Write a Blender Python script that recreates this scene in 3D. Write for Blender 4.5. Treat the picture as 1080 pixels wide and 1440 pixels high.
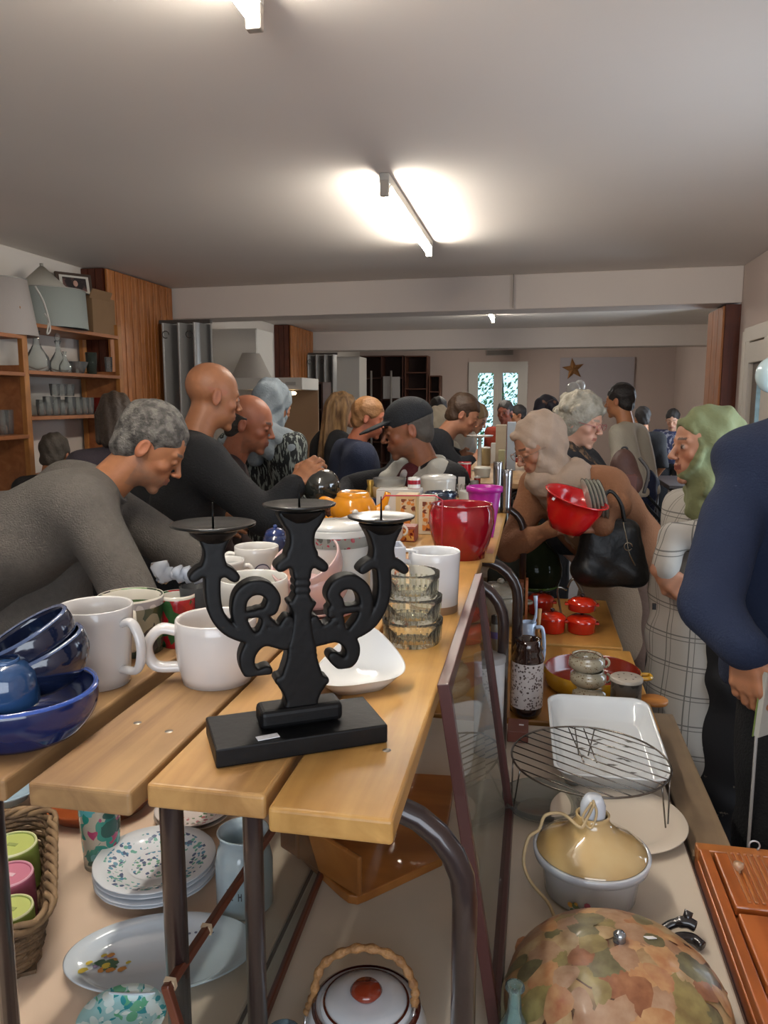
import bpy, math, random
import numpy as np
from mathutils import Vector, Matrix
random.seed(7); rng = np.random.default_rng(7)
D = bpy.data; COL = bpy.context.scene.collection; SC = bpy.context.scene
for o in list(D.objects): D.objects.remove(o)
R = math.radians

# ------------------------------------------------ camera
H = 1.58; YAW = R(11.0); PIT = R(-8.2); F = 1080.0
cam = D.cameras.new('camera'); cam.sensor_fit = 'VERTICAL'; cam.sensor_height = 36; cam.lens = 27.0
cam.clip_start = 0.05
co = D.objects.new('camera', cam); COL.objects.link(co)
co.location = (0, 0, H); co.rotation_euler = (R(90) + PIT, 0, YAW); SC.camera = co
# ------------------------------------------------ world (overcast daylight outside)
w = D.worlds.new('world'); SC.world = w; w.use_nodes = True
bg = w.node_tree.nodes['Background']; bg.inputs[0].default_value = (0.80, 0.90, 1.0, 1); bg.inputs[1].default_value = 1.9
# ------------------------------------------------ large lights: daylight entering the windows behind and right, plus an added far lamp
def area(name, loc, target, sx, sy, power, col):
    l = D.lights.new(name, 'AREA'); l.shape = 'RECTANGLE'; l.size = sx; l.size_y = sy
    l.energy = power; l.color = col
    o = D.objects.new(name, l); COL.objects.link(o); o.location = loc
    d = Vector(target) - Vector(loc); o.rotation_euler = d.to_track_quat('-Z', 'Y').to_euler()
    return o
area('window_daylight', (0.35, -1.45, 1.55), (0.2, 3, 1.45), 2.0, 1.3, 44, (0.80, 0.89, 1.0))
area('side_window_daylight', (1.42, 2.6, 1.35), (0.0, 3.2, 1.2), 1.4, 1.2, 34, (0.70, 0.84, 1.0))
area('far_fill_light', (2.35, 8.6, 1.3), (0.2, 7.4, 0.8), 0.8, 1.8, 60, (0.75, 0.87, 1.0))  # added cool lamp beyond the first beam; no door stands at this spot
SC.view_settings.view_transform = 'Standard'; SC.view_settings.look = 'None'
SC.view_settings.exposure = 0.0; SC.view_settings.gamma = 1.0
SC.view_settings.use_curve_mapping = False
TUBE_EMIT = 128.0
SC.cycles.transparent_max_bounces = 40

# ------------------------------------------------ ray helpers: photograph pixel -> world point on a real plane
fw = np.array([-math.sin(YAW)*math.cos(PIT), math.cos(YAW)*math.cos(PIT), math.sin(PIT)])
rt = np.array([math.cos(YAW), math.sin(YAW), 0.0]); up = np.cross(rt, fw); CAM = np.array([0, 0, H])
def ray(x, y): return fw + rt*((x-540)/F) - up*((y-720)/F)
def PZ(x, y, z): d = ray(x, y); return CAM + d*((z-H)/d[2])
def PY(x, y, Y): d = ray(x, y); return CAM + d*(Y/d[1])
def PX(x, y, X): d = ray(x, y); return CAM + d*(X/d[0])
def PP(x, y, p0, n):
    d = ray(x, y); n = np.array(n, float); return CAM + d*(np.dot(np.array(p0)-CAM, n)/np.dot(d, n))
def dep(p): return float((np.array(p)-CAM) @ fw)
def px2m(p, n): return n*dep(p)/F

# ------------------------------------------------ materials
def lin(h):
    if isinstance(h, str):
        h = h.lstrip('#'); v = [int(h[i:i+2], 16)/255 for i in (0, 2, 4)]
    else: v = list(h)
    return tuple((c/12.92 if c <= 0.04045 else ((c+0.055)/1.055)**2.4) for c in v) + (1.0,)
MC = {}
def nt_new(name):
    m = D.materials.new(name); m.use_nodes = True; nt = m.node_tree
    return m, nt, nt.nodes['Principled BSDF']
def mat(col, rough=0.5, metal=0.0, spec=0.5, var=0.0, vscale=8.0, bump=0.0, bscale=60.0, coat=0.0, col2=None, sheen=0.0, stretch=None, sharp=None, emit=0.0, key=None):
    """plain / noisy principled material. col2 with var mixes by noise; sharp = (lo, hi) of the noise ramp"""
    k = (col, rough, metal, spec, var, vscale, bump, bscale, coat, col2, sheen, stretch, sharp, emit)
    if k in MC: return MC[k]
    m, nt, b = nt_new('mat_%d' % len(MC)); N = nt.nodes; L = nt.links
    b.inputs['Roughness'].default_value = rough; b.inputs['Metallic'].default_value = metal
    b.inputs['Specular IOR Level'].default_value = spec
    b.inputs['Coat Weight'].default_value = coat; b.inputs['Sheen Weight'].default_value = 0.0
    c = lin(col); b.inputs['Base Color'].default_value = c
    if emit: b.inputs['Emission Color'].default_value = c; b.inputs['Emission Strength'].default_value = emit
    if var or bump or col2:
        tc = N.new('ShaderNodeTexCoord'); mp = N.new('ShaderNodeMapping'); L.new(tc.outputs['Object'], mp.inputs[0])
        if stretch: mp.inputs['Scale'].default_value = stretch
    if var or col2:
        nz = N.new('ShaderNodeTexNoise'); nz.inputs['Scale'].default_value = vscale; nz.inputs['Detail'].default_value = 4
        L.new(mp.outputs[0], nz.inputs[0])
        rp = N.new('ShaderNodeMapRange'); lo, hi = sharp if sharp else (0.3, 0.7)
        rp.inputs[1].default_value = lo; rp.inputs[2].default_value = hi; L.new(nz.outputs[0], rp.inputs[0])
        mx = N.new('ShaderNodeMix'); mx.data_type = 'RGBA'; L.new(rp.outputs[0], mx.inputs[0])
        mx.inputs[6].default_value = c
        c2 = lin(col2) if col2 else tuple(x*(1-var) for x in c[:3]) + (1,)
        mx.inputs[7].default_value = c2; L.new(mx.outputs[2], b.inputs['Base Color'])
    if bump:
        n2 = N.new('ShaderNodeTexNoise'); n2.inputs['Scale'].default_value = bscale; n2.inputs['Detail'].default_value = 3
        L.new(mp.outputs[0], n2.inputs[0]); bp = N.new('ShaderNodeBump'); bp.inputs[0].default_value = bump
        bp.inputs[1].default_value = 0.01
        L.new(n2.outputs[0], bp.inputs['Height']); L.new(bp.outputs[0], b.inputs['Normal'])
    MC[k] = m; return m
def wood(c1, c2, rough=0.45, axis='Y', scale=1.0, coat=0.0):
    k = ('wood', c1, c2, rough, axis, scale, coat)
    if k in MC: return MC[k]
    m, nt, b = nt_new('wood_%d' % len(MC)); N = nt.nodes; L = nt.links
    tc = N.new('ShaderNodeTexCoord'); mp = N.new('ShaderNodeMapping'); L.new(tc.outputs['Object'], mp.inputs[0])
    s = [14.0*scale]*3; s['XYZ'.index(axis)] = 1.1*scale; mp.inputs['Scale'].default_value = s
    oi = N.new('ShaderNodeObjectInfo'); vm = N.new('ShaderNodeVectorMath'); vm.operation = 'ADD'
    L.new(mp.outputs[0], vm.inputs[0])
    mm = N.new('ShaderNodeMath'); mm.operation = 'MULTIPLY'; mm.inputs[1].default_value = 37.0
    L.new(oi.outputs['Random'], mm.inputs[0]); L.new(mm.outputs[0], vm.inputs[1])
    nz = N.new('ShaderNodeTexNoise'); nz.inputs['Scale'].default_value = 1.4; nz.inputs['Detail'].default_value = 6; nz.inputs['Distortion'].default_value = 1.2
    L.new(vm.outputs[0], nz.inputs[0])
    rp = N.new('ShaderNodeMapRange'); rp.inputs[1].default_value = 0.35; rp.inputs[2].default_value = 0.68; L.new(nz.outputs[0], rp.inputs[0])
    mx = N.new('ShaderNodeMix'); mx.data_type = 'RGBA'; L.new(rp.outputs[0], mx.inputs[0])
    mx.inputs[6].default_value = lin(c1); mx.inputs[7].default_value = lin(c2)
    # grime and handling marks: broad blotches over the grain
    n4 = N.new('ShaderNodeTexNoise'); n4.inputs['Scale'].default_value = 9.0; n4.inputs['Detail'].default_value = 5
    v4 = N.new('ShaderNodeVectorMath'); L.new(tc.outputs['Object'], v4.inputs[0]); L.new(mm.outputs[0], v4.inputs[1]); L.new(v4.outputs[0], n4.inputs[0])
    r4 = N.new('ShaderNodeMapRange'); r4.inputs[1].default_value = 0.45; r4.inputs[2].default_value = 0.75; r4.inputs[4].default_value = 0.42; L.new(n4.outputs[0], r4.inputs[0])
    mx4 = N.new('ShaderNodeMix'); mx4.data_type = 'RGBA'; L.new(r4.outputs[0], mx4.inputs[0]); L.new(mx.outputs[2], mx4.inputs[6])
    mx4.inputs[7].default_value = tuple(q*0.45 for q in lin(c2)[:3])+(1,)
    L.new(mx4.outputs[2], b.inputs['Base Color'])
    bp = N.new('ShaderNodeBump'); bp.inputs[0].default_value = 0.15; bp.inputs[1].default_value = 0.004
    L.new(nz.outputs[0], bp.inputs['Height']); L.new(bp.outputs[0], b.inputs['Normal'])
    b.inputs['Roughness'].default_value = rough; b.inputs['Coat Weight'].default_value = coat
    MC[k] = m; return m
def glass(col='#ffffff', op=0.10, rough=0.03, key='g'):
    """thin-walled glass: clear transmission with a fresnel gloss and a little body"""
    k = ('glass', col, op, rough)
    if k in MC: return MC[k]
    m = D.materials.new('glass_%d' % len(MC)); m.use_nodes = True; nt = m.node_tree; N = nt.nodes; L = nt.links
    for n in list(N):
        if n.type != 'OUTPUT_MATERIAL': N.remove(n)
    out = [n for n in N if n.type == 'OUTPUT_MATERIAL'][0]
    tr = N.new('ShaderNodeBsdfTransparent'); tr.inputs[0].default_value = lin(col)
    gl = N.new('ShaderNodeBsdfGlossy'); gl.inputs['Roughness'].default_value = rough
    df = N.new('ShaderNodeBsdfTranslucent'); df.inputs[0].default_value = lin(col)
    df2 = N.new('ShaderNodeBsdfDiffuse'); df2.inputs[0].default_value = lin(col)
    fr = N.new('ShaderNodeLayerWeight'); fr.inputs[0].default_value = 0.18
    m0 = N.new('ShaderNodeMixShader'); m0.inputs[0].default_value = 0.5; L.new(df.outputs[0], m0.inputs[1]); L.new(df2.outputs[0], m0.inputs[2])
    m1 = N.new('ShaderNodeMixShader'); m1.inputs[0].default_value = op; L.new(tr.outputs[0], m1.inputs[1]); L.new(m0.outputs[0], m1.inputs[2])
    m2 = N.new('ShaderNodeMixShader'); L.new(fr.outputs['Fresnel'], m2.inputs[0]); L.new(m1.outputs[0], m2.inputs[1]); L.new(gl.outputs[0], m2.inputs[2])
    L.new(m2.outputs[0], out.inputs[0]); MC[k] = m; return m
def pattern(base, spots, scale=30.0, thr=0.35, rough=0.12, mask=None, coat=0.3, seed=0.0, metal=0.0):
    """glaze with blotchy printed motifs: each of `spots` colours fills voronoi cells; mask=(kind,lo,hi) limits it: 'r' radius from z axis, 'z' height, 'ax' = angle"""
    k = ('pat', base, tuple(spots), scale, thr, rough, mask, coat, seed)
    if k in MC: return MC[k]
    m, nt, b = nt_new('print_%d' % len(MC)); N = nt.nodes; L = nt.links
    b.inputs['Roughness'].default_value = rough; b.inputs['Coat Weight'].default_value = coat
    tc = N.new('ShaderNodeTexCoord'); src = tc.outputs['Object']
    cur = None; base_c = lin(base)
    for i, s in enumerate(spots):
        mp = N.new('ShaderNodeMapping'); mp.inputs['Location'].default_value = (seed + 3.1*i, 1.7*i, 0.9*i); L.new(src, mp.inputs[0])
        nz = N.new('ShaderNodeTexNoise'); nz.inputs['Scale'].default_value = scale*0.7; L.new(mp.outputs[0], nz.inputs[0])
        va = N.new('ShaderNodeVectorMath'); va.operation = 'SCALE'; va.inputs['Scale'].default_value = 0.6/scale
        L.new(nz.outputs['Color'], va.inputs[0])
        vb = N.new('ShaderNodeVectorMath'); L.new(mp.outputs[0], vb.inputs[0]); L.new(va.outputs[0], vb.inputs[1])
        vo = N.new('ShaderNodeTexVoronoi'); vo.inputs['Scale'].default_value = scale; L.new(vb.outputs[0], vo.inputs[0])
        lt = N.new('ShaderNodeMath'); lt.operation = 'LESS_THAN'; lt.inputs[1].default_value = thr; L.new(vo.outputs['Distance'], lt.inputs[0])
        n2 = N.new('ShaderNodeTexNoise'); n2.inputs['Scale'].default_value = scale*0.35; L.new(mp.outputs[0], n2.inputs[0])
        g2 = N.new('ShaderNodeMath'); g2.operation = 'GREATER_THAN'; g2.inputs[1].default_value = 0.47; L.new(n2.outputs[0], g2.inputs[0])
        ml = N.new('ShaderNodeMath'); ml.operation = 'MULTIPLY'; L.new(lt.outputs[0], ml.inputs[0]); L.new(g2.outputs[0], ml.inputs[1])
        fac = ml.outputs[0]
        if mask:
            kind, lo, hi = mask
            if kind == 'z': sx = N.new('ShaderNodeSeparateXYZ'); L.new(src, sx.inputs[0]); v = sx.outputs[2]
            else:
                mu = N.new('ShaderNodeVectorMath'); mu.operation = 'MULTIPLY'; mu.inputs[1].default_value = (1, 1, 0); L.new(src, mu.inputs[0])
                le = N.new('ShaderNodeVectorMath'); le.operation = 'LENGTH'; L.new(mu.outputs[0], le.inputs[0]); v = le.outputs['Value']
            a = N.new('ShaderNodeMath'); a.operation = 'GREATER_THAN'; a.inputs[1].default_value = lo; L.new(v, a.inputs[0])
            c = N.new('ShaderNodeMath'); c.operation = 'LESS_THAN'; c.inputs[1].default_value = hi; L.new(v, c.inputs[0])
            d = N.new('ShaderNodeMath'); d.operation = 'MULTIPLY'; L.new(a.outputs[0], d.inputs[0]); L.new(c.outputs[0], d.inputs[1])
            e = N.new('ShaderNodeMath'); e.operation = 'MULTIPLY'; L.new(d.outputs[0], e.inputs[0]); L.new(fac, e.inputs[1]); fac = e.outputs[0]
        mx = N.new('ShaderNodeMix'); mx.data_type = 'RGBA'; L.new(fac, mx.inputs[0])
        if cur is None: mx.inputs[6].default_value = base_c
        else: L.new(cur, mx.inputs[6])
        mx.inputs[7].default_value = lin(s); cur = mx.outputs[2]
    L.new(cur, b.inputs['Base Color']); MC[k] = m; return m
def vcol_mat(rough=0.5, sheen=0.0, bump=0.0, bscale=120, sss=0.0):
    k = ('vc', rough, sheen, bump, bscale)
    if k in MC: return MC[k]
    m, nt, b = nt_new('tinted_%d' % len(MC)); N = nt.nodes; L = nt.links
    a = N.new('ShaderNodeAttribute'); a.attribute_name = 'Col'; L.new(a.outputs[0], b.inputs['Base Color'])
    b.inputs['Roughness'].default_value = rough; b.inputs['Sheen Weight'].default_value = 0.0
    if bump:
        tc = N.new('ShaderNodeTexCoord')
        n2 = N.new('ShaderNodeTexNoise'); n2.inputs['Scale'].default_value = bscale; L.new(tc.outputs['Object'], n2.inputs[0])
        bp = N.new('ShaderNodeBump'); bp.inputs[0].default_value = bump; bp.inputs[1].default_value = 0.004
        L.new(n2.outputs[0], bp.inputs['Height']); L.new(bp.outputs[0], b.inputs['Normal'])
    MC[k] = m; return m

# ------------------------------------------------ objects
def base_name(n): return n
def tag(o, label=None, cat=None, group=None, kind=None):
    if label: o['label'] = label
    if cat: o['category'] = cat
    if group: o['group'] = group
    if kind: o['kind'] = kind
    return o
def thing(name, label, cat, loc=(0, 0, 0), rz=0.0, group=None, rot=None):
    o = D.objects.new(name, None); COL.objects.link(o); o.empty_display_size = 0.05
    o.location = tuple(float(v) for v in loc); o.rotation_euler = rot if rot else (0, 0, rz)
    return tag(o, label, cat, group)
def link_mesh(name, me, m, parent=None, loc=(0, 0, 0), rot=(0, 0, 0)):
    o = D.objects.new(name, me); COL.objects.link(o)
    if m is not None and not me.materials: me.materials.append(m)
    o.location = tuple(float(v) for v in loc); o.rotation_euler = rot
    if parent is not None: o.parent = parent
    return o
BOXN = 0
class MB:
    def __init__(s): s.v = []; s.f = []; s.sm = []
    def add(s, vs, fs, smooth=False):
        n = len(s.v); s.v += [tuple(float(c) for c in v) for v in vs]
        s.f += [tuple(i+n for i in f) for f in fs]; s.sm += [smooth]*len(fs); return s
    def box(s, c, d, rz=0.0, M=None):
        global BOXN
        BOXN += 1; e = 0.00011*(BOXN % 9)  # hair's breadth size differences keep butted faces from coinciding
        x, y, z = (k/2-e*min(1.0, k*20) for k in d)
        vs = [Vector((a*x, b*y, e*z)) for e in (-1, 1) for b in (-1, 1) for a in (-1, 1)]
        rm = M if M is not None else Matrix.Rotation(rz, 3, 'Z')
        vs = [rm @ v + Vector(c) for v in vs]
        return s.add(vs, [(0, 2, 3, 1), (4, 5, 7, 6), (0, 1, 5, 4), (2, 6, 7, 3), (0, 4, 6, 2), (1, 3, 7, 5)])
    def lathe(s, prof, seg=32, c=(0, 0, 0), sx=1.0, sy=1.0, flute=0.0, nf=0, a0=0.0, M=None, smooth=True):
        vs = []; fs = []; n = len(prof)
        for j in range(seg):
            a = 2*math.pi*j/seg + a0; k = 1 + flute*math.cos(nf*a)
            for r, z in prof:
                p = Vector((r*k*math.cos(a)*sx, r*k*math.sin(a)*sy, z))
                if M is not None: p = M @ p
                vs.append(p + Vector(c))
        for j in range(seg):
            j2 = (j+1) % seg
            for i in range(n-1):
                if prof[i][0] < 1e-6 and prof[i+1][0] < 1e-6: continue
                if prof[i][0] < 1e-6: fs.append((j*n+i, j2*n+i+1, j*n+i+1))
                elif prof[i+1][0] < 1e-6: fs.append((j*n+i, j2*n+i, j*n+i+1))
                else: fs.append((j*n+i, j2*n+i, j2*n+i+1, j*n+i+1))
        return s.add(vs, fs, smooth)
    def tube(s, pts, r, seg=8, closed=False, cap=True, flat=None, smooth=True):
        pts = [Vector(tuple(float(c) for c in p)) for p in pts]; n = len(pts)
        rs = r if isinstance(r, (list, tuple)) else [r]*n
        vs = []; fs = []; prev = None
        for i, p in enumerate(pts):
            if closed: t = pts[(i+1) % n] - pts[i-1]
            else: t = pts[min(i+1, n-1)] - pts[max(i-1, 0)]
            t.normalize()
            if prev is None:
                a = Vector((0, 0, 1)) if abs(t.z) < 0.9 else Vector((1, 0, 0)); u = t.cross(a).normalized()
            else:
                u = prev - t*prev.dot(t); u = u.normalized() if u.length > 1e-6 else t.orthogonal().normalized()
            prev = u; v = t.cross(u)
            fl = flat if flat else 1.0
            for k in range(seg):
                a = 2*math.pi*k/seg; vs.append(p + (u*math.cos(a)*fl + v*math.sin(a))*rs[i])
        for i in range(n if closed else n-1):
            i2 = (i+1) % n
            for k in range(seg):
                k2 = (k+1) % seg; fs.append((i*seg+k, i*seg+k2, i2*seg+k2, i2*seg+k))
        if cap and not closed:
            fs.append(tuple(range(seg-1, -1, -1))); fs.append(tuple((n-1)*seg+k for k in range(seg)))
        return s.add(vs, fs, smooth)
    def prism(s, poly, z0, z1, M=None, c=(0, 0, 0), smooth=False):
        n = len(poly); vs = [Vector((x, y, z0)) for x, y in poly] + [Vector((x, y, z1)) for x, y in poly]
        if M is not None: vs = [M @ v for v in vs]
        vs = [v + Vector(c) for v in vs]
        fs = [tuple(range(n-1, -1, -1)), tuple(range(n, 2*n))] + [(i, (i+1) % n, n+(i+1) % n, n+i) for i in range(n)]
        return s.add(vs, fs, smooth)
    def sphere(s, c, r, seg=16, rings=10, M=None):
        rx, ry, rz_ = r if isinstance(r, (tuple, list)) else (r, r, r)
        pr = [(math.sin(math.pi*i/rings), -math.cos(math.pi*i/rings)) for i in range(rings+1)]
        pr[0] = (0, -1); pr[-1] = (0, 1)
        vs = []; fs = []; n = len(pr)
        for j in range(seg):
            a = 2*math.pi*j/seg
            for q, z in pr:
                p = Vector((q*math.cos(a)*rx, q*math.sin(a)*ry, z*rz_))
                if M is not None: p = M @ p
                vs.append(p + Vector(c))
        for j in range(seg):
            j2 = (j+1) % seg
            for i in range(n-1):
                if i == 0: fs.append((j*n, j2*n+1, j*n+1))
                elif i == n-2: fs.append((j*n+i, j2*n+i, j*n+i+1))
                else: fs.append((j*n+i, j2*n+i, j2*n+i+1, j*n+i+1))
        return s.add(vs, fs, True)
    def mesh(s, name):
        me = D.meshes.new(name); me.from_pydata(s.v, [], s.f)
        me.polygons.foreach_set('use_smooth', s.sm); me.update(); return me
    def build(s, name, m, parent=None, loc=(0, 0, 0), rot=(0, 0, 0), bevel=0.0, bseg=2, solid=0.0):
        o = link_mesh(name, s.mesh(name), m, parent, loc, rot)
        if bevel:
            b = o.modifiers.new('bevel', 'BEVEL'); b.width = bevel; b.segments = bseg; b.limit_method = 'ANGLE'
        return o
def copy_tree(o, parent=None):
    c = o.copy(); COL.objects.link(c)
    if parent is not None: c.parent = parent
    for ch in o.children: copy_tree(ch, c)
    return c
def arc(c, r, a0, a1, n, ax='xz', ry=None):
    out = []; ry = ry or r
    for i in range(n+1):
        a = R(a0 + (a1-a0)*i/n); u, v = r*math.cos(a), ry*math.sin(a)
        out.append({'xz': (c[0]+u, c[1], c[2]+v), 'xy': (c[0]+u, c[1]+v, c[2]), 'yz': (c[0], c[1]+u, c[2]+v)}[ax])
    return out
def smooth_path(pts, n=6):
    P = [Vector(tuple(float(c) for c in p)) for p in pts]; P = [P[0]*2-P[1]] + P + [P[-1]*2-P[-2]]; out = []
    for i in range(1, len(P)-2):
        for k in range(n):
            t = k/n; a, b, c, d = P[i-1], P[i], P[i+1], P[i+2]
            out.append(0.5*((2*b) + (c-a)*t + (2*a-5*b+4*c-d)*t*t + (3*b-a-3*c+d)*t**3))
    out.append(P[-2]); return out
def struct(name, mb, m, bevel=0.0):
    o = mb.build(name, m, bevel=bevel); o['kind'] = 'structure'; return o

# ------------------------------------------------ signed distance modelling (bodies, cloth, scrolls)
def rotm(yaw=0.0, pitch=0.0, roll=0.0):
    """local x = person's right, y = facing, z = up.  yaw: world angle of facing, pitch: nod down, roll: tilt to own right (degrees)"""
    M = Matrix.Rotation(R(yaw-90), 3, 'Z') @ Matrix.Rotation(R(-pitch), 3, 'X') @ Matrix.Rotation(R(roll), 3, 'Y')
    return np.array(M)
class SDF:
    def __init__(s, lo, hi, h):
        s.lo = np.array(lo, np.float32); s.h = float(h)
        s.n = np.maximum(np.ceil((np.array(hi)-np.array(lo))/h).astype(int)+1, 4)
        s.ax = [(s.lo[i] + np.arange(s.n[i])*h).astype(np.float32) for i in range(3)]
        s.D = np.full(s.n, 1.0, np.float32)
    def sl(s, lo, hi, mg):
        r = []
        for i in range(3):
            a = int(np.floor((lo[i]-mg-s.lo[i])/s.h)); b = int(np.ceil((hi[i]+mg-s.lo[i])/s.h))+1
            a = max(a, 0); b = min(b, s.n[i])
            if b-a < 1: return None
            r.append(slice(a, b))
        return tuple(r)
    def grid(s, r):
        return (s.ax[0][r[0]][:, None, None], s.ax[1][r[1]][None, :, None], s.ax[2][r[2]][None, None, :])
    def put(s, r, d, k, sub):
        A = s.D[r]
        if sub:
            if k > 0:
                hh = np.clip(0.5 - 0.5*(A+d)/k, 0, 1); s.D[r] = A*(1-hh) + (-d)*hh + k*hh*(1-hh)
            else: s.D[r] = np.maximum(A, -d)
        else:
            if k > 0:
                hh = np.clip(0.5 + 0.5*(A-d)/k, 0, 1); s.D[r] = A*(1-hh) + d*hh - k*hh*(1-hh)
            else: s.D[r] = np.minimum(A, d)
    def cap(s, a, b, ra, rb=None, k=0.01, sub=False, sc=(1, 1, 1)):
        a = np.array(a, float); b = np.array(b, float); rb = ra if rb is None else rb; rm = max(ra, rb)
        r = s.sl(np.minimum(a, b)-rm, np.maximum(a, b)+rm, k+2*s.h)
        if r is None: return s
        X, Y, Z = s.grid(r); ab = b-a; L2 = float(ab@ab)+1e-12
        px, py, pz = X-a[0], Y-a[1], Z-a[2]
        t = np.clip((px*ab[0]+py*ab[1]+pz*ab[2])/L2, 0, 1)
        d = np.sqrt((px-t*ab[0])**2 + (py-t*ab[1])**2 + (pz-t*ab[2])**2) - (ra + (rb-ra)*t)
        s.put(r, d.astype(np.float32), k, sub); return s
    def ell(s, c, rad, k=0.01, sub=False, M=None):
        c = np.array(c, float); rad = np.array(rad, float); rm = rad.max() if M is not None else rad
        r = s.sl(c-rm, c+rm, k+2*s.h)
        if r is None: return s
        X, Y, Z = s.grid(r); px, py, pz = X-c[0], Y-c[1], Z-c[2]
        if M is not None:
            M = np.array(M); px, py, pz = (M[0, i]*px + M[1, i]*py + M[2, i]*pz for i in range(3))
        k0 = np.sqrt((px/rad[0])**2 + (py/rad[1])**2 + (pz/rad[2])**2)
        k1 = np.sqrt((px/rad[0]**2)**2 + (py/rad[1]**2)**2 + (pz/rad[2]**2)**2) + 1e-6
        s.put(r, (k0*(k0-1)/k1).astype(np.float32), k, sub); return s
    def path(s, pts, r, k=0.01, sub=False):
        n = len(pts)
        for i in range(n-1):
            ra = r[i] if isinstance(r, (list, tuple)) else r; rb = r[i+1] if isinstance(r, (list, tuple)) else r
            s.cap(pts[i], pts[i+1], ra, rb, k, sub)
        return s
    def fn(s, f, op='max'):
        X, Y, Z = np.meshgrid(*s.ax, indexing='ij'); d = f(X, Y, Z).astype(np.float32)
        s.D = np.maximum(s.D, d) if op == 'max' else (s.D + d if op == 'add' else np.minimum(s.D, d)); return s
    def net(s):
        d = s.D; d[0] = d[-1] = 1; d[:, 0] = d[:, -1] = 1; d[:, :, 0] = d[:, :, -1] = 1
        S = d < 0; cnt = np.zeros(tuple(k-1 for k in d.shape), np.int8)
        offs = [(i, j, k) for i in (0, 1) for j in (0, 1) for k in (0, 1)]
        m = tuple(k-1 for k in d.shape)
        for o in offs: cnt += S[o[0]:o[0]+m[0], o[1]:o[1]+m[1], o[2]:o[2]+m[2]]
        act = (cnt > 0) & (cnt < 8); I = np.argwhere(act); idx = np.full(m, -1, np.int64); idx[act] = np.arange(len(I))
        if len(I) == 0: return np.zeros((0, 3)), np.zeros((0, 4), int)
        val = {o: d[I[:, 0]+o[0], I[:, 1]+o[1], I[:, 2]+o[2]] for o in offs}
        acc = np.zeros((len(I), 3)); num = np.zeros(len(I))
        for o in offs:
            for ax in range(3):
                if o[ax] == 0:
                    o2 = list(o); o2[ax] = 1; o2 = tuple(o2); a, b = val[o], val[o2]
                    c = (a < 0) != (b < 0); t = np.where(c, a/np.where(c, a-b, 1), 0)
                    p = np.zeros((len(I), 3)); p[:] = o; p[:, ax] = t; acc[c] += p[c]; num[c] += 1
        V = s.lo + (I + acc/num[:, None])*s.h; Q = []
        for ax in range(3):
            a = [slice(None)]*3; b = [slice(None)]*3; a[ax] = slice(0, -1); b[ax] = slice(1, None)
            ch = S[tuple(a)] != S[tuple(b)]; E = np.argwhere(ch); u, v = [(1, 2), (2, 0), (0, 1)][ax]
            E = E[(E[:, u] > 0) & (E[:, v] > 0) & (E[:, u] < d.shape[u]-1) & (E[:, v] < d.shape[v]-1)]
            ins = S[E[:, 0], E[:, 1], E[:, 2]]
            def cell(du, dv):
                e = E.copy(); e[:, u] += du; e[:, v] += dv; return idx[e[:, 0], e[:, 1], e[:, 2]]
            q = np.stack([cell(-1, -1), cell(0, -1), cell(0, 0), cell(-1, 0)], 1); q[~ins] = q[~ins][:, ::-1]; Q.append(q)
        Q = np.concatenate(Q); return V, Q[(Q >= 0).all(1)]
def np_mesh(name, V, Q, col=None):
    me = D.meshes.new(name); me.vertices.add(len(V)); me.vertices.foreach_set('co', np.asarray(V, np.float32).ravel())
    me.loops.add(len(Q)*4); me.loops.foreach_set('vertex_index', Q.astype(np.int32).ravel())
    me.polygons.add(len(Q)); me.polygons.foreach_set('loop_start', np.arange(0, len(Q)*4, 4, dtype=np.int32))
    try: me.polygons.foreach_set('loop_total', np.full(len(Q), 4, np.int32))
    except Exception: pass
    me.polygons.foreach_set('use_smooth', np.ones(len(Q), bool))
    me.update(calc_edges=True)
    if col is not None:
        a = me.color_attributes.new('Col', 'FLOAT_COLOR', 'POINT')
        c = np.ones((len(V), 4), np.float32); c[:, :3] = col; a.data.foreach_set('color', c.ravel())
    return me
def join_np(lst):
    V = []; Q = []; C = []; n = 0
    for v, q, c in lst:
        if len(v) == 0: continue
        V.append(v); Q.append(q+n); C.append(c if np.ndim(c) == 2 else np.tile(np.array(c)[:3], (len(v), 1))); n += len(v)
    return np.concatenate(V), np.concatenate(Q), np.concatenate(C)
# ------------------------------------------------ people
def mesh_prims(prims, h, fold=0.0, ffreq=18.0, clip=None, seed=0.0, K=0.03):
    lo = np.min([np.minimum(np.array(p[1])-max(p[3], p[4]), np.array(p[2])-max(p[3], p[4])) if p[0] == 'c' else np.array(p[1])-np.max(p[2]) for p in prims], 0) - 3*h
    hi = np.max([np.maximum(np.array(p[1])+max(p[3], p[4]), np.array(p[2])+max(p[3], p[4])) if p[0] == 'c' else np.array(p[1])+np.max(p[2]) for p in prims], 0) + 3*h
    g = SDF(lo, hi, h)
    for p in prims:
        if p[0] == 'c': g.cap(p[1], p[2], p[3], p[4], p[5] if len(p) > 5 else K)
        elif p[0] == 'e': g.ell(p[1], p[2], p[4] if len(p) > 4 and p[4] is not None else K, M=p[3])
        elif p[0] == 'x': g.ell(p[1], p[2], 0.004, sub=True, M=p[3])
    if fold:
        f = ffreq
        g.fn(lambda X, Y, Z: fold*(np.sin(f*(X*0.9+Z*0.7)+2.2*np.sin(f*0.45*(Y+Z)+seed)+seed) + 0.6*np.sin(f*1.7*(Y*0.8-Z*0.5)+1.7*np.sin(f*0.6*X+seed))), 'add')
    if clip: g.fn(clip)
    return g.net()
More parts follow.
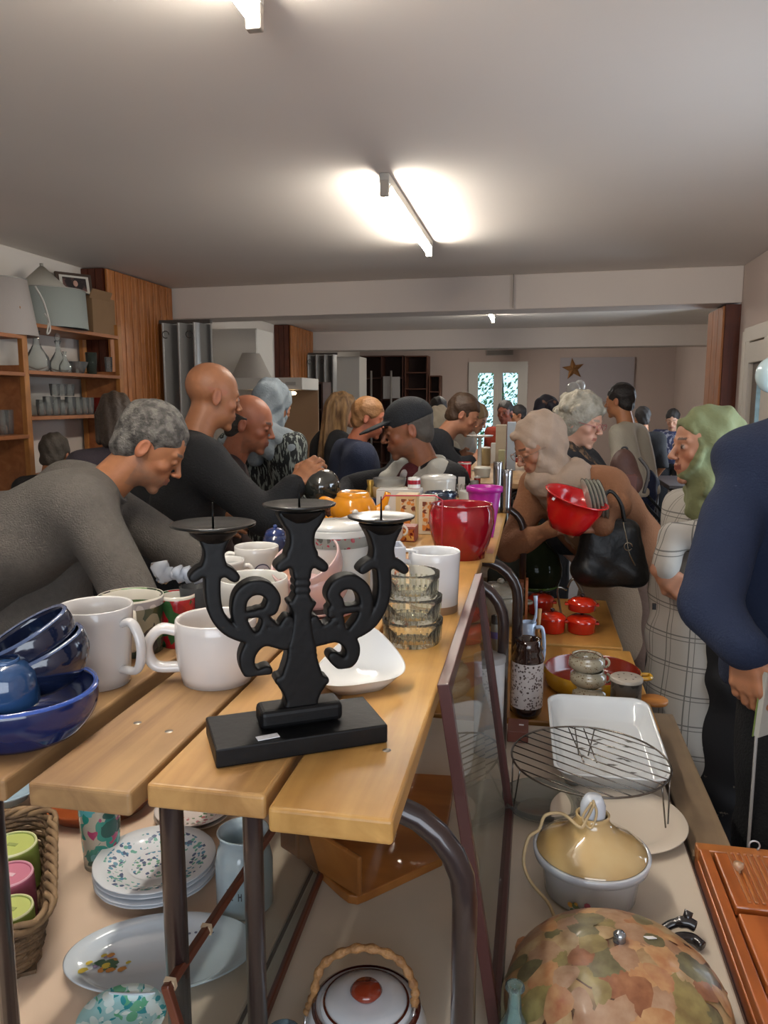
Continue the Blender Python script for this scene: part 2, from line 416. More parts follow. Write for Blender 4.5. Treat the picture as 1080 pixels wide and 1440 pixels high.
def head_np(h=0.005, skin='#b07a58', lip='#8f4f42', brow='#3a3028', stub=None, fem=False, ears=True, eyes_down=False):
    g = SDF((-0.098, -0.125, -0.235), (0.098, 0.14, 0.135), h)
    g.ell((0, -0.015, 0.035), (0.076, 0.097, 0.086), 0.0)
    g.ell((0, 0.028, 0.0), (0.064, 0.062, 0.085), 0.02)
    jw = 0.046 if fem else 0.053
    g.ell((0, 0.030, -0.062), (jw, 0.056, 0.052), 0.02)
    g.ell((0, 0.074, -0.105), (0.019, 0.016, 0.015), 0.02)
    for s in (-1, 1):
        g.ell((s*0.042, 0.060, -0.026), (0.018, 0.018, 0.016), 0.016)
        g.cap((s*0.044, 0.074, 0.022), (s*0.012, 0.087, 0.021), 0.007, 0.007, 0.012)
        g.ell((s*0.031, 0.101, 0.003), (0.017, 0.014, 0.010), 0.010, sub=True)
    g.cap((0, 0.084, 0.014), (0, 0.108, -0.024), 0.0075, 0.0095, 0.010)
    g.ell((0, 0.110, -0.029), (0.0105, 0.011, 0.009), 0.006)
    for s in (-1, 1): g.ell((s*0.012, 0.101, -0.033), (0.0075, 0.009, 0.0065), 0.005)
    g.ell((0, 0.076, -0.062), (0.028, 0.019, 0.026), 0.015)
    for s in (-1, 1):
        g.cap((0, 0.0965, -0.0575), (s*0.021, 0.086, -0.061), 0.0045, 0.003, 0.004)
        g.cap((0, 0.0945, -0.0685), (s*0.019, 0.085, -0.064), 0.0055, 0.003, 0.004)
        g.cap((0, 0.103, -0.0630), (s*0.022, 0.091, -0.0625), 0.0022, 0.0015, 0.003, sub=True)
        g.ell((s*0.031, 0.0795, 0.002), (0.0125, 0.0125, 0.0115), 0.002)
        if not ears: continue
        g.ell((s*0.078, -0.012, -0.008), (0.007, 0.018, 0.032), 0.006)
        g.ell((s*0.086, -0.008, -0.002), (0.007, 0.010, 0.020), 0.004, sub=True)
    g.cap((0, -0.022, -0.07), (0, -0.050, -0.22), 0.052 if fem else 0.057, 0.062, 0.025)
    V, Q = g.net(); x, y, z = V.T; ax = np.abs(x)
    C = np.tile(np.array(lin(skin))[:3], (len(V), 1))
    def mixc(mask, col, a):
        c = np.array(lin(col))[:3] if isinstance(col, str) else np.array(col); C[:] = C*(1-(mask*a)[:, None]) + c*(mask*a)[:, None]
    sm = lambda v, a, b: np.clip((v-a)/(b-a), 0, 1)
    n = 0.5+0.5*np.sin(x*140+3*np.sin(z*90))*np.sin(y*120+2*np.sin(x*70))
    mixc(n, tuple(np.array(lin(skin))[:3]*0.82), 0.35)
    mixc(np.exp(-((ax-0.04)**2+(z+0.03)**2)/0.0005)*(y > 0.03), '#b5604a', 0.30)
    mixc(((ax > 0.07) & (np.abs(z+0.008) < 0.035)).astype(float), '#a85c44', 0.35)
    mixc(((np.abs(z+0.063) < 0.0085) & (ax < 0.023) & (y > 0.082)).astype(float), lip, 0.85)
    mixc(((np.abs(z-0.0275-0.03*(0.03-ax)*(ax > 0.03)) < 0.0048) & (ax > 0.012) & (ax < 0.047) & (y > 0.066)).astype(float), brow, 0.85)
    for s in (-1, 1):
        dd = np.sqrt((x-s*0.031)**2 + (y-0.0795)**2 + (z-0.002)**2); e = (dd < 0.0150) & (y > 0.084)
        zz = z-0.002
        if eyes_down: mixc((e & (zz < -0.003)).astype(float), '#3a2620', 0.8)
        else:
            mixc((e & (np.abs(zz) < 0.0055)).astype(float), '#9a8c80', 0.9)
            mixc((e & (np.abs(x-s*0.031) < 0.0075) & (np.abs(zz) < 0.0055)).astype(float), '#22150f', 0.95)
            mixc((e & (zz > 0.0045) & (zz < 0.0085)).astype(float), '#3a2620', 0.8)
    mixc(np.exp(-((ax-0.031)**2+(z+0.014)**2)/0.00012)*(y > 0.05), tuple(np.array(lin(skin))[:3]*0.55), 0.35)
    if stub: mixc(sm(-z, 0.045, 0.065)*(y > 0.0)*(z > -0.125)*(0.6+0.4*n), stub, 0.45)
    return V, Q, C
def hand_np(W, d, back, side, skin, curl=35, h=0.004, spread=1.0, thumb=(0.062, 0.055, -0.02), sc=1.0):
    """W wrist, d finger direction, back = direction the back of the hand faces"""
    y = Vector(d).normalized(); z = Vector(back); z = (z - y*z.dot(y)).normalized(); x = y.cross(z)
    if side == 'R': x = -x
    g = SDF((-0.06, -0.10, -0.10), (0.10, 0.20, 0.045), h)
    g.cap((0, -0.018, 0), (0, 0.005, 0), 0.025, 0.025, 0.01)
    kn = [(0.030, 0.088, 0.074), (0.010, 0.092, 0.080), (-0.010, 0.088, 0.075), (-0.029, 0.080, 0.060)]
    for kx, ky, fl in kn:
        g.cap((kx*0.6, 0.008, 0), (kx, ky, 0), 0.016, 0.0115, 0.012)
        p = np.array((kx, ky, 0.0)); a = R(-curl*0.5); dx = kx*0.12*spread
        for q, (fr, rr) in enumerate(((0.45, 0.0092), (0.30, 0.0084), (0.25, 0.0074))):
            p2 = p + np.array((dx*fr, math.cos(a)*fl*fr, math.sin(a)*fl*fr))
            g.cap(p, p2, rr+0.0006, rr, 0.004); p = p2; a -= R(curl)
    g.cap((0.022, 0.018, -0.006), (0.046, 0.045, -0.014), 0.016, 0.0115, 0.010)
    g.cap((0.046, 0.045, -0.014), thumb, 0.011, 0.0095, 0.004)
    t = np.array(thumb); g.cap(t, t + (t-np.array((0.046, 0.045, -0.014)))*0.2 + np.array((-0.004, 0.024, -0.008)), 0.0095, 0.0075, 0.003)
    V, Q = g.net(); M = np.array([x, y, z]).T
    lum = 0.9+0.1*np.sin(V[:, 1]*200)
    C = np.array(lin(skin))[:3][None, :]*lum[:, None]
    if side == 'R': Q = Q[:, ::-1]
    return (V*sc) @ M.T + np.array(W), Q, C
def hair_np(style, h=0.006, seed=0.0):
    if style == 'short' or style == 'fringe' or style == 'crop':
        t = 0.0 if style == 'crop' else 0.004
        g = SDF((-0.11, -0.14, -0.12), (0.11, 0.12, 0.15), h)
        g.ell((0, -0.020, 0.040), (0.080+t, 0.100+t, 0.090+t), 0.0)
        g.ell((0, -0.055, -0.03), (0.066, 0.055, 0.06), 0.02)
        amp = 0.0022 if style != 'short' else 0.004
        g.fn(lambda X, Y, Z: amp*np.sin(95*X+40*Y+seed)*np.sin(70*Z+30*X+seed*2), 'add')
        g.fn(lambda X, Y, Z: np.maximum((Y-(0.036+0.80*Z))*0.75, -0.078-Z))
        g.fn(lambda X, Y, Z: np.where(np.abs(X) > 0.055, -(np.sqrt((Y+0.002)**2/0.6+(Z+0.014)**2/1.4)-0.026), -1.0))
        if style == 'fringe': g.fn(lambda X, Y, Z: np.maximum(Z-0.030+0.15*(Y+0.03), Y+0.002-0.2*Z))
        return g.net()
    if style == 'curly':
        g = SDF((-0.14, -0.16, -0.13), (0.14, 0.14, 0.17), h)
        g.ell((0, -0.02, 0.045), (0.10, 0.112, 0.098), 0.0); g.ell((0, -0.05, -0.02), (0.096, 0.075, 0.085), 0.03)
        for i in range(60):
            a = rng.uniform(0, 6.28); b = rng.uniform(-0.5, 1.5)
            c = (0.096*math.cos(a)*math.cos(b), -0.025+0.108*math.sin(a)*math.cos(b), 0.035+0.095*math.sin(b))
            if c[1] > 0.05 and c[2] < 0.06: continue
            g.ell(c, [rng.uniform(0.014, 0.024)]*3, 0.006)
        g.fn(lambda X, Y, Z: (Y-(0.052+0.60*Z))*0.8)
        return g.net()
    if style in ('long', 'bob'):
        L = -0.34 if style == 'long' else -0.13
        g = SDF((-0.13, -0.17, L-0.05), (0.13, 0.12, 0.16), h)
        g.ell((0, -0.020, 0.042), (0.087, 0.107, 0.094), 0.0)
        g.cap((0, -0.06, 0.0), (0, -0.085, L), 0.085, 0.065 if style == 'long' else 0.075, 0.03)
        for s in (-1, 1): g.cap((s*0.068, 0.0, 0.02), (s*0.075, 0.01, L*0.8), 0.028, 0.022, 0.02)
        g.fn(lambda X, Y, Z: 0.004*np.sin(120*X+8*Z+seed)+0.003*np.sin(90*Y+seed), 'add')
        g.fn(lambda X, Y, Z: np.maximum((Y-(0.040+0.75*np.maximum(Z, -0.03)))*0.75, -1.0))
        return g.net()
    if style == 'bun':
        g = SDF((-0.12, -0.19, -0.12), (0.12, 0.12, 0.17), h)
        g.ell((0, -0.020, 0.040), (0.084, 0.104, 0.093), 0.0); g.ell((0, -0.135, 0.04), (0.042, 0.040, 0.04), 0.015)
        g.ell((0, -0.055, -0.03), (0.07, 0.055, 0.05), 0.02)
        g.fn(lambda X, Y, Z: 0.003*np.sin(90*X+60*Z+seed), 'add'); g.fn(lambda X, Y, Z: (Y-(0.036+0.80*Z))*0.75)
        return g.net()
    if style == 'hijab':
        g = SDF((-0.16, -0.18, -0.30), (0.16, 0.17, 0.17), h)
        g.ell((0, -0.022, 0.035), (0.086, 0.107, 0.094), 0.0); g.ell((0, -0.035, -0.02), (0.080, 0.088, 0.09), 0.03)
        g.ell((0, 0.005, -0.080), (0.068, 0.078, 0.056), 0.03)
        g.cap((0, -0.015, -0.11), (0, -0.035, -0.20), 0.070, 0.092, 0.03)
        for a, b in ((-0.115, -0.15), (-0.14, -0.18)): g.cap((-0.06, 0.025, a), (0.065, 0.03, b), 0.015, 0.016, 0.02)
        g.ell((0, 0.120, -0.008), (0.062, 0.100, 0.094), 0.006, sub=True)
        ring = [(0.063*math.cos(a), 0.040+0.034*abs(math.sin(a))-0.004, -0.004+0.088*math.sin(a)) for a in np.linspace(0, 2*math.pi, 21)]
        g.path(ring, 0.0085, 0.012)
        g.fn(lambda X, Y, Z: 0.0042*np.sin(60*(Z*0.8+Y)+2.5*np.sin(18*X+seed)+seed)+0.003*np.sin(90*Y-45*Z+2*np.sin(30*X)), 'add')
        return g.net()
    if style == 'cap':
        g = SDF((-0.11, -0.14, 0.0), (0.11, 0.235, 0.16), h)
        g.ell((0, -0.018, 0.042), (0.088, 0.108, 0.090), 0.0); g.fn(lambda X, Y, Z: 0.026-0.12*Y-Z)
        g.ell((0, 0.120, 0.040), (0.074, 0.085, 0.0085), 0.006, M=rotm(90, 10))
        return g.net()
def glasses(parent, Hc, M, m, sc, org):
    b = MB()
    def W(p): return Vector(np.array(Hc) + M @ (np.array(p)*sc) - org)
    for s in (-1, 1):
        b.tube([W((s*0.031+0.022*math.cos(a), 0.108-0.012*abs(math.cos(a))*0, 0.0+0.016*math.sin(a))) for a in np.linspace(0, 2*math.pi, 15)[:-1]], 0.0016*sc, 5, closed=True)
        b.tube([W((s*0.053, 0.108, 0.004)), W((s*0.078, 0.05, 0.003)), W((s*0.083, -0.01, 0.0))], 0.0016*sc, 5)
    b.tube([W((-0.009, 0.109, 0.002)), W((0.009, 0.109, 0.002))], 0.0016*sc, 5)
    b.build('glasses', m, parent)
def person(label, hp, yaw, pitch=5, roll=0, byaw=None, sc=1.0, hh=0.005, skin='#b07a58', brow='#3a3028', stub=None, fem=False,
           hair=None, hairm=None, topm=None, legm=None, shoem=None, pel=None, arms=None, sw=0.18, bulk=1.0, coat=None, fold=0.006,
           eyes_down=False, topz=0.86, extra=None, gl=None, shd=0.045, lip='#8f4f42', collar=None, ch=0.014, hair2=None, group=None, nbk=0.045, feet=None):
    hp = np.array(hp, float); M = rotm(yaw, pitch, roll); by = R(yaw if byaw is None else byaw)
    f = np.array((math.cos(by), math.sin(by), 0)); r = np.array((math.sin(by), -math.cos(by), 0))
    nb = hp + M @ np.array((0, -nbk, -0.195))*sc
    pel = np.array((nb[0]-0.02*f[0], nb[1]-0.02*f[1], 0.96)) if pel is None else np.array(pel, float)
    org = np.array((pel[0], pel[1], 0.0)); spine = nb - pel; L = np.linalg.norm(spine); u = spine/L
    SH = {s: nb + r*k*sw*sc - u*shd - f*0.01 for s, k in (('R', 1), ('L', -1))}
    HP = {s: pel + r*k*0.10*sc for s, k in (('R', 1), ('L', -1))}
    A = {}
    for s, k in (('R', 1), ('L', -1)):
        a = (arms or {}).get(s)
        if a is None:
            E = SH[s] + r*k*0.05 - np.array((0, 0, 0.29))*sc - f*0.02; Wp = E + f*0.17*sc - np.array((0, 0, 0.17))*sc - r*k*0.03
            A[s] = (E, Wp, None)
        else: A[s] = (np.array(a[0], float), np.array(a[1], float), a[2] if len(a) > 2 else None)
    root = thing('person', label, 'person', org, group=group)
    # body: one mesh - head, neck, trunk, arms, hands, legs
    V, Q, C = head_np(hh, skin, lip, brow, stub, fem, hair != 'hijab', eyes_down=eyes_down)
    pcs = [(V*sc @ M.T + hp, Q, C)]
    sk = np.array(lin(skin))[:3]; B = []
    B.append(('c', nb+u*0.04, nb-u*0.05, 0.05, 0.06)); B.append(('c', SH['R'], SH['L'], 0.045, 0.045))
    for s in 'RL':
        B.append(('c', SH[s]*0.8+nb*0.2-u*0.06, HP[s], 0.07, 0.085)); E, Wp, hd = A[s]
        B.append(('c', SH[s], E, 0.045, 0.037)); B.append(('c', E, Wp, 0.036, 0.026))
    FT = {}
    for s, k in (('R', 1), ('L', -1)):
        an = (HP[s] + r*k*0.02 - f*0.02 + (f*0.05 if s == 'R' else -f*0.03)); an[2] = 0.09
        if feet: an = np.array(feet[s], float)
        kn = (HP[s]+an)/2 + f*0.03; FT[s] = (kn, an)
        B.append(('c', HP[s], kn, 0.07, 0.05)); B.append(('c', kn, an, 0.048, 0.036)); B.append(('c', an-np.array((0, 0, 0.04)), an+f*0.10-np.array((0, 0, 0.05)), 0.035, 0.028))
    v, q = mesh_prims(B, 0.020); pcs.append((v, q, sk))
    for s, k in (('R', 1), ('L', -1)):
        E, Wp, hd = A[s]; fd = (Wp-E)/np.linalg.norm(Wp-E)
        o = dict(d=fd, back=r*k+np.array((0, 0, 0.2)), curl=28, h=max(0.004, hh*0.85))
        if hd: o.update(hd)
        pcs.append(hand_np(Wp, o['d'], o['back'], s, o.get('skin', skin), o['curl'], o['h'], thumb=o.get('thumb', (0.062, 0.055, -0.02)), sc=sc))
    V, Q, C = join_np(pcs); me = np_mesh('body', V-org, Q, C); link_mesh('body', me, vcol_mat(0.48, 0, 0.12, 150), root)
    # clothing
    P = []; b = bulk
    P += [('c', nb-u*0.02, SH['R'], 0.068*b, 0.074*b, 0.03), ('c', nb-u*0.02, SH['L'], 0.068*b, 0.074*b, 0.03)]
    for s in 'RL':
        P.append(('c', SH[s]*0.72+nb*0.28-u*0.08, HP[s]-u*0.02, 0.112*b, 0.125*b, 0.06))
    P.append(('c', nb-u*0.14+f*0.03, pel+f*0.03, 0.10*b, 0.13*b, 0.05))
    for s in 'RL':
        E, Wp, hd = A[s]; P.append(('c', SH[s], E, 0.068*b, 0.056*b, 0.025)); P.append(('c', E, E*0.06+Wp*0.94, 0.054*b, 0.041*b, 0.015))
        P.append(('c', E*0.10+Wp*0.90, E*0.04+Wp*0.96, 0.043*b, 0.042*b, 0.006))
    if coat: P.append(('c', pel, np.array((pel[0], pel[1], coat)), 0.17*b, 0.22*b, 0.06))
    seed = float(abs(hash(label) % 100))/7 if False else float(sum(map(ord, label)) % 97)/7
    v, q = mesh_prims(P, ch, fold, 20.0, (lambda X, Y, Z: (topz-Z)) if not coat else None, seed)
    me = np_mesh('top', v-org, q); link_mesh('coat' if coat else 'sweater', me, topm, root)
    if collar is not None:
        v, q = mesh_prims([('c', nb+u*0.055, nb-u*0.03, 0.062, 0.085, 0.01), ('x', nb+u*0.10, (0.055, 0.055, 0.09), None)], 0.008)
        link_mesh('collar', np_mesh('collar', v-org, q), collar, root)
    if legm is not None:
        P = []
        for s in 'RL':
            kn, an = FT[s]; P += [('c', HP[s], kn, 0.105, 0.082, 0.02), ('c', kn, an, 0.080, 0.066, 0.02)]
        P.append(('c', pel+np.array((0, 0, 0.02)), pel-np.array((0, 0, 0.05)), 0.13, 0.13))
        v, q = mesh_prims(P, 0.018, 0.004, 22.0, None, seed); link_mesh('trousers', np_mesh('trousers', v-org, q), legm, root)
        for s in 'RL':
            kn, an = FT[s]; c = np.array((an[0], an[1], 0.0))
            Mf = rotm(math.degrees(by)); P = [('e', c+f*0.055+np.array((0, 0, 0.045)), (0.050, 0.135, 0.045), Mf), ('e', c-f*0.02+np.array((0, 0, 0.06)), (0.045, 0.06, 0.05), Mf)]
            v, q = mesh_prims(P, 0.012, clip=lambda X, Y, Z: 0.003-Z); link_mesh('shoe', np_mesh('shoe', v-org, q), shoem or mat('#22201f', 0.5), root)
    if hair:
        for st, hm, nm in [(hair, hairm, {'hijab': 'headscarf', 'cap': 'flat_cap'}.get(hair, 'hair'))] + ([(hair2[0], hair2[1], 'hair')] if hair2 else []):
            v, q = hair_np(st, max(0.0045, hh), seed); link_mesh(nm, np_mesh(nm, (v*sc) @ M.T + hp - org, q), hm, root)
    if gl: glasses(root, hp, M, gl, sc, org)
    if extra: extra(root, org, hp, M, nb, u, f, r, SH, A)
    return root
# ------------------------------------------------ the room
WALL = mat('#c4b2a8', 0.85, var=0.06, vscale=1.5); WALLW = mat('#cfc6bc', 0.8, var=0.05, vscale=1.2)
CEIL = mat('#e6dcd2', 0.9, var=0.05, vscale=0.8); BEAM = mat('#d8cbc0', 0.85, var=0.05, vscale=1.0)
FLOOR = mat('#7f7f80', 0.33, var=0.14, vscale=1.6, bump=0.05, bscale=8)
OAK1, OAK2 = '#a8622c', '#8a4a1e'
PINE = wood('#b5713a', '#96561f', 0.45, 'Z'); PINEY = wood('#b5743c', '#9a5b26', 0.5, 'Y'); DARKW = wood('#5f2c17', '#4a1f10', 0.45, 'Z')
struct('floor', MB().box((-0.4, 6.65, -0.05), (6.2, 16.9, 0.1)), FLOOR)
struct('ceiling', MB().box((-0.4, 6.65, 2.63), (6.2, 16.9, 0.1)), CEIL)
struct('wall_left', MB().box((-3.45, 6.65, 1.29), (0.1, 16.9, 2.58)), WALLW)
b = MB(); b.box((1.56, 2.35, 1.29), (0.12, 8.0, 2.58)); struct('wall_right', b, WALL)
struct('wall_right_far', MB().box((2.55, 10.9, 1.29), (0.1, 8.4, 2.58)), WALL)
struct('wall_near', MB().box((-0.93, -1.75, 1.29), (5.1, 0.1, 2.58)), WALL)
wx0, wx1 = PY(659, 560, 15)[0], PY(741, 560, 15)[0]; wz = PY(700, 509, 15)[2]
b = MB(); b.box(((wx0-3.4)/2, 15.05, 1.29), (wx0+3.4, 0.1, 2.58)); b.box(((wx1+2.6)/2, 15.05, 1.29), (2.6-wx1, 0.1, 2.58))
b.box(((wx0+wx1)/2, 15.05, (wz+2.58)/2), (wx1-wx0, 0.1, 2.58-wz)); struct('wall_back', b, WALL)
# french window
WF = mat('#cfc9c0', 0.4)
cx = (wx0+wx1)/2; ww = wx1-wx0; b = MB()
for x in (wx0+0.05, wx1-0.05): b.box((x, 15.0, wz/2), (0.10, 0.12, wz))
b.box((cx, 15.0, wz-0.05), (ww, 0.12, 0.10)); b.box((cx, 15.0, 0.05), (ww, 0.12, 0.10))
win = struct('window_1', b, WF)
for s in (-1, 1):
    c = cx + s*(ww/2-0.1)/2; hw = (ww-0.2)/2; b = MB()
    b.box((c-hw/2+0.04, 14.97, wz/2), (0.08, 0.06, wz-0.2)); b.box((c+hw/2-0.04, 14.97, wz/2), (0.08, 0.06, wz-0.2))
    b.box((c, 14.97, wz-0.15), (hw, 0.06, 0.12)); b.box((c, 14.97, 0.3), (hw, 0.06, 0.4)); b.build('window_leaf', WF, win)
    MB().box((c, 14.98, wz/2+0.15), (hw-0.14, 0.01, wz-0.6)).build('pane', glass('#e8fbff', 0.03), win)
# leaves of the tree outside the french window
b = MB()
for i in range(2600):
    c = Vector((rng.uniform(wx0-0.6, wx1+0.6), rng.uniform(15.7, 17.2), rng.uniform(0.3, 2.75)))
    a = Vector(rng.normal(size=3)).normalized(); t = a.orthogonal().normalized(); u = a.cross(t); s = rng.uniform(0.03, 0.065)
    b.add([c-t*s, c-u*s*0.45, c+t*s, c+u*s*0.45], [(0, 1, 2, 3)])
tr = thing('tree', 'leafy green tree outside the far glazed window', 'tree', (cx, 16.4, 0))
b.v = [(x-cx, y-16.4, z) for x, y, z in b.v]
fo = b.build('foliage', mat('#5f9a4c', 0.6, var=0.7, vscale=6, col2='#2c5a30'), tr); fo['kind'] = 'stuff'
MB().tube([(0, 0.2, 0), (0.05, 0.15, 1.2), (-0.03, 0.1, 2.6)], [0.07, 0.05, 0.03], 8).build('trunk', mat('#4a3a2a', 0.9), tr)
struct('ground_outside', MB().box((0, 17.5, -0.06), (12, 4.8, 0.1)), mat('#55603f', 0.9))
# beams
def beam(name, y0, y1):
    b = MB(); th = 0.34
    b.prism([(-3.4, y0), (1.5 if name == 'trim_1' else 2.5, y1), (1.5 if name == 'trim_1' else 2.5, y1+th), (-3.4, y0+th)], 2.31, 2.58)
    return struct(name, b, BEAM, 0.006)
bm_ = beam('trim_1', 6.60, 6.30); q_ = PY(722, 410, 6.38); MB().box((q_[0], 6.358, 2.445), (0.006, 0.03, 0.262), rz=-0.06).build('joint_strip', mat('#8f857c', 0.8), bm_); beam('trim_2', 11.05, 10.9)
# slatted wooden columns on the left wall
def slat_column(name, y0, y1, n, xf=-3.2, zt=2.575):
    o = struct(name, MB().box(((-3.4+xf-0.02)/2, (y0+y1)/2, zt/2), (xf-0.02+3.4, y1-y0, zt)), DARKW)
    wd = (y1-y0)/n
    for i in range(n):
        MB().box((xf-0.004*(i % 2), y0+wd*(i+0.5), zt/2), (0.022, wd-0.008, zt-0.01)).build('plank', PINE, o, bevel=0.003, bseg=1)
    for i in range(3):
        w3 = (xf-0.02+3.4)/3; MB().box((-3.4+w3*(i+0.5), y0-0.006, zt/2), (w3-0.005, 0.012, zt-0.01)).build('plank', DARKW, o)
slat_column('trim_3', 5.47, 6.55, 18); slat_column('trim_4', 9.9, 10.95, 16, -3.18)
# right column, two wooden faces
o = struct('trim_5', MB().box((1.445, 6.57, 1.15), (0.11, 0.52, 2.30)), DARKW)
for i, (a, c) in enumerate(((6.32, 6.47), (6.475, 6.65), (6.655, 6.83))):
    MB().box((1.382, (a+c)/2, 1.15), (0.016, c-a, 2.28)).build('plank', wood('#a8662f', '#96561f', 0.45, 'Z', 0.6), o, bevel=0.002, bseg=1)
# white glazed door on the right wall
DW = mat('#cfc4b6', 0.45); ya, yb, zd = 4.55, 5.98, PX(1057, 466, 1.5)[2]; b = MB()
b.box((1.48, ya, zd/2), (0.06, 0.09, zd)); b.box((1.48, yb, zd/2), (0.06, 0.09, zd)); b.box((1.48, (ya+yb)/2, zd-0.03), (0.06, yb-ya, 0.10))
dr = struct('door_1', b, DW, 0.004)
MB().box((1.478, 5.335, zd/2), (0.05, 0.12, zd-0.1)).build('stile', DW, dr)
for c, wd in ((5.66, 0.55), (4.98, 0.62)):
    b = MB(); b.box((1.475, c-wd/2+0.05, zd/2), (0.045, 0.10, zd-0.12)); b.box((1.475, c+wd/2-0.05, zd/2), (0.045, 0.10, zd-0.12))
    b.box((1.475, c, zd-0.16), (0.045, wd, 0.14)); b.box((1.475, c, 0.35), (0.045, wd, 0.6)); b.build('door_leaf', DW, dr, bevel=0.003)
    MB().box((1.49, c, zd/2+0.2), (0.008, wd-0.2, zd-0.85)).build('pane', mat('#54402f', 0.08, spec=0.8), dr)
# wooden door far right
x0, x1 = PY(973, 540, 14.9)[0], PY(992, 540, 14.9)[0]; zt = PY(980, 489, 14.9)[2]
o = struct('door_2', MB().box(((x0+x1)/2, 14.93, zt/2), (x1-x0, 0.08, zt)), wood('#8a4f2a', '#6f3c1c', 0.4, 'Z'))
MB().box((x0-0.03, 14.92, zt/2), (0.06, 0.10, zt+0.04)).build('door_frame', WF, o); MB().tube([(x0+0.07, 14.86, 1.05), (x0+0.17, 14.86, 1.05)], 0.012).build('door_handle', mat('#b0b0b0', 0.3, 1), o)
o = struct('trim_6', MB().tube([(x1+0.06, 14.85, 0), (x1+0.06, 14.85, 2.58)], 0.03, 10), mat('#8d867c', 0.5))
p = PY(968, 488, 14.9); t = thing('exit_sign', 'small green exit sign above the far wooden door', 'sign', p)
MB().box((0, 0, 0), (0.16, 0.05, 0.20)).build('sign_box', mat('#1f6a50', 0.4, emit=0.5), t)
b = MB(); b.box((-0.02, -0.028, -0.02), (0.03, 0.006, 0.07)); b.sphere((-0.02, -0.028, 0.035), 0.014, 8, 6); b.box((0.04, -0.028, 0), (0.03, 0.006, 0.10)); b.box((-0.045, -0.028, -0.05), (0.03, 0.006, 0.02)); b.build('pictogram', mat('#c8f0dc', 0.5, emit=0.8), t)
# notice board and star, vent on the back wall
p0 = PY(788, 503, 14.98); p1 = PY(890, 565, 14.98)
tag(MB().box(((p0[0]+p1[0])/2, 14.975, (p0[2]+p1[2])/2), (p1[0]-p0[0], 0.03, p0[2]-p1[2])).build('display_board', mat('#aaa2a4', 0.6), bevel=0.004), 'pale grey display board on the far wall beside the glazed window', 'board')
p = PY(806, 519, 14.95); st = []
for i in range(10):
    a = R(90+36*i+8); r_ = 0.21 if i % 2 == 0 else 0.085; st.append((r_*math.cos(a), r_*math.sin(a)))
b = MB(); n = 10; b.add([(x, 0, z) for x, z in st]+[(0, -0.05, 0), (0, 0.012, 0)], [(i, (i+1) % n, 10) for i in range(n)]+[((i+1) % n, i, 11) for i in range(n)])
tag(b.build('star_ornament', mat('#a8784a', 0.35, 0.3, var=0.4, vscale=14), loc=p), 'five pointed golden brown star hung on the pale display board', 'ornament')
p = PY(703, 496, 14.95); o = thing('air_vent', 'thin grey ventilation grille high on the wall above the glazed window', 'vent', p)
MB().box((0, 0, 0), (0.50, 0.05, 0.09)).build('housing', mat('#8a8078', 0.6), o)
for i in range(3): MB().box((0, -0.03, -0.025+0.025*i), (0.46, 0.012, 0.008)).build('slat', mat('#5f5852', 0.6), o)

# ------------------------------------------------ ceiling tubes
def tube_light(label, x, y0, y1, on=True):
    t = thing('tube_lamp', label, 'ceiling lamp', (x, (y0+y1)/2, 2.58), group=None); L = y1-y0
    MB().box((0, 0, -0.022), (0.045, L, 0.042)).build('batten', mat('#b8b2a8', 0.5), t, bevel=0.004)
    MB().tube([(0, -L/2+0.03, -0.075), (0, L/2-0.03, -0.075)], 0.0145, 12).build('tube', mat('#fff9ee', 0.4, emit=TUBE_EMIT), t)
    for s in (-1, 1):
        c = MB(); c.box((0, s*(L/2-0.012), -0.065), (0.040, 0.028, 0.07)); c.build('tube_holder', mat('#a59c90', 0.5), t, bevel=0.004)
    MB().tube([(0.012, -L/2+0.05, -0.04), (0.012, -L/2+0.05, -0.075)], 0.011, 10).build('starter', mat('#d8d4cc', 0.5), t)
    return t
tube_light('lit fluorescent tube at the top edge of the picture, nearest the viewer', -0.70, 0.45, 1.95)
tube_light('lit fluorescent tube in the middle of the ceiling before the first beam', -0.68, 3.50, 5.00)
tube_light('lit fluorescent tube between the two ceiling beams', -0.50, 7.70, 9.24)
tube_light('lit fluorescent tube on the ceiling of the far room behind the second beam', -0.40, 12.2, 13.7)

# ------------------------------------------------ folding partitions
def partition(label, xa, xb, y, n, zt):
    t = thing('folding_partition', label, 'partition', ((xa+xb)/2, y, 0)); wd = (xb-xa)/n; dp = 0.10
    m = mat('#a09d98', 0.33, 0.15, var=0.12, vscale=3)
    for i in range(n):
        x0 = xa-(xa+xb)/2+wd*i; s = dp if i % 2 == 0 else -dp
        pts = [(x0+wd*k/6, s*math.sin(math.pi*k/6)) for k in range(7)]
        b = MB(); vs = []
        for x, yy in pts: vs += [(x, yy, 0.02), (x, yy, zt)]
        vs += [(x, yy+0.008, z) for x, yy, z in vs]; fs = []
        for k in range(6): a = 2*k; fs += [(a, a+2, a+3, a+1), (a+14, a+15, a+17, a+16)]
        b.add(vs, fs, True).build('panel', m, t)
    MB().box((0, 0, zt+0.015), (xb-xa+0.02, 0.05, 0.03)).build('track', mat('#5a5550', 0.5, 0.5), t)
    for i in (2, 5): MB().tube(arc((xa-(xa+xb)/2+wd*i, -0.11, zt-0.10), 0.03, 0, 300, 8, 'xz'), 0.004, 5).build('hook', mat('#3a3530', 0.5), t)
    return t
x0, x1 = PY(213, 500, 6.2)[0], PY(290, 500, 6.2)[0]
partition('grey pleated folding partition behind the bald man in black', x0, x1, 6.3, 7, 2.24)
x0, x1 = PY(424, 520, 10.6)[0], PY(471, 520, 10.6)[0]
partition('grey pleated folding partition in the far room, right of the second slatted column', x0, x1, 10.7, 8, 2.23)
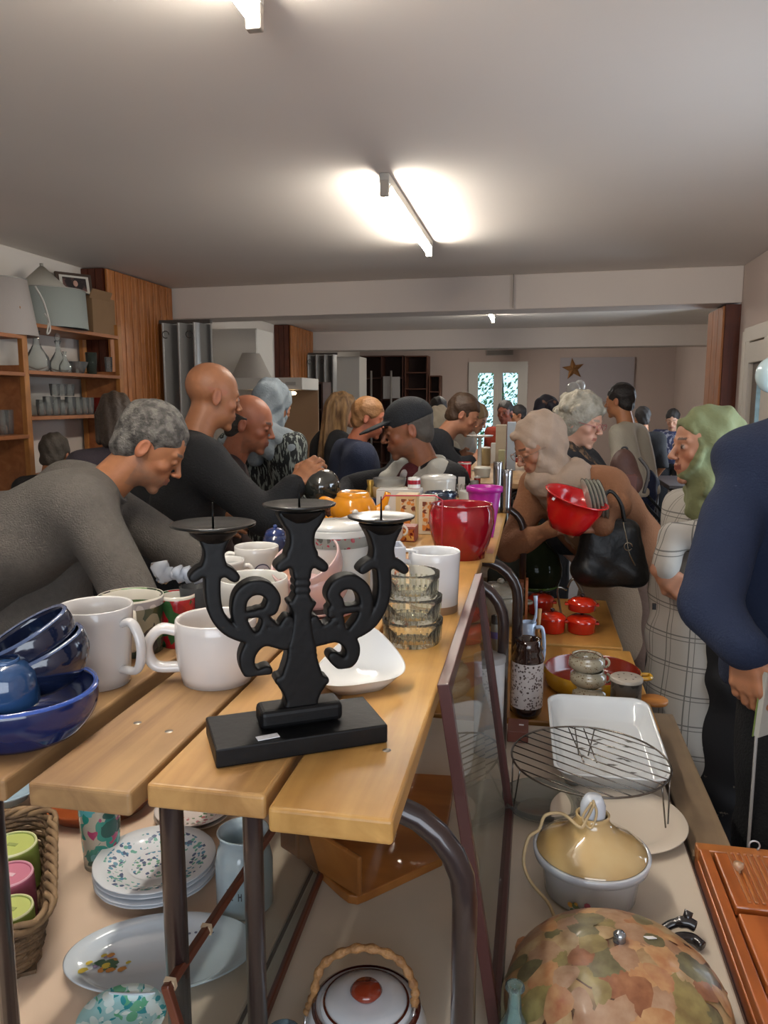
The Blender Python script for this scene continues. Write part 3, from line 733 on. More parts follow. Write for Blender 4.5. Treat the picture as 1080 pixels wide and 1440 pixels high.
# white wardrobe blocks behind the partitions
def white_cabinet(label, pxa, pxb, Y, zt, D_):
    xa, xb = max(PY(pxa, 500, Y)[0], -3.38), PY(pxb, 500, Y)[0]
    t = thing('white_cabinet', label, 'cabinet', ((xa+xb)/2, Y+D_/2, 0)); m = mat('#c9c3ba', 0.55)
    MB().box((0, 0, zt/2), (xb-xa, D_, zt)).build('carcass', m, t, bevel=0.006)
    MB().box((0, -D_/2-0.008, zt/2), ((xb-xa)-0.01, 0.016, zt-0.02)).build('door', m, t, bevel=0.004)
white_cabinet('tall plain white cabinet beside the first grey folding partition', 290, 362, 7.75, 2.33, 0.5)
white_cabinet('tall plain white cabinet beside the far grey folding partition', 471, 506, 12.0, 2.28, 0.5)
# kitchen unit with hood
xa, xb, Yk = PY(326, 540, 7.0)[0], PY(425, 540, 7.0)[0], 7.0
t = thing('kitchen_unit', 'white cooker hood unit with two warm lights under a lampshade', 'kitchen unit', ((xa+xb)/2, Yk+0.28, 0)); ky = t.location.copy()
KW = mat('#c4beb4', 0.4); wk = xb-xa; zh = PY(380, 548, 7.0)[2]; zh1 = PY(380, 531, 7.0)[2]
MB().box((0, 0, 0.45), (wk, 0.56, 0.90)).build('cabinet', KW, t, bevel=0.004)
MB().box((0, 0.27, (0.9+zh1)/2), (wk, 0.02, zh1-0.9)).build('back_panel', mat('#8a7058', 0.5), t)
MB().box((0, 0, (zh+zh1)/2), (wk, 0.56, zh1-zh)).build('hood', KW, t, bevel=0.005)
MB().box((wk*0.34, -0.285, (zh+zh1)/2+0.0), (0.10, 0.008, 0.03)).build('switch_plate', mat('#a09a92', 0.4), t)
for px in (362, 412):
    p = PY(px, 553, 7.05)-np.array(ky); MB().sphere(tuple(p), (0.035, 0.035, 0.018), 10, 6).build('lamp', mat('#ffd9a0', 0.4, emit=14.0), t)
b = MB(); b.box((-wk*0.2, -0.285, 0.45), (wk*0.42, 0.02, 0.8)); b.box((wk*0.25, -0.285, 0.45), (wk*0.42, 0.02, 0.8)); b.build('door', KW, t, bevel=0.004)
# lampshade on the hood
def shade(name, label, base, r0, r1, h, col, cat='lampshade', ribs=0):
    t = thing(name, label, cat, base)
    MB().lathe([(r0, 0), (r1, h), (r1-0.004, h), (r0-0.004, 0.0), (r0, 0)], 40, flute=0.006 if ribs else 0, nf=ribs).build('shade', mat(col, 0.8, bump=0.2, bscale=200), t)
    b = MB(); b.tube([(r1*math.cos(a), r1*math.sin(a), h) for a in np.linspace(0, 6.283, 25)[:-1]], 0.004, 6, closed=True)
    b.tube([(-r1, 0, h), (r1, 0, h)], 0.003, 5); b.build('wire_ring', mat('#a8a49c', 0.4, 0.6), t); return t
p = PY(351, 531, 7.2); shade('lampshade', 'large cream conical lampshade standing on the white cooker hood', (p[0], 7.25, zh1), 0.20, 0.085, 0.24, '#a8a198', ribs=40)
# dark cabinet right of the kitchen unit
def bookcase(label, pxa, pxb, pyt, Y, D_, cols, rows, wm, name='bookcase', zmin=0.0, skip=()):
    xa, xb = PY(pxa, 540, Y)[0], PY(pxb, 540, Y)[0]; zt = PY((pxa+pxb)/2, pyt, Y)[2]; W_ = xb-xa
    t = thing(name, label, 'bookcase', ((xa+xb)/2, Y+D_/2, 0))
    for i in range(cols+1): MB().box((-W_/2+0.01+(W_-0.02)*i/cols, 0, zt/2), (0.022, D_, zt)).build('side_panel', wm, t)
    for j in range(rows+1):
        for i in range(cols): MB().box((-W_/2+W_*(i+0.5)/cols, 0, max(0.03, zt*j/rows-0.012)), (W_/cols-0.03, D_-0.01, 0.022)).build('shelf', wm, t)
    MB().box((0, D_/2-0.006, zt/2), (W_-0.02, 0.008, zt-0.01)).build('back_panel', mat('#3a2218', 0.7), t)
    return t, W_, zt
DK = mat('#3a1e15', 0.5, var=0.2); bookcase('dark brown open cabinet between the cooker hood and the far partition', 427, 454, 537, 8.3, 0.35, 1, 6, DK)
RW = mat('#5b3423', 0.6, var=0.2, vscale=3)
t, W_, zt = bookcase('wide dark wooden bookcase against the far wall, left section', 506, 567, 500, 14.55, 0.38, 2, 6, mat('#4a281c', 0.6))
bookcase('narrow wooden bookcase with empty shelves, beside the wide one', 569, 601, 500, 14.55, 0.38, 1, 8, RW)
bookcase('lowest small bookcase at the right end of the far row', 603, 619, 528, 14.6, 0.33, 1, 7, RW)
for px, py, w_, h_ in ((545, 545, 0.17, 0.42), (557, 545, 0.15, 0.40)):
    p = PY(px, py, 14.45); tag(MB().box((0, 0, 0), (w_, 0.006, h_)).build('notice_sheet', mat('#a8a4a2', 0.7), loc=p), 'pale notice sheet fixed to the dark bookcase, %s of two' % ('left' if px == 545 else 'right'), 'paper')
for px in (522, 550):
    p = PY(px, 530, 14.40); p[2] = 0; tag(MB().tube([(0, 0, 0.0), (0, 0, 2.15)], 0.02, 8).build('pole', mat('#8c8884', 0.5), loc=p), 'thin pale pole standing before the far bookcase, %s one' % ('left' if px == 522 else 'right'), 'pole')

# ------------------------------------------------ wall shelves on the left
XF = -3.05; SW_ = wood('#a4673a', '#8a5026', 0.5, 'Y', 0.7); UPR = wood('#b07638', '#9a5f28', 0.5, 'Z', 0.7)
Y1 = PX(38, 520, XF)[1]; Y2 = PX(171, 520, XF)[1]; Y0 = 2.9
t = thing('shelving_unit', 'open wooden shelving unit on the left wall holding glassware', 'shelves', (-3.22, (Y0+Y2)/2, 0)); sc = t.location.copy()
for y, zt in ((Y0, 2.15), (Y1, PX(38, 432, XF)[2]), (Y2, PX(172, 458, XF)[2])):
    for x in (XF-0.02, -3.36): MB().box((x-sc.x, y-sc.y, zt/2), (0.035, 0.05, zt)).build('upright', UPR, t, bevel=0.003)
    MB().box((-3.21-sc.x, y-sc.y, 0.9), (0.30, 0.018, 1.8)).build('side_panel', SW_, t)
SHZ = {}
for bay, ya, yb, lst in (('R', Y1, Y2, [(468, 2.1), (526, 1.8), (583, 1.5), (660, 1.15)]), ('L', Y0, Y1, [(462, 2.1), (519, 1.8), (613, 1.5)])):
    for k, (py, _) in enumerate(lst):
        z = PX(100 if bay == 'R' else 10, {0: 462, 1: 524, 2: 584, 3: 668}[k] if bay == 'R' else {0: 468, 1: 522, 2: 613}[k], XF)[2]; SHZ[bay+str(k)] = z
        MB().box((-3.215-sc.x, (ya+yb)/2-sc.y, z-0.012), (0.33, yb-ya-0.03, 0.024)).build('shelf', SW_, t, bevel=0.002)
GL = glass('#f8faf8', 0.20)
def on_shelf(px, key, dx=0.0):
    z = SHZ[key]; p = PX(px, 500, XF-0.12-dx); return (XF-0.12-dx, p[1], z)
def tumbler(name, label, loc, r, h, group=None, m=None, r0=None, cat='glass', proto=[None]):
    r0 = r0 or r*0.8; o = MB().lathe([(0, 0.004), (r0, 0), (r, h), (r-0.002, h), (r0-0.003, 0.008), (0, 0.008)], 16).build(name, m or GL, loc=loc)
    return tag(o, label, cat, group)
def decanter(label, loc, s=1.0, stem=True):
    t = thing('decanter', label, 'decanter', loc)
    MB().lathe([(0, 0), (0.055*s, 0.002), (0.068*s, 0.03*s), (0.062*s, 0.08*s), (0.030*s, 0.13*s), (0.016*s, 0.16*s), (0.016*s, 0.20*s), (0.024*s, 0.225*s), (0.021*s, 0.225*s), (0.013*s, 0.195*s), (0.026*s, 0.13*s), (0.058*s, 0.08*s), (0.064*s, 0.03*s), (0, 0.008)], 24).build('body', GL, t)
    if stem: MB().sphere((0, 0, 0.25*s), (0.02*s, 0.02*s, 0.03*s), 10, 8).build('stopper', GL, t)
decanter('pear shaped glass carafe beside the front upright of the upper glass shelf', on_shelf(52, 'R1'), 1.15, False)
decanter('stoppered glass decanter in the middle of the upper glass shelf', on_shelf(82, 'R1'), 0.95)
decanter('small round glass decanter in front of the stoppered one', on_shelf(91, 'R1', -0.08), 0.62, False)
tumbler('glass_bowl', 'wide clear glass bowl to the right of the decanters', on_shelf(108, 'R1'), 0.075, 0.085, cat='bowl', r0=0.04)
tumbler('glass_goblet', 'tall dark rimmed glass on the upper glass shelf', on_shelf(128, 'R1'), 0.042, 0.16, m=glass('#b8c4b8', 0.14))
tumbler('glass_vase', 'slender glass at the right end of the upper glass shelf', on_shelf(152, 'R1'), 0.03, 0.14)
i = 0
for px in (54, 64, 74, 84, 95, 106):
    for dx in (0.0, 0.11): tumbler('tumbler', 'small clear drinking glass in the crowded row on the middle shelf', on_shelf(px, 'R2', dx), 0.036, 0.085+0.02*(i % 3), 'tumblers on the middle shelf'); i += 1
for px in (74, 84, 95):
    p = on_shelf(px, 'R2', 0.02); tumbler('tumbler', 'clear drinking glass stacked on the row of the middle shelf', (p[0], p[1], p[2]+0.13), 0.036, 0.08, 'tumblers stacked on the middle shelf')
for px in (115, 122, 140): tumbler('stem_glass', 'clear stemmed glass at the right of the middle shelf', on_shelf(px, 'R2'), 0.034, 0.12, 'stemmed glasses on the middle shelf')
tumbler('red_glass', 'dark red glass on the right part of the middle shelf', on_shelf(131, 'R2'), 0.036, 0.12, m=glass('#a83a30', 0.4))
for px in (2, 10, 18, 26): tumbler('tumbler', 'clear drinking glass on the lower shelf left of the upright', (XF-0.14, PX(px, 560, XF-0.14)[1], SHZ['L2']), 0.036, 0.15, 'glasses on the shelf at the left edge')
# things on top
p = PX(70, 458, XF-0.05); t = shade('drum_lampshade', 'big pale grey drum lampshade lying on the top shelf', (XF-0.17, PX(70, 450, XF-0.17)[1]-0.02, SHZ['R0']), 0.255, 0.245, 0.25, '#8f948e')
t = thing('paper_cone_shade', 'white paper cone shade resting on the grey drum lampshade', 'lampshade', (XF-0.17, PX(60, 400, XF-0.17)[1], SHZ['R0']+0.25)); MB().lathe([(0.17, 0), (0.015, 0.15), (0.012, 0.147), (0.166, 0)], 28).build('shade', mat('#b5b1a6', 0.8), t)
MB().tube([(0.0, 0.0, 0.145), (0, 0, 0.17)], 0.012, 8).build('cap', mat('#8a867c', 0.6), t)
p = PX(112, 430, XF-0.12); t = thing('cardboard_box', 'brown cardboard box with a raised flap on the top shelf', 'box', (XF-0.16, PX(117, 440, XF-0.16)[1]+0.06, SHZ['R0']))
KR = mat('#7f6142', 0.8, var=0.08)
MB().box((0, 0, 0.13), (0.26, 0.30, 0.26)).build('box_body', KR, t, bevel=0.002); MB().box((0.14, -0.05, 0.27), (0.006, 0.26, 0.07), M=Matrix.Rotation(R(25), 3, 'Y')).build('flap', KR, t)
p = PX(98, 388, XF-0.2); t = thing('picture_frame', 'small framed portrait leaning on top of the cardboard box', 'picture frame', (XF-0.20, p[1]+0.06, SHZ['R0']+0.262), rot=(R(0), R(-12), R(-35)))
MB().box((0, 0, 0.085), (0.02, 0.26, 0.17)).build('frame', mat('#3c2a1e', 0.5), t, bevel=0.004); MB().box((0.0115, 0, 0.085), (0.003, 0.21, 0.125)).build('mount', mat('#c4bfb4', 0.6), t)
MB().box((0.014, 0, 0.085), (0.003, 0.17, 0.095)).build('photo', mat('#231a1c', 0.4, var=0.5, vscale=18, col2='#6a4a44', sharp=(0.5, 0.6)), t)
b = MB(); b.sphere((0.016, 0.005, 0.09), (0.003, 0.018, 0.022), 10, 8); b.build('face', mat('#b08a7a', 0.6), t)
t = shade('white_lampshade', 'white lampshade at the left edge of the top shelf', (XF-0.17, PX(8, 440, XF-0.17)[1]-0.03, SHZ['L0']), 0.20, 0.15, 0.34, '#a8a09a')
pts = [(0.2, 0.05, 0.30), (0.22, 0.09, 0.22), (0.22, 0.13, 0.13), (0.21, 0.16, 0.05), (0.22, 0.11, 0.02), (0.21, 0.15, 0.10), (0.22, 0.10, 0.14)]
tag(MB().tube(smooth_path(pts, 6), 0.006, 6).build('cable', mat('#b5b0a8', 0.5), loc=t.location), 'white lamp cable dangling in front of the shelf upright', 'cable')

# ------------------------------------------------ tables
def table(label, xa, xb, ya, yb, z, topm, legm, th=0.03, edge=None, name='table', rz=0):
    t = thing(name, label, 'table', ((xa+xb)/2, (ya+yb)/2, 0), rz); W_, L_ = xb-xa, yb-ya
    MB().box((0, 0, z-th/2), (W_, L_, th)).build('tabletop', topm, t, bevel=0.004)
    if edge: MB().box((0, 0, z-th/2), (W_+0.006, L_+0.006, th*0.7)).build('edge_band', edge, t)
    for sx in (-1, 1):
        for sy in (-1, 1): MB().tube([(sx*(W_/2-0.05), sy*(L_/2-0.06), 0), (sx*(W_/2-0.05), sy*(L_/2-0.06), z-th)], 0.018, 10).build('leg', legm, t)
    MB().box((0, 0, z-th-0.03), (W_-0.12, L_-0.12, 0.05)).build('apron', legm, t)
    return t
TUBEM = mat('#2f2523', 0.32, 0.2, coat=0.4); CREAM = mat('#d9bfa6', 0.42, var=0.05, vscale=3); CREAM_SHADED = mat('#c9bca9', 0.42, var=0.07, vscale=3, col2='#b3a898')  # second cream is greyer: shadow on the right table put into its colour
TWOOD = wood('#b8843f', '#a3702f', 0.45, 'Y', 0.5)
EB = mat('#4b3528', 0.5)
table('beige laminate table holding the wicker basket and flowered plates', -1.12, -0.372, 0.30, 1.80, 0.75, CREAM, TUBEM, edge=EB)
table('pale beige laminate table, greyed by painted shadow, under the rattan handled teapot and the soup pot', -0.366, 0.302, 0.30, 1.93, 0.75, CREAM_SHADED, TUBEM, edge=EB)
table('yellow wooden table carrying the yellow pan and the stoneware mugs', -0.32, 0.338, 1.96, 2.60, 0.75, TWOOD, TUBEM)
table('yellow wooden table under the red cooking pots', -0.36, 0.318, 2.63, 3.27, 0.75, TWOOD, TUBEM)
table('left wooden table under the far ends of the benches', -0.98, -0.37, 1.96, 3.30, 0.75, TWOOD, TUBEM)
table('worn wooden side table along the right of the pale table', 0.312, 0.392, 1.42, 2.10, 0.74, wood('#7d6a52', '#6a5843', 0.6, 'Y', 1.0), TUBEM, name='narrow_table')
table('low wooden table carrying the orange drawer box', 0.308, 0.95, 0.45, 1.415, 0.66, wood('#7d5a3a', '#6a4a30', 0.6), TUBEM, name='low_table')
table('dark table far behind, covered with goods', -0.42, 0.13, 3.60, 5.10, 0.75, wood('#8a6a42', '#6f5433'), TUBEM)
table('dark table at the far right under the yellow box', 1.32, 2.2, 7.9, 9.0, 0.76, mat('#3a3230', 0.5), TUBEM)

# ------------------------------------------------ benches standing on the tables
PL = {'a': wood('#a78356', '#846240', 0.5, 'Y', 1.3), 'b': wood('#c2965c', '#a67a46', 0.42, 'Y', 1.3), 'c': wood('#c89a58', '#b08244', 0.38, 'Y', 1.3)}
TUBEB = mat('#2c1f1e', 0.28, 0.1, coat=0.5)
def bench(label, xs, ya, yb, ztop, mats, xl, xr, zb=0.75, legs=(0.10, 0.10), th=0.026, dy=None, screws=True, rl=0.10, rq=0.10, tr=0.0145):
    cx_ = (xs[0][0]+xs[-1][1])/2; t = thing('bench', label, 'bench', (cx_, (ya+yb)/2, zb)); L_ = yb-ya
    for i, (a, c) in enumerate(xs):
        o_ = dy[i] if dy else 0
        pk = MB().box(((a+c)/2-cx_, o_/2, ztop-zb-th/2), (c-a, L_-o_, th)).build('plank', mats[i], t, bevel=0.004, bseg=3)
        if screws:
            b = MB()
            for yy in (-L_/2+0.14+o_, -L_/2+0.155+o_): b.lathe([(0, 0.0006), (0.0035, 0.0006), (0.005, 0)], 10, ((a+c)/2-cx_+(0.028 if yy < -L_/2+0.15 else -0.02), yy, ztop-zb))
            b.build('screw', mat('#8a8278', 0.35, 0.8), pk)
    for yy in (-L_/2+legs[0], L_/2-legs[1]):
        zt = ztop-zb-th-tr; a, c = xl-cx_, xr-cx_
        pts = [(a, yy, 0), (a, yy, zt-rl)] + [(a+rl-rl*math.cos(R(k)), yy, zt-rl+rl*math.sin(R(k))) for k in (15, 30, 45, 60, 75, 90)]
        pts += [(c-rq+rq*math.sin(R(k)), yy, zt-rq+rq*math.cos(R(k))) for k in (0, 15, 30, 45, 60, 75)] + [(c, yy, zt-rq), (c, yy, 0)]
        MB().tube(pts, tr, 14).build('leg_frame', TUBEB, t)
    return t
bench('left bench of two light wooden planks on brown tube legs, under the blue bowl', [(-0.640, -0.518), (-0.492, -0.379)], 0.645, 1.88, 1.20, [PL['a'], PL['a']], -0.615, -0.292, dy=[0.0, 0.0], rl=0.02, rq=0.03, tr=0.0112)
bench('right bench of two honey coloured planks, under the black candle holder', [(-0.373, -0.247), (-0.238, -0.117)], 0.645, 1.88, 1.20, [PL['b'], PL['c']], -0.388, -0.058, dy=[0.02, 0.0], rl=0.02, tr=0.0135)
bench('second left bench behind the first, under the white bowls', [(-0.62, -0.50), (-0.485, -0.365)], 1.92, 3.15, 1.20, [PL['a'], PL['b']], -0.60, -0.34, screws=False)
bench('second right bench under the red flower pot', [(-0.350, -0.225), (-0.215, -0.088)], 1.92, 3.15, 1.20, [PL['b'], PL['c']], -0.37, -0.030, screws=False, legs=(0.10, 0.06))
xa = PZ(634, 683, 1.2)[0]; xb = PZ(664, 683, 1.2)[0]; xc = PZ(667, 683, 1.2)[0]; xd = PZ(694, 683, 1.2)[0]
bench('far bench behind the glass goods, carrying the red candle', [(xa, xb), (xc, xd)], 3.62, 5.2, 1.20, [PL['a'], PL['a']], xa, xd, screws=False)
xa = PZ(707, 683, 1.2)[0]; bench('short far bench beside the red candle bench', [(xa, xa+0.12), (xa+0.13, xa+0.24)], 3.62, 5.0, 1.20, [PL['a'], PL['a']], xa, xa+0.24, screws=False)
# ------------------------------------------------ goods
def fit(px, ybot, yrim, wpx, z):
    """base centre on plane z, height and rim radius of an upright round thing whose front bottom edge is at ybot"""
    by = ybot
    for _ in range(5):
        th = math.radians(8.2)+math.atan((by-720)/1080); by = ybot - wpx*0.45*math.sin(th)
    p = PZ(px, by, z); h = PY(px, yrim, p[1])[2]-z
    d = dep((p[0], p[1], z+h)); return p, h, wpx/2*d/F
WHITE = mat('#dcd8d2', 0.16, coat=0.4); WHITEW = mat('#d8d0c4', 0.22, coat=0.3); WHITEB = mat('#e6e6e6', 0.14, coat=0.5)
def wallp(r0, r1, h, t=0.004, foot=0.0, curve=0.0, n=7, lip=0.0):
    """closed outer+inner profile; curve>0 bellies the wall"""
    out = [(0, foot*0.6), (r0*0.86, foot*0.6), (r0*0.88, 0), (r0, 0.0)]
    for i in range(1, n+1):
        k = i/n; out.append((r0+(r1-r0)*k + curve*math.sin(math.pi*k)+ (lip*k**6), h*k))
    inn = [(max(r-t, 0.001), z) for r, z in out[3:]][::-1]; inn = [(r, z) for r, z in inn if z > t*1.5]
    inn[0] = (out[-1][0]-t*0.9, h-0.0004)
    return out + [(out[-1][0]-t*0.3, h+t*0.35)] + inn + [(inn[-1][0]*0.9, t*1.4), (0, t*1.2)]
def handle_pts(r, h, ang, hw, lo=0.22, hi=0.80, base_r=None):
    ca, sa = math.cos(ang), math.sin(ang); rb = base_r or r
    q = [(r-0.004, h*hi), (r+hw*0.55, h*(hi+0.04)), (r+hw, h*(hi*0.6+lo*0.4)), (r+hw*0.75, h*(lo*1.15)), (rb-0.003, h*lo)]
    return smooth_path([(a*ca, a*sa, z) for a, z in q], 6)
def mug(label, px, ybot, yrim, wpx, z=1.2, m=WHITE, ang=None, hw=0.03, rf=0.9, name='mug', cat='mug', curve=0.0, t=0.004, hr=0.005, inner=None, group=None, band=None, flat=1.4, seg=36):
    p, h, r = fit(px, ybot, yrim, wpx, z); o = thing(name, label, cat, p, group=group)
    MB().lathe(wallp(r*rf, r, h, t, 0.003, curve), seg).build('body', m, o)
    if ang is not None: MB().tube(handle_pts(r*(1+rf)/2 + curve*0.6, h, R(ang), hw, base_r=r*rf+curve*0.3), hr, 10, flat=flat).build('handle', inner or m, o)
    if inner: MB().lathe([(r*rf*0.85, t*1.6), (r-t-0.0006, h*0.5), (r-t-0.0006, h-0.001), (r*1.001, h+t*0.45), (r*1.004, h-0.004)], seg).build('inner_glaze', inner, o)
    if band: MB().lathe([(r*(rf+(1-rf)*band[0])+0.0006, h*band[0]), (r*(rf+(1-rf)*band[1])+0.0006, h*band[1])], seg).build('band', band[2], o)
    return o, p, h, r
NAVY = mat('#141c33', 0.12, coat=0.6, bump=0.1, bscale=40); BLUE = mat('#1f2f66', 0.14, coat=0.6, col2='#16224c', vscale=8)
STICK = mat('#e4e4e6', 0.5)
def sticker(parent, loc, rot=(0, 0, 0), s=(0.012, 0.007)):
    MB().box((0, 0, 0), (s[0], s[1], 0.0008)).build('price_sticker', STICK, parent, loc, rot)
# blue bowl with navy bowls
p, h, r = fit(33, 1064, 968, 204, 1.2); t = thing('blue_bowl', 'large glossy cobalt blue bowl on the front end of the left bench', 'bowl', p); BB = p.copy(); bh, br = h, r
MB().lathe(wallp(r*0.78, r, h, 0.005, 0.005, 0.008, 10), 48).build('body', BLUE, t)
MB().lathe([(r-0.0045, h+0.0005), (r, h+0.002), (r+0.0015, h-0.002)], 48).build('rim', mat('#3352a0', 0.12, coat=0.5), t)
def small_bowl(label, loc, r, h, rot, m, name='navy_bowl'):
    t = thing(name, label, 'bowl', loc, rot=rot)
    MB().lathe(wallp(r*0.6, r, h, 0.004, 0.004, 0.009, 8), 36).build('body', m, t)
    MB().lathe([(r-0.004, h+0.001), (r-0.0005, h+0.0025), (r+0.001, h-0.001)], 36).build('rim', mat('#4a5878', 0.15, coat=0.5), t); return t
q = PP(62, 925, BB+np.array((0, 0.01, 0)), (0, 1, 0)); rr_ = px2m(q, 62)
small_bowl('upper navy bowl of the tilted pair in the cobalt blue bowl', (q[0]-0.004, q[1]+0.012, q[2]-0.012), rr_, 0.048, (R(14), R(-24), 0), NAVY)
small_bowl('lower navy bowl of the tilted pair in the cobalt blue bowl', (q[0]+0.006, q[1]+0.016, q[2]-0.035), rr_*1.02, 0.048, (R(12), R(-20), 0), NAVY)
q = PP(12, 985, BB-np.array((0, 0.035, 0)), (0, 1, 0)); t = thing('blue_cup', 'small steel blue cup upside down in the cobalt blue bowl', 'cup', (q[0], q[1], q[2]), rot=(R(6), R(4), 0)); k_ = px2m(q, 42)
MB().lathe([(k_, 0), (k_, 0.018), (k_*0.93, 0.036), (k_*0.6, 0.048), (0, 0.05), (0, 0.046), (k_*0.55, 0.045), (k_*0.88, 0.034), (k_*0.94, 0.0), (k_, 0)], 32).build('body', mat('#29476f', 0.12, coat=0.6), t)
MB().lathe([(k_*0.45, 0.0485), (k_*0.45, 0.0525), (k_*0.40, 0.0525), (k_*0.40, 0.049)], 28).build('foot_ring', mat('#3a5a86', 0.15, coat=0.5), t)
# mugs front left
mug('tall plain white mug right behind the cobalt blue bowl', 139, 975, 852, 104, m=mat('#cdc9c6', 0.2, coat=0.4), ang=-12, hw=0.030, rf=0.84, hr=0.0055)
LAND = pattern('#4a5548', ['#2c3a26', '#5f7a52', '#8f8a76', '#3d3a3a'], 26, 0.55, 0.15)
mug('dark green landscape mug with a grey rim band behind the tall white mug', 187, 926, 838, 90, m=LAND, inner=mat('#d9d2c2', 0.18, coat=0.3), band=(0.86, 0.985, pattern('#a8a4a6', ['#6f6a70', '#d0ccca'], 60, 0.5)), ang=-60, hw=0.022, rf=0.94)
REDP = pattern('#d2c8bc', ['#a01820', '#9a1a22', '#2f5a30', '#b02028'], 34, 0.62, 0.15)
mug('cream mug with red and green print behind the green landscape mug', 252, 912, 836, 50, m=REDP, inner=mat('#d9d2c2', 0.18, coat=0.3), ang=225, hw=0.022, rf=0.95, hr=0.004)
o_, p_, h_, r_ = mug('big round bellied white mug beside the black candle holder', 306, 972, 869, 112, m=mat('#dad3cd', 0.18, coat=0.4), ang=196, hw=0.040, rf=0.86, curve=0.004, hr=0.0075, t=0.005)
# ribbed tumbler and plastic wrapped roll
p, h, r = fit(277, 905, 822, 44, 1.2); tumbler('ribbed_tumbler', 'grey ribbed glass tumbler under the plastic wrapped roll', p, r, h-0.002, m=glass('#8a8c8e', 0.3), cat='glass')
c0 = PP(232, 803, p, (0, 1, 0)); c1 = PP(292, 808, p, (0, 1, 0)); u = c1-c0; zt_ = 1.2+h+0.012; PLS = glass('#e8ecf2', 0.45, 0.12)
t = thing('wrapped_roll', 'clear plastic wrapped roll lying across the ribbed tumbler', 'package', (p[0]-0.005, p[1], zt_+0.002)); b = MB(); pts = []; rs = []
for i in range(17):
    k = i/16; pts.append((-0.055+0.075*k, 0, 0.004*math.sin(i*2.1)+0.002)); rs.append(0.0125 + 0.0012*math.sin(i*1.9) + (0.009*max(0, 0.22-k)/0.22) - (0.005*(0.2 < k < 0.32)))
b.tube(pts, rs, 9, flat=0.9); b.build('wrapping', PLS, t)
MB().tube([(-0.032, 0, 0.002), (0.016, 0, 0.002)], 0.0085, 12).build('roll', mat('#c9ccd2', 0.35, coat=0.5), t)
# crest mug, blue print cup, banded casserole
o, p, h, r = mug('white mug with a round crest badge left of the central candle arm', 362, 836, 768, 62, m=WHITE, ang=200, hw=0.026, rf=0.93)
a = math.atan2(-p[1], -p[0])+R(14); b = MB(); vs = [(0, 0)]+[(math.cos(k*math.pi/12), math.sin(k*math.pi/12)) for k in range(24)]
def badge(parent, r, a, zc, rad, m, lift=0.0006, nm='badge'):
    vs_ = []; 
    for x, y in vs: vs_.append(((r+lift)*math.cos(a+x*rad/r), (r+lift)*math.sin(a+x*rad/r), zc+y*rad))
    MB().add(vs_, [(0, k+1, (k+1) % 24+1) for k in range(24)], True).build(nm, m, parent)
def rr2(zc): return r*(0.93+0.07*zc/h)
badge(o, rr2(h*0.52)+0.0006, a, h*0.50, 0.017, mat('#3c3c58', 0.3), 0.0003, 'crest_ring'); badge(o, rr2(h*0.52)+0.0010, a, h*0.50, 0.0148, mat('#c9c4cc', 0.3), 0.0006, 'crest_disc')
for s, c in ((-1, '#2a3060'), (1, '#8a2838')):
    b = MB(); q = rr2(h*0.5)+0.0022; aa = a+s*0.0042/r; rv = (-math.sin(aa), math.cos(aa))
    cc = (q*math.cos(aa), q*math.sin(aa)); b.box((cc[0], cc[1], h*0.50), (0.0006, 0.0022, 0.014), rz=aa); b.box((cc[0]-rv[0]*0.0015, cc[1]-rv[1]*0.0015, h*0.50+0.005), (0.0006, 0.0022, 0.002), rz=aa)
    b.box((cc[0], cc[1], h*0.50-0.0062), (0.0006, 0.005, 0.0016), rz=aa); b.build('numeral', mat(c, 0.4), o)
mug('white cup with blue print in front of the crest mug', 316, 850, 788, 58, m=pattern('#d4d2ce', ['#3a4a80'], 60, 0.34, 0.2, ('z', 0.02, 0.06)), inner=WHITE, ang=20, hw=0.022, rf=0.82)
mug('white casserole bowl with a thin grey rim line behind the big white mug', 357, 895, 812, 98, m=mat('#dcdad2', 0.16, coat=0.4), rf=0.80, name='white_bowl', cat='bowl', curve=0.006, band=(0.86, 0.89, mat('#4a4a48', 0.3)))
# blue glass jar
p, h, r = fit(388, 795, 752, 38, 1.2); t = thing('blue_jar', 'dark blue glass jar with a round lid behind the crest mug', 'jar', p)
MB().lathe([(0, 0), (r*0.8, 0), (r, h*0.4), (r*0.95, h*0.8), (r*0.8, h), (r*0.75, h), (r*0.9, h*0.75), (0, 0.004)], 28).build('body', mat('#15234a', 0.08, coat=0.8), t)
MB().sphere((0, 0, h), (r*0.8, r*0.8, r*0.55), 20, 10).build('lid', mat('#1b2c5e', 0.1, coat=0.8), t); MB().sphere((0, 0, h+r*0.62), r*0.16, 10, 8).build('knob', mat('#3a4a7a', 0.2), t)
# pink bowls and plates
PINK = mat('#c9a9a6', 0.18, coat=0.4); PINKI = mat('#c4977f', 0.3)
p, h, r = fit(440, 878, 812, 104, 1.2); t = thing('pink_plates', 'pair of pink rimmed plates under the stacked pink bowls', 'plates', p)
for i in range(2): MB().lathe([(0, 0), (r*0.7, 0), (r*1.18, 0.012), (r*1.2, 0.015), (r*0.7, 0.006), (0, 0.005)], 40, (0, 0, 0.007*i)).build('plate', PINK if i else mat('#c08a84', 0.2), t)
zb = 0.022; t = thing('pink_bowl', 'lower pink bowl of the stacked pair behind the candle holder', 'bowl', (p[0], p[1], 1.2+zb)); hb = h*0.78
MB().lathe(wallp(r*0.72, r*0.98, hb, 0.005, 0.004, 0.008), 40).build('body', PINK, t)
q = PY(441, 806, p[1]); t = thing('pink_bowl', 'upper pink bowl, tipped open towards the viewer, behind the candle holder', 'bowl', (p[0]+0.002, p[1]+0.012, 1.2+zb+hb*0.72), rot=(R(30), R(-14), 0))
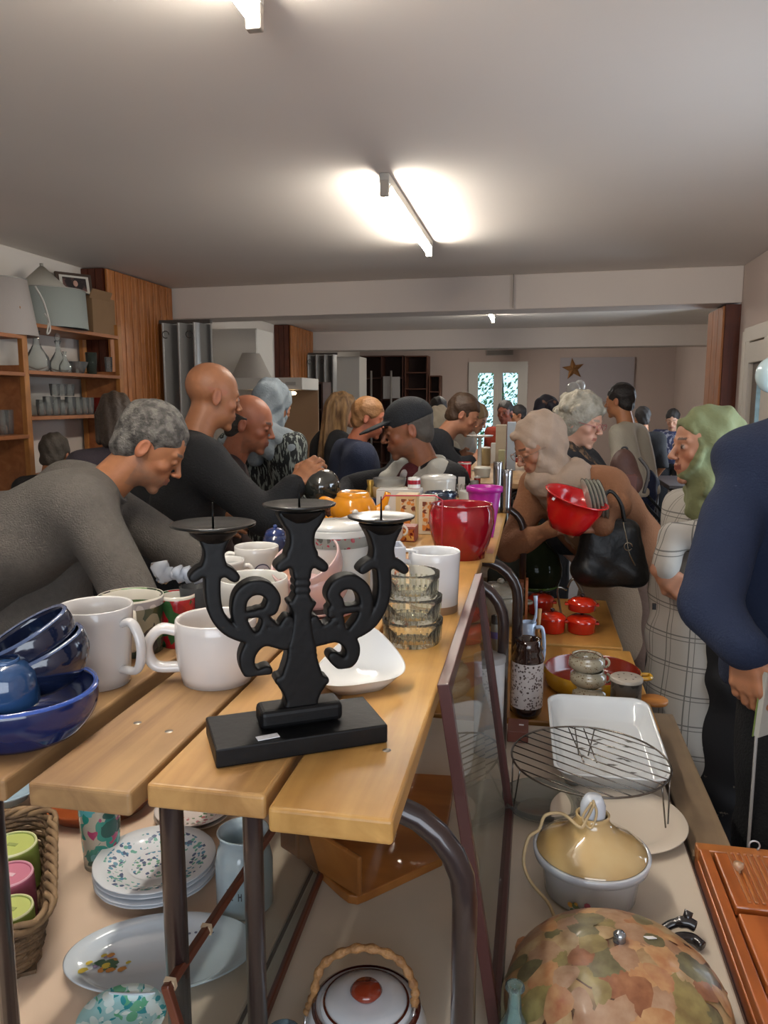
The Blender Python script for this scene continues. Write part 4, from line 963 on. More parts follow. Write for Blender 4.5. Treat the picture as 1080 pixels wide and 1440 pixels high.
MB().lathe(wallp(r*0.74, r*0.97, hb*1.0, 0.0045, 0.004, 0.006), 40).build('body', PINK, t); MB().lathe([(0, 0.0052), (r*0.68, 0.0058), (r*0.90, hb*0.6), (r*0.918, hb*0.99)], 40).build('inner_glaze', PINKI, t)
# white canister
p, h, r = fit(474, 862, 742, 98, 1.2); t = thing('canister', 'tall pale grey canister with a grey printed rim between candle arms', 'canister', p)
MB().lathe(wallp(r*0.97, r, h, 0.004, 0.003), 40).build('body', mat('#c9c9c4', 0.2, coat=0.4), t); MB().lathe([(r+0.0008, h*0.80), (r+0.0008, h*0.93)], 40).build('band', pattern('#86867f', ['#9a3a44', '#56564f'], 70, 0.35), t)
MB().lathe([(r*0.9, h-0.002), (r*0.98, h+0.004), (r*0.7, h+0.012), (0, h+0.014)], 36).build('lid', mat('#d0cec8', 0.2, coat=0.4), t)
# square white mug with pattern
p = PZ(545, 862, 1.2); q = PY(548, 765, p[1]); h = q[2]-1.2; t = thing('square_mug', 'square white mug with blue and orange print right of the right candle arm', 'mug', p, R(18)); s = 0.058
b = MB()
for a_, sx, sy in ((0, s, 0.005), (1, 0.005, s)):
    for k in (-1, 1): b.box((k*(s/2-0.0025) if a_ else 0, 0 if a_ else k*(s/2-0.0025), h/2), (sx, sy, h))
b.box((0, 0, 0.003), (s, s, 0.006)); b.build('body', mat('#ccd0da', 0.15, coat=0.4), t, bevel=0.002)
MB().box((0.012, -s/2-0.0006, h*0.58), (0.008, 0.001, h*0.55)).build('print', pattern('#d8d4d0', ['#d06a20', '#7a2a20'], 160, 0.6), t); MB().box((-0.012, -s/2-0.0006, h*0.75), (0.022, 0.001, h*0.16)).build('print', pattern('#c0c4d0', ['#2c3a6a', '#8a3a3a'], 120, 0.5), t)
MB().tube([(s/2-0.003, 0, h*0.90), (s/2+0.024, 0, h*0.90), (s/2+0.024, 0, h*0.40), (s/2-0.003, 0, h*0.40)], 0.004, 8).build('handle', WHITEB, t)
# orange teapot
OR = mat('#dd8f1c', 0.14, coat=0.5); p, h, r = fit(497, 740, 697, 66, 1.2); t = thing('teapot', 'orange yellow teapot with its spout to the right', 'teapot', p)
MB().lathe([(0, 0), (r*0.7, 0), (r*0.98, h*0.35), (r, h*0.55), (r*0.85, h*0.85), (r*0.70, h), (0, h)], 36).build('body', OR, t)
MB().lathe([(r*0.72, h-0.001), (r*0.70, h+0.008), (r*0.60, h+0.014), (r*0.56, h+0.011), (0, h+0.012)], 32).build('lid', OR, t)
MB().tube(smooth_path([(r*0.8, 0.015, h*0.35), (r*1.25, 0.02, h*0.65), (r*1.45, 0.02, h*1.12)], 5), [0.018, 0.017, 0.016, 0.0145, 0.013, 0.012, 0.0115, 0.011, 0.0105, 0.010, 0.010], 12).build('spout', OR, t)
MB().tube(smooth_path([(-r*0.85, 0, h*0.75), (-r*1.35, 0, h*0.85), (-r*1.5, 0, h*0.5), (-r*1.2, 0, h*0.1), (-r*0.8, 0, h*0.2)], 6), 0.009, 10).build('handle', OR, t)
# ornate white sugar bowls
for px, yb, yr, wp, lb in ((500, 790, 735, 62, 'ornate white lidded sugar bowl in front of the orange teapot'), (545, 775, 728, 44, 'smaller ornate white dish right of the lidded sugar bowl')):
    p, h, r = fit(px, yb, yr, wp, 1.2); t = thing('sugar_bowl', lb, 'bowl', p)
    MB().lathe([(0, 0), (r*0.6, 0), (r*0.55, h*0.1), (r*0.95, h*0.4), (r, h*0.75), (r*0.9, h), (r*0.85, h), (0, h*0.9)], 36, flute=0.03, nf=9).build('body', WHITEW, t)
    MB().lathe([(r*1.02, h), (r*0.8, h+0.008), (r*0.3, h+0.018), (0, h+0.020)], 36, flute=0.05, nf=9).build('lid', WHITEW, t)
    MB().sphere((0, 0, h+0.025), 0.008, 10, 8).build('knob', WHITEW, t)
    for s in (-1, 1): MB().tube(arc((s*r*0.98, 0, h*0.6), 0.012, -90 if s > 0 else 90, 90 if s > 0 else 270, 8), 0.003, 8).build('handle', WHITEW, t)
# carton boxes / tins
def carton(label, px0, px1, ybot, ytop, z, col, dpt=0.06, rz=0, print_=None, nm='carton', open_=False):
    p = PZ((px0+px1)/2, ybot, z); wd = px2m(p, px1-px0); h = PY((px0+px1)/2, ytop, p[1])[2]-z
    t = thing(nm, label, 'box', (p[0], p[1]+dpt/2, z), rz); MB().box((0, 0, h/2), (wd, dpt, h)).build('box_body', mat(col, 0.5), t, bevel=0.002)
    if print_: MB().box((wd*0.08, -dpt/2-0.0006, h*0.5), (wd*0.7, 0.001, h*0.8)).build('print', print_, t)
    MB().box((0, 0, h+0.001), (wd*0.98, dpt*0.98, 0.002)).build('lid', mat(col, 0.5), t); return t
ORP = pattern('#cbb391', ['#a05a20', '#6a3018', '#c87a30'], 55, 0.42, 0.35)
carton('cream carton with orange floral print behind the right candle tray', 588, 612, 752, 700, 1.2, '#cbbfa8', 0.07, 0, ORP)
carton('tan carton with orange print left of the cream carton', 556, 586, 745, 697, 1.2, '#c4a878', 0.07, 0, ORP)
carton('low red and brown patterned box behind the right candle tray', 556, 584, 762, 742, 1.2, '#8a4030', 0.06, 0, pattern('#b0602a', ['#6a1f18', '#d09a50'], 90, 0.5))
carton('flat white box stacked behind the tan carton', 528, 590, 722, 690, 1.2, '#cfcac2', 0.10)
# brass topped bottle, layered glass dish, striped cup
p, h, r = fit(521, 712, 675, 12, 1.2); tag(MB().lathe([(0, 0), (r*1.1, 0), (r*1.1, h*0.6), (r*0.7, h*0.75), (r*0.9, h), (0, h)], 14).build('brass_shaker', mat('#a8863c', 0.3, 0.6), loc=p), 'tiny brass topped shaker before the man in the flat cap', 'shaker')
p, h, r = fit(548, 718, 672, 50, 1.2); t = thing('glass_dish', 'stack of a clear glass bowl over beige and blue dishes', 'bowl', p)
MB().lathe([(0, 0), (r*0.8, 0), (r*1.05, h*0.35), (r, h*0.37), (0, h*0.3)], 28).build('blue_dish', mat('#22385e', 0.2, coat=0.4), t); MB().lathe([(r*0.9, h*0.38), (r*0.98, h*0.7), (r*0.85, h*0.72), (0, h*0.65)], 28).build('beige_dish', mat('#b89868', 0.3, coat=0.3), t)
MB().lathe([(r*0.85, h*0.72), (r*0.95, h), (r*0.92, h), (r*0.8, h*0.74)], 28).build('glass_bowl', glass('#dcdcd8', 0.3), t)
t, p, h, r = mug('small red and white striped cup behind the cream carton', 582, 720, 672, 18, ang=None, rf=1.0, m=WHITE, seg=16, name='striped_cup', cat='cup')
for i in range(4): MB().lathe([(r+0.0008, h*(0.1+0.24*i)), (r+0.0008, h*(0.22+0.24*i))], 16).build('stripe', mat('#9a2030', 0.3), t)
t, p, h, r = mug('large white enamel pot before the striped sleeve of the man in the cap', 616, 712, 672, 50, m=mat('#c9c6bc', 0.2, coat=0.4), ang=180, hw=0.02, rf=0.95, name='white_pot', cat='pot')
MB().lathe([(r*1.03, h), (r*1.0, h+0.006), (r*0.8, h+0.012), (0, h+0.015)], 28).build('lid', mat('#d4d1c8', 0.2, coat=0.4), t)
mug('dark petrol blue bowl standing behind the red flower pot', 620, 722, 692, 46, m=mat('#18283c', 0.1, coat=0.7), rf=0.6, name='blue_bowl', cat='bowl', curve=0.006)
# red flower pot
REDG = mat('#8f0b1a', 0.12, coat=0.6); p, h, r = fit(648, 790, 708, 84, 1.2); t = thing('flower_pot', 'glossy dark red rounded flower pot on the right plank', 'flower pot', p)
r = 45*dep((p[0], p[1], 1.2+h))/F; MB().lathe([(0, 0.004), (r*0.70, 0.004), (r*0.72, 0), (r*0.76, 0), (r*0.92, h*0.35), (r*1.03, h*0.65), (r*1.02, h*0.88), (r*0.96, h*0.985), (r*0.98, h), (r*0.94, h*1.005), (r*0.90, h*0.97), (r*0.96, h*0.65), (r*0.7, 0.01), (0, 0.01)], 56).build('body', REDG, t)
# magenta pot
MAG = mat('#a51a8a', 0.35); p, h, r = fit(680, 758, 684, 44, 1.2); t = thing('magenta_pot', 'bright magenta tapering pot behind the red flower pot', 'flower pot', p); r = 25*dep((p[0], p[1], 1.2+h))/F
MB().lathe(wallp(r*0.55, r*0.97, h, 0.003, 0.003), 32).build('body', MAG, t); MB().lathe([(r*0.97, h*0.90), (r*1.03, h*0.90), (r*1.03, h), (r*0.98, h+0.001)], 32).build('rim', MAG, t)
# steel tumblers
ST = mat('#8f8c8c', 0.22, 0.95)
for px, yb, yr, wp, lb in ((699, 722, 650, 13, 'tall narrow steel tumbler, left one of the steel group by the magenta pot'), (711, 722, 661, 17, 'wide steel tumbler, right one of the steel group by the magenta pot')):
    p, h, r = fit(px, yb, yr, wp, 1.2); t = thing('steel_tumbler', lb, 'tumbler', p); MB().lathe(wallp(r*0.8, r, h, 0.002, 0.002), 20, flute=0.05, nf=10).build('body', ST, t); MB().lathe([(r*1.05, h-0.004), (r*1.06, h), (r, h+0.001)], 20).build('rim', ST, t)
# white mug with brown foot
t, p, h, r = mug('tall white mug with a brown foot behind the glass ramekins', 610, 866, 775, 73, m=mat('#dfe0e2', 0.2, coat=0.3), ang=205, hw=0.022, rf=0.92, t=0.005)
MB().lathe([(r*0.925, 0.0), (r*0.93, 0.003), (r*0.935, h*0.13)], 36).build('foot_band', mat('#a08468', 0.5), t)
# red wire basket
RW_ = mat('#a8283c', 0.4); p = PZ(545, 800, 1.2); t = thing('wire_basket', 'thin red wire basket frame in front of the red flower pot', 'basket', (p[0]+0.05, p[1]+0.05, 1.2)); o3 = np.array((p[0]+0.05, p[1]+0.05, 1.2))
tp = [PP(x, y, p, (0, 1, 0)) for x, y in ((536, 745), (536, 704), (542, 697), (612, 697), (622, 703), (621, 782))]
tp[0][2] = 1.203; tp[-1][2] = 1.203; b = MB(); b.tube([np.array(q)-o3 for q in tp], 0.0018, 6); b.build('handle_wire', RW_, t)
x0 = tp[0][0]-o3[0]; x1 = tp[-1][0]-o3[0]; y0_ = p[1]-o3[1]; b = MB(); b.tube([(x0, y0_, 0.003), (x1, y0_, 0.003), (x1, y0_+0.10, 0.003), (x0, y0_+0.10, 0.003)], 0.0018, 6, closed=True); b.build('base_wire', RW_, t)
# glass ramekins
RG = glass('#fdfdf6', 0.07, 0.02); p, h, r = fit(580, 914, 868, 82, 1.2); zz = 1.2; hs = h
for i, (k, lb) in enumerate(((1.0, 'bottom glass ramekin of the stack of three, standing on the plank'), (0.99, 'middle ribbed glass ramekin of the stack of three'), (0.90, 'top ribbed glass ramekin of the stack of three'))):
    t = thing('ramekin', lb, 'ramekin', (p[0]-(0.001 if i else 0), p[1], zz)); rk = r*k
    MB().lathe([(0, 0.003), (rk*0.86, 0), (rk*0.92, 0.002), (rk*0.96, hs*0.55), (rk*0.97, hs*0.72), (rk*1.03, hs*0.76), (rk*1.04, hs), (rk*0.99, hs), (rk*0.93, hs*0.75), (rk*0.90, hs*0.2), (0, 0.006)], 64, flute=0.006, nf=32).build('body', RG, t)
    b = MB()
    for q in range(28):
        a = 2*math.pi*q/28; b.tube([(rk*0.955*math.cos(a), rk*0.955*math.sin(a), 0.006), (rk*0.985*math.cos(a), rk*0.985*math.sin(a), hs*0.66)], 0.0016, 4)
    b.build('ribs', RG, t); zz += hs*0.93
# white leaf dish
p, h, r = fit(500, 985, 930, 120, 1.2); t = thing('leaf_dish', 'white lobed porcelain dish behind the black candle holder', 'dish', p, R(20)); b = MB(); vs = []; fs = []; n = 72; m_ = []
for j in range(n):
    a = 2*math.pi*j/n; k = 1+0.10*math.cos(3*a+0.5)+0.05*math.cos(a*2); lift = 0.5+0.5*math.cos(a-1.1); lift = 1.5*lift**5
    for rr3, z in ((0, 0), (r*0.62*k, 0), (r*0.80*k, 0.010), (r*1.0*k, h*0.55+0.030*lift), (r*1.03*k, h*0.58+0.034*lift), (r*0.99*k, h*0.56+0.033*lift), (r*0.78*k, 0.015), (r*0.5*k, 0.007), (0, 0.006)): vs.append((rr3*math.cos(a), rr3*math.sin(a)*0.86, z))
for j in range(n):
    for i in range(8): fs.append((j*9+i, ((j+1) % n)*9+i, ((j+1) % n)*9+i+1, j*9+i+1))
b.add(vs, fs, True).build('body', mat('#e4e4e2', 0.12, coat=0.5), t)
# ---------------- black candle holder
BK = mat('#060607', 0.5, spec=0.3, bump=0.05, bscale=90); BKT = mat('#3a3a38', 0.22, 0.7)
zt_ = 1.2; c00 = PZ(303, 1083, zt_); c10 = PZ(547, 1045, zt_); ux = c10-c00; Lb = np.linalg.norm(ux); ux = ux/Lb; ang = math.atan2(ux[1], ux[0]); uy = np.array((-math.sin(ang), math.cos(ang), 0))
hb = PY(300, 1052, c00[1])[2]-zt_; hb = max(0.018, min(hb, 0.022)); db = 0.092
cc = c00+ux*Lb/2+uy*db/2; t = thing('candle_holder', 'black three armed wooden candle holder on a flat rectangular base', 'candle holder', cc, ang)
MB().box((0, 0, hb/2), (Lb, db, hb)).build('base', BK, t, bevel=0.002); sticker(t, (-Lb*0.20, -db/2+0.012, hb+0.0006), (0, 0, 0.1), (0.024, 0.010))
def cl(x, y):
    q = PP(x, y, cc, uy)-cc; return np.array((float(q@ux), 0.0, float(q[2])))
def stroke(g, pts, ws, k=0.003):
    P_ = [cl(x, y) for x, y in pts]; s = dep(cc)/F
    for i in range(len(P_)-1): g.cap(P_[i], P_[i+1], ws[i]*s if isinstance(ws, list) else ws*s, ws[i+1]*s if isinstance(ws, list) else ws*s, k)
def flat_y(th):  # slab: keep the scroll work within +-th with rounded edges
    return lambda X, Y, Z: np.abs(Y)-th
def slabgrid(px0, py0, px1, py1, h=0.0016):
    a = cl(px0, py1); b_ = cl(px1, py0); return SDF((a[0], -0.019, a[2]), (b_[0], 0.019, b_[2]), h)
def sdf2d(g, segs, th):
    """extrude a 2D union of tapered strokes in y with softly rounded edges"""
    X = g.ax[0][:, None]; Z = g.ax[2][None, :]; D2 = np.full((len(g.ax[0]), len(g.ax[2])), 1.0, np.float32)
    for a, b_, ra, rb, k in segs:
        ax_, az = a[0], a[2]; bx, bz = b_[0]-ax_, b_[2]-az; L2 = bx*bx+bz*bz+1e-12; tt = np.clip(((X-ax_)*bx+(Z-az)*bz)/L2, 0, 1)
        d = np.sqrt((X-ax_-tt*bx)**2+(Z-az-tt*bz)**2)-(ra+(rb-ra)*tt); hh = np.clip(0.5+0.5*(D2-d)/k, 0, 1); D2 = D2*(1-hh)+d*hh-k*hh*(1-hh)
    Y = np.abs(g.ax[1])-th; r0 = 0.0028; dx = D2[:, None, :]+r0; dy = (Y+r0)[None, :, None]
    g.D = (np.sqrt(np.maximum(dx, 0)**2+np.maximum(dy, 0)**2)+np.minimum(np.maximum(dx, dy), 0)-r0).astype(np.float32); return g
def S2(pts, ws, k=0.0025):
    out = []; s = dep(cc)/F; P_ = [cl(x, y) for x, y in pts]
    for i in range(len(P_)-1):
        wa = (ws[i] if isinstance(ws, list) else ws)*s; wb = (ws[i+1] if isinstance(ws, list) else ws)*s; out.append((P_[i], P_[i+1], wa, wb, k))
    return out
def sp2(pts, n=5):
    q = smooth_path([(x, y, 0) for x, y in pts], n); return [(v.x, v.y) for v in q]
ytop = 1000
stem = []
xs_ = 422; prof = [(722, 33), (734, 26), (744, 19), (755, 17), (768, 18), (776, 22), (784, 22), (797, 14), (808, 12), (838, 12), (848, 17), (858, 13), (876, 14), (890, 16), (905, 20), (925, 22), (938, 26), (950, 30), (960, 32), (970, 26), (982, 22), (993, 25), (1003, 22), (1012, 30), (1022, 44)]
for (ya_, wa), (yb_, wb) in zip(prof[:-1], prof[1:]):
    for k in range(4):
        f_ = k/3; y_ = ya_+(yb_-ya_)*f_; w_ = wa+(wb-wa)*f_; rr4 = 5.5; stem += S2([(xs_-w_+rr4, y_), (xs_+w_-rr4, y_)], rr4, 0.001)
for s in (-1, 1):
    stem += S2(sp2([(xs_, 800), (xs_+s*16, 787), (xs_+s*30, 795)], 4), [9]+[8]*7+[5] if False else 7)   # leaf flares
    stem += S2([(xs_+s*20, 1012), (xs_+s*46, 1024)], [10, 8]); stem += S2([(xs_+s*8, 852), (xs_+s*17, 845)], [5, 3])
    stem += S2([(xs_+s*24, 957), (xs_+s*32, 953)], [9, 6])
g = slabgrid(360, 712, 485, 1042); sdf2d(g, stem, 0.0125); V, Q = g.net(); link_mesh('stem', np_mesh('stem', V, Q), BK, t)
b = MB(); fz = cl(421, 1036)[2]; hb2 = hb
b.box((0.0+cl(421, 1015)[0], 0, hb2+0.011), (0.094, 0.036, 0.022)); b.build('foot_block', BK, t, bevel=0.006, bseg=3)
def armshape(side):
    if side < 0:
        sh = [(298, 750), (298, 800)]; cv = sp2([(298, 798), (298, 835), (304, 862), (320, 882), (345, 893), (372, 897), (400, 905)], 5); fx = 300
        up = sp2([(352, 896), (340, 878), (334, 858), (338, 836), (354, 824), (372, 826), (383, 840), (379, 853)], 5)
        lo_ = sp2([(402, 893), (378, 890), (357, 901), (346, 920), (348, 938), (360, 947), (374, 940)], 5); ex = [[(345, 862), (368, 858), (383, 848)], [(366, 888), (372, 868), (362, 858)], [(372, 868), (392, 884), (406, 878)], [(388, 893), (402, 868), (410, 880)]]
        fun = [(752, 24), (762, 18), (774, 14), (782, 14), (792, 17), (800, 14)]; lf = 808
    else:
        sh = [(536, 740), (536, 795)]; cv = sp2([(536, 795), (537, 828), (530, 855), (515, 876), (492, 889), (466, 893), (440, 900)], 5); fx = 536
        up = sp2([(492, 886), (505, 870), (512, 850), (508, 828), (492, 816), (474, 820), (465, 834), (472, 846)], 5)
        lo_ = sp2([(440, 893), (462, 886), (482, 893), (493, 908), (490, 924), (478, 930), (465, 920)], 5); ex = [[(500, 853), (478, 856), (462, 862)], [(478, 886), (474, 864), (462, 855)], [(474, 866), (452, 882), (440, 876)], [(452, 893), (440, 868), (434, 880)]]
        fun = [(741, 26), (750, 21), (761, 17), (770, 15), (780, 16), (788, 13)]; lf = 797
    segs = S2(sh, 10) + S2(cv, [10-4*i/len(cv) for i in range(len(cv))]) + S2(up, [7+2.5*math.sin(3.0*i/len(up)) for i in range(len(up))]) + S2(lo_, [12-5*i/len(lo_) for i in range(len(lo_))])
    segs += S2([up[-1], (up[-1][0]-side*0, up[-1][1]-3)], [10, 8])
    for e in ex: segs += S2(sp2(e, 3), 5)
    for (ya_, wa), (yb_, wb) in zip(fun[:-1], fun[1:]):
        for k in range(4): f_ = k/3; y_ = ya_+(yb_-ya_)*f_; w_ = wa+(wb-wa)*f_; segs += S2([(fx-w_+5, y_), (fx+w_-5, y_)], 5, 0.001)
    for s in (-1, 1): segs += S2(sp2([(fx, lf-1), (fx+s*16, lf-7), (fx+s*29, lf+2)], 4), 6.5)
    return segs, (255, 735, 425, 960) if side < 0 else (420, 728, 580, 945)
for side in (-1, 1):
    segs, bx = armshape(side); g = slabgrid(*bx); sdf2d(g, segs, 0.0115); V, Q = g.net(); link_mesh('scroll_arm', np_mesh('scroll_arm', V, Q), BK, t)
for x, y, w_ in ((421, 716, 49), (300, 744, 55), (536, 733, 47)):
    c_ = cl(x, y+2); rr5 = w_*dep(cc)/F; tr_ = MB().lathe([(0, 0), (rr5*0.55, 0.0), (rr5, 0.006), (rr5*1.01, 0.008), (rr5*0.96, 0.0085), (rr5*0.55, 0.003), (0, 0.0028)], 44).build('drip_tray', BKT, t, c_)
    MB().tube([(0, 0, 0.002), (0, 0, 0.03)], [0.0015, 0.0006], 8).build('spike', mat('#151515', 0.3, 0.8), tr_)
    MB().lathe([(0.014, -0.012), (0.024, -0.004), (0.026, 0.0)], 24).build('socket', BK, tr_)
# ---------------- right leaning glass frame
BRN = mat('#4a2522', 0.4, coat=0.2); BRN2 = mat('#5f2f1d', 0.4, coat=0.2)
def leaning_frame(label, near_b, far_b, near_t, far_t, m, gm, wd=0.02, th=0.016):
    nb_, fb, ntp, ft = [np.array(q, float) for q in (near_b, far_b, near_t, far_t)]; t = thing('glazed_picture', label, 'picture', nb_)
    def bar(a, b_, ww, tt):
        a = Vector(a-nb_); b_ = Vector(b_-nb_); d = b_-a; L_ = d.length; nrm = Vector(np.cross(ntp-nb_, fb-nb_)).normalized()
        x = d.normalized(); z = nrm; y = z.cross(x); M = Matrix((x, y, z)).transposed(); return MB().box((a+b_)/2, (L_+ww, ww, tt), M=M).build('frame_bar', m, t, bevel=0.0015)
    bar(nb_, fb, wd, th); bar(ntp, ft, wd, th); bar(nb_, ntp, wd, th); bar(fb, ft, wd, th)
    MB().add([nb_-nb_, fb-nb_, ft-nb_, ntp-nb_], [(0, 1, 2, 3)]).build('pane', gm, t); return t
leaning_frame('brown framed glass pane leaning on the right side of the bench', (-0.030, 0.925, 0.762), (-0.028, 1.475, 0.762), (-0.102, 0.925, 1.222), (-0.098, 1.475, 1.238), BRN, glass('#dfe6e2', 0.06), 0.016, 0.016)
nt_ = PY(235, 1390, 0.70); ft_ = PY(425, 1105, 1.26); tf = leaning_frame('brown framed glass pane with tape wraps lying between the bench legs', (nt_[0]+0.05, 0.70, 0.762), (ft_[0]+0.05, 1.26, 0.762), tuple(nt_), tuple(ft_), BRN2, glass('#d8e4e6', 0.07), 0.010, 0.010)
for k in (0.015, 0.20): q = nt_+(ft_-nt_)*k-np.array(tf.location); MB().box(tuple(q), (0.0125, 0.006, 0.0125), M=Matrix.Rotation(0.2, 3, 'X')).build('tape', mat('#c4ae90', 0.6), tf)
# ------------------------------------------------ goods on the lower tables
ZT = 0.75
# wicker basket with upturned cups
bc = PZ(73, 1382, ZT); hB = max(0.095, PY(76, 1303, bc[1])[2]-ZT); e_ = PZ(79, 1150, ZT+hB)-PZ(76, 1303, ZT+hB); Wb, Lb_ = 0.26, float(np.linalg.norm(e_[:2]))+0.03; rzB = math.atan2(e_[1], e_[0])-math.pi/2
ctr = np.array((bc[0], bc[1], ZT))+np.array((math.cos(rzB)*-Wb/2-math.sin(rzB)*Lb_/2, math.sin(rzB)*-Wb/2+math.cos(rzB)*Lb_/2, 0))
t = thing('wicker_basket', 'brown oblong wicker basket holding upturned cups', 'basket', ctr, rzB)
WK = mat('#7a5f42', 0.7, col2='#4f3b28', vscale=40, bump=0.5, bscale=120); WK2 = mat('#8f7352', 0.7, col2='#5f4830', vscale=30)
def rrect(w_, l_, r_, n=6):
    out = []
    for sx, sy, a0 in ((1, 1, 0), (-1, 1, 90), (-1, -1, 180), (1, -1, 270)):
        for i in range(n+1): a = R(a0+90*i/n); out.append((sx*(w_/2-r_)+r_*math.cos(a), sy*(l_/2-r_)+r_*math.sin(a)))
    return out
def along(poly, step):
    out = []; n = len(poly)
    for i in range(n):
        a = Vector(poly[i]); c = Vector(poly[(i+1) % n]); k = max(1, int((c-a).length/step))
        for j in range(k): out.append(a.lerp(c, j/k))
    return out
b = MB(); rows = 13; rw = hB/rows
for j in range(rows):
    fl = 0.86+0.14*(j/rows); P_ = along(rrect(Wb*fl, Lb_*fl, 0.05), 0.008)
    b.tube([(p.x*(1+0.018*math.sin(i*math.pi/2+j*math.pi)), p.y*(1+0.012*math.sin(i*math.pi/2+j*math.pi)), rw*(j+0.5)) for i, p in enumerate(P_)], rw*0.56, 6, closed=True)
b.build('weave', WK, t)
for q in range(3):
    P_ = along(rrect(Wb*1.02, Lb_*1.02, 0.05), 0.010); b = MB()
    b.tube([(p.x+0.006*math.cos(i*0.8+q*2.1)*(1 if abs(p.x) > Wb*0.4 else 0.3), p.y+0.006*math.cos(i*0.8+q*2.1)*(1 if abs(p.y) > Lb_*0.4 else 0.3), hB+0.006*math.sin(i*0.8+q*2.1)) for i, p in enumerate(P_)], 0.0048, 7, closed=True); b.build('braided_rim', WK2, t)
MB().box((0, 0, 0.004), (Wb*0.84, Lb_*0.84, 0.006)).build('bottom', WK, t)
def upcup(label, px, py, zt, col, col2, r=0.037, tilt=(0, 0)):
    p = PZ(px, py, zt); h = 0.075; t = thing('cup', label, 'cup', (p[0], p[1], zt-h), rot=(R(tilt[0]), R(tilt[1]), 0)); m = mat(col, 0.25, coat=0.3); m2 = mat(col2, 0.35, coat=0.2)
    MB().lathe([(r*1.06, 0), (r*1.04, h*0.5), (r, h-0.006), (r*0.97, h-0.001), (r*0.90, h), (r*0.86, h-0.003), (0, h-0.003), (0, h-0.007), (r*0.85, h-0.007), (r*0.97, 0), (r*1.06, 0)], 36).build('body', m, t)
    MB().lathe([(0, h-0.0024), (r*0.85, h-0.0024)], 30).build('base_disc', m2, t); MB().lathe([(r*0.88, h-0.0005), (r*0.96, h+0.0005), (r*0.985, h-0.003)], 36).build('foot_ring', mat('#cfd0a0' if col2[1] in 'bc' and col != '#a85a70' else '#d8a0ae', 0.3), t)
    MB().box((0, 0, h-0.0018), (0.018, 0.008, 0.0008)).build('base_mark', mat('#8f9a58' if col != '#a85a70' else '#d9b8c0', 0.5), t)
upcup('upturned lime green cup, farthest in the wicker basket', 17, 1186, ZT+0.088, '#8a9a4c', '#b5bf6a', 0.040)
upcup('upturned pink cup between the two lime green cups in the basket', 13, 1228, ZT+0.088, '#a85a70', '#c4788c', 0.036)
upcup('upturned lime green cup, nearest in the wicker basket', 14, 1276, ZT+0.088, '#8a9a4c', '#b9c270', 0.033)
# plates
FLOR = pattern('#d2d4d6', ['#5a8aa0', '#6aa090', '#54607a'], 85, 0.36, 0.15, ('r', 0.055, 0.088)); 
def plate(label, px, py, z, r, m, h=0.018, name='plate', cat='plate', sx=1.0, sy=1.0, rz=0.0, n=1, sc=0.0, group=None, rot=None, seg=64):
    p = PZ(px, py, z); t = thing(name, label, cat, p, rz, group=group, rot=rot)
    for i in range(n):
        MB().lathe([(0, 0.001), (r*0.58, 0), (r*0.62, 0.001), (r*0.72, h*0.5), (r*0.98, h*0.92), (r, h), (r*0.985, h*1.08), (r*0.72, h*0.66), (r*0.60, h*0.28), (0, h*0.24)], seg, (0, 0, i*0.007), sx, sy, flute=sc, nf=16).build('plate' if n > 1 else 'body', m, t)
    return t
t = plate('uppermost of the white scalloped plates with small blue flowers', 219, 1219, ZT+0.026, 0.104, FLOR, sc=0.004); MB().lathe([(0, 0.0052), (0.045, 0.0056)], 30).build('centre_print', pattern('#d2d4d6', ['#5a8aa0', '#6a9a80', '#54607a'], 95, 0.34, 0.15, ('r', 0.0, 0.04)), t)
pp = PZ(219, 1219, ZT+0.026)
for i, lb in enumerate(('bottom white scalloped plate of the flowered pile', 'second white scalloped plate from the bottom of the flowered pile', 'third white scalloped plate from the bottom of the flowered pile')):
    tt = thing('plate', lb, 'plate', (pp[0]+0.002*math.sin(i*2), pp[1]+0.002*math.cos(i*3), ZT+0.0085*i), i*0.11)
    MB().lathe([(0, 0.001), (0.060, 0), (0.065, 0.001), (0.075, 0.009), (0.102, 0.0165), (0.104, 0.018), (0.1025, 0.0194), (0.075, 0.012), (0.062, 0.005), (0, 0.0043)], 64, flute=0.004, nf=16).build('body', mat('#cfd2d6', 0.15, coat=0.4), tt)
p = PZ(228, 1352, ZT); t = thing('oval_platter', 'large pale blue white oval platter with a painted bouquet', 'platter', p, R(18))
MB().lathe([(0, 0), (0.105, 0), (0.120, 0.008), (0.138, 0.017), (0.140, 0.0185), (0.137, 0.020), (0.118, 0.012), (0.104, 0.005), (0, 0.004)], 72, sx=1.0, sy=0.62).build('body', mat('#c4ccd2', 0.12, coat=0.5), t)
bq = MB(); bl = [MB(), MB(), MB(), MB()]; cxy = (-0.078, -0.004)
for i in range(34):
    a = rng.uniform(0, 6.28); d = abs(rng.normal())*0.014; x, y = cxy[0]+d*math.cos(a), cxy[1]+d*math.sin(a)*1.1; r_ = rng.uniform(0.003, 0.0068); k = int(rng.integers(0, 4)); zz_ = 0.0058+0.00002*i+0.012*max(0, (math.hypot(x, y/0.62)-0.100)/0.02)
    bl[k].add([(x, y, zz_)]+[(x+r_*(1+0.25*math.cos(5*q))*math.cos(q*0.785), y+r_*(1+0.25*math.cos(5*q))*math.sin(q*0.785), zz_) for q in range(8)], [(0, q+1, (q+1) % 8+1) for q in range(8)])
for k, c in enumerate(('#c9b040', '#c08038', '#3a5a40', '#8a7a98')): bl[k].build('painted_flower', mat(c, 0.3), t)
b = MB()
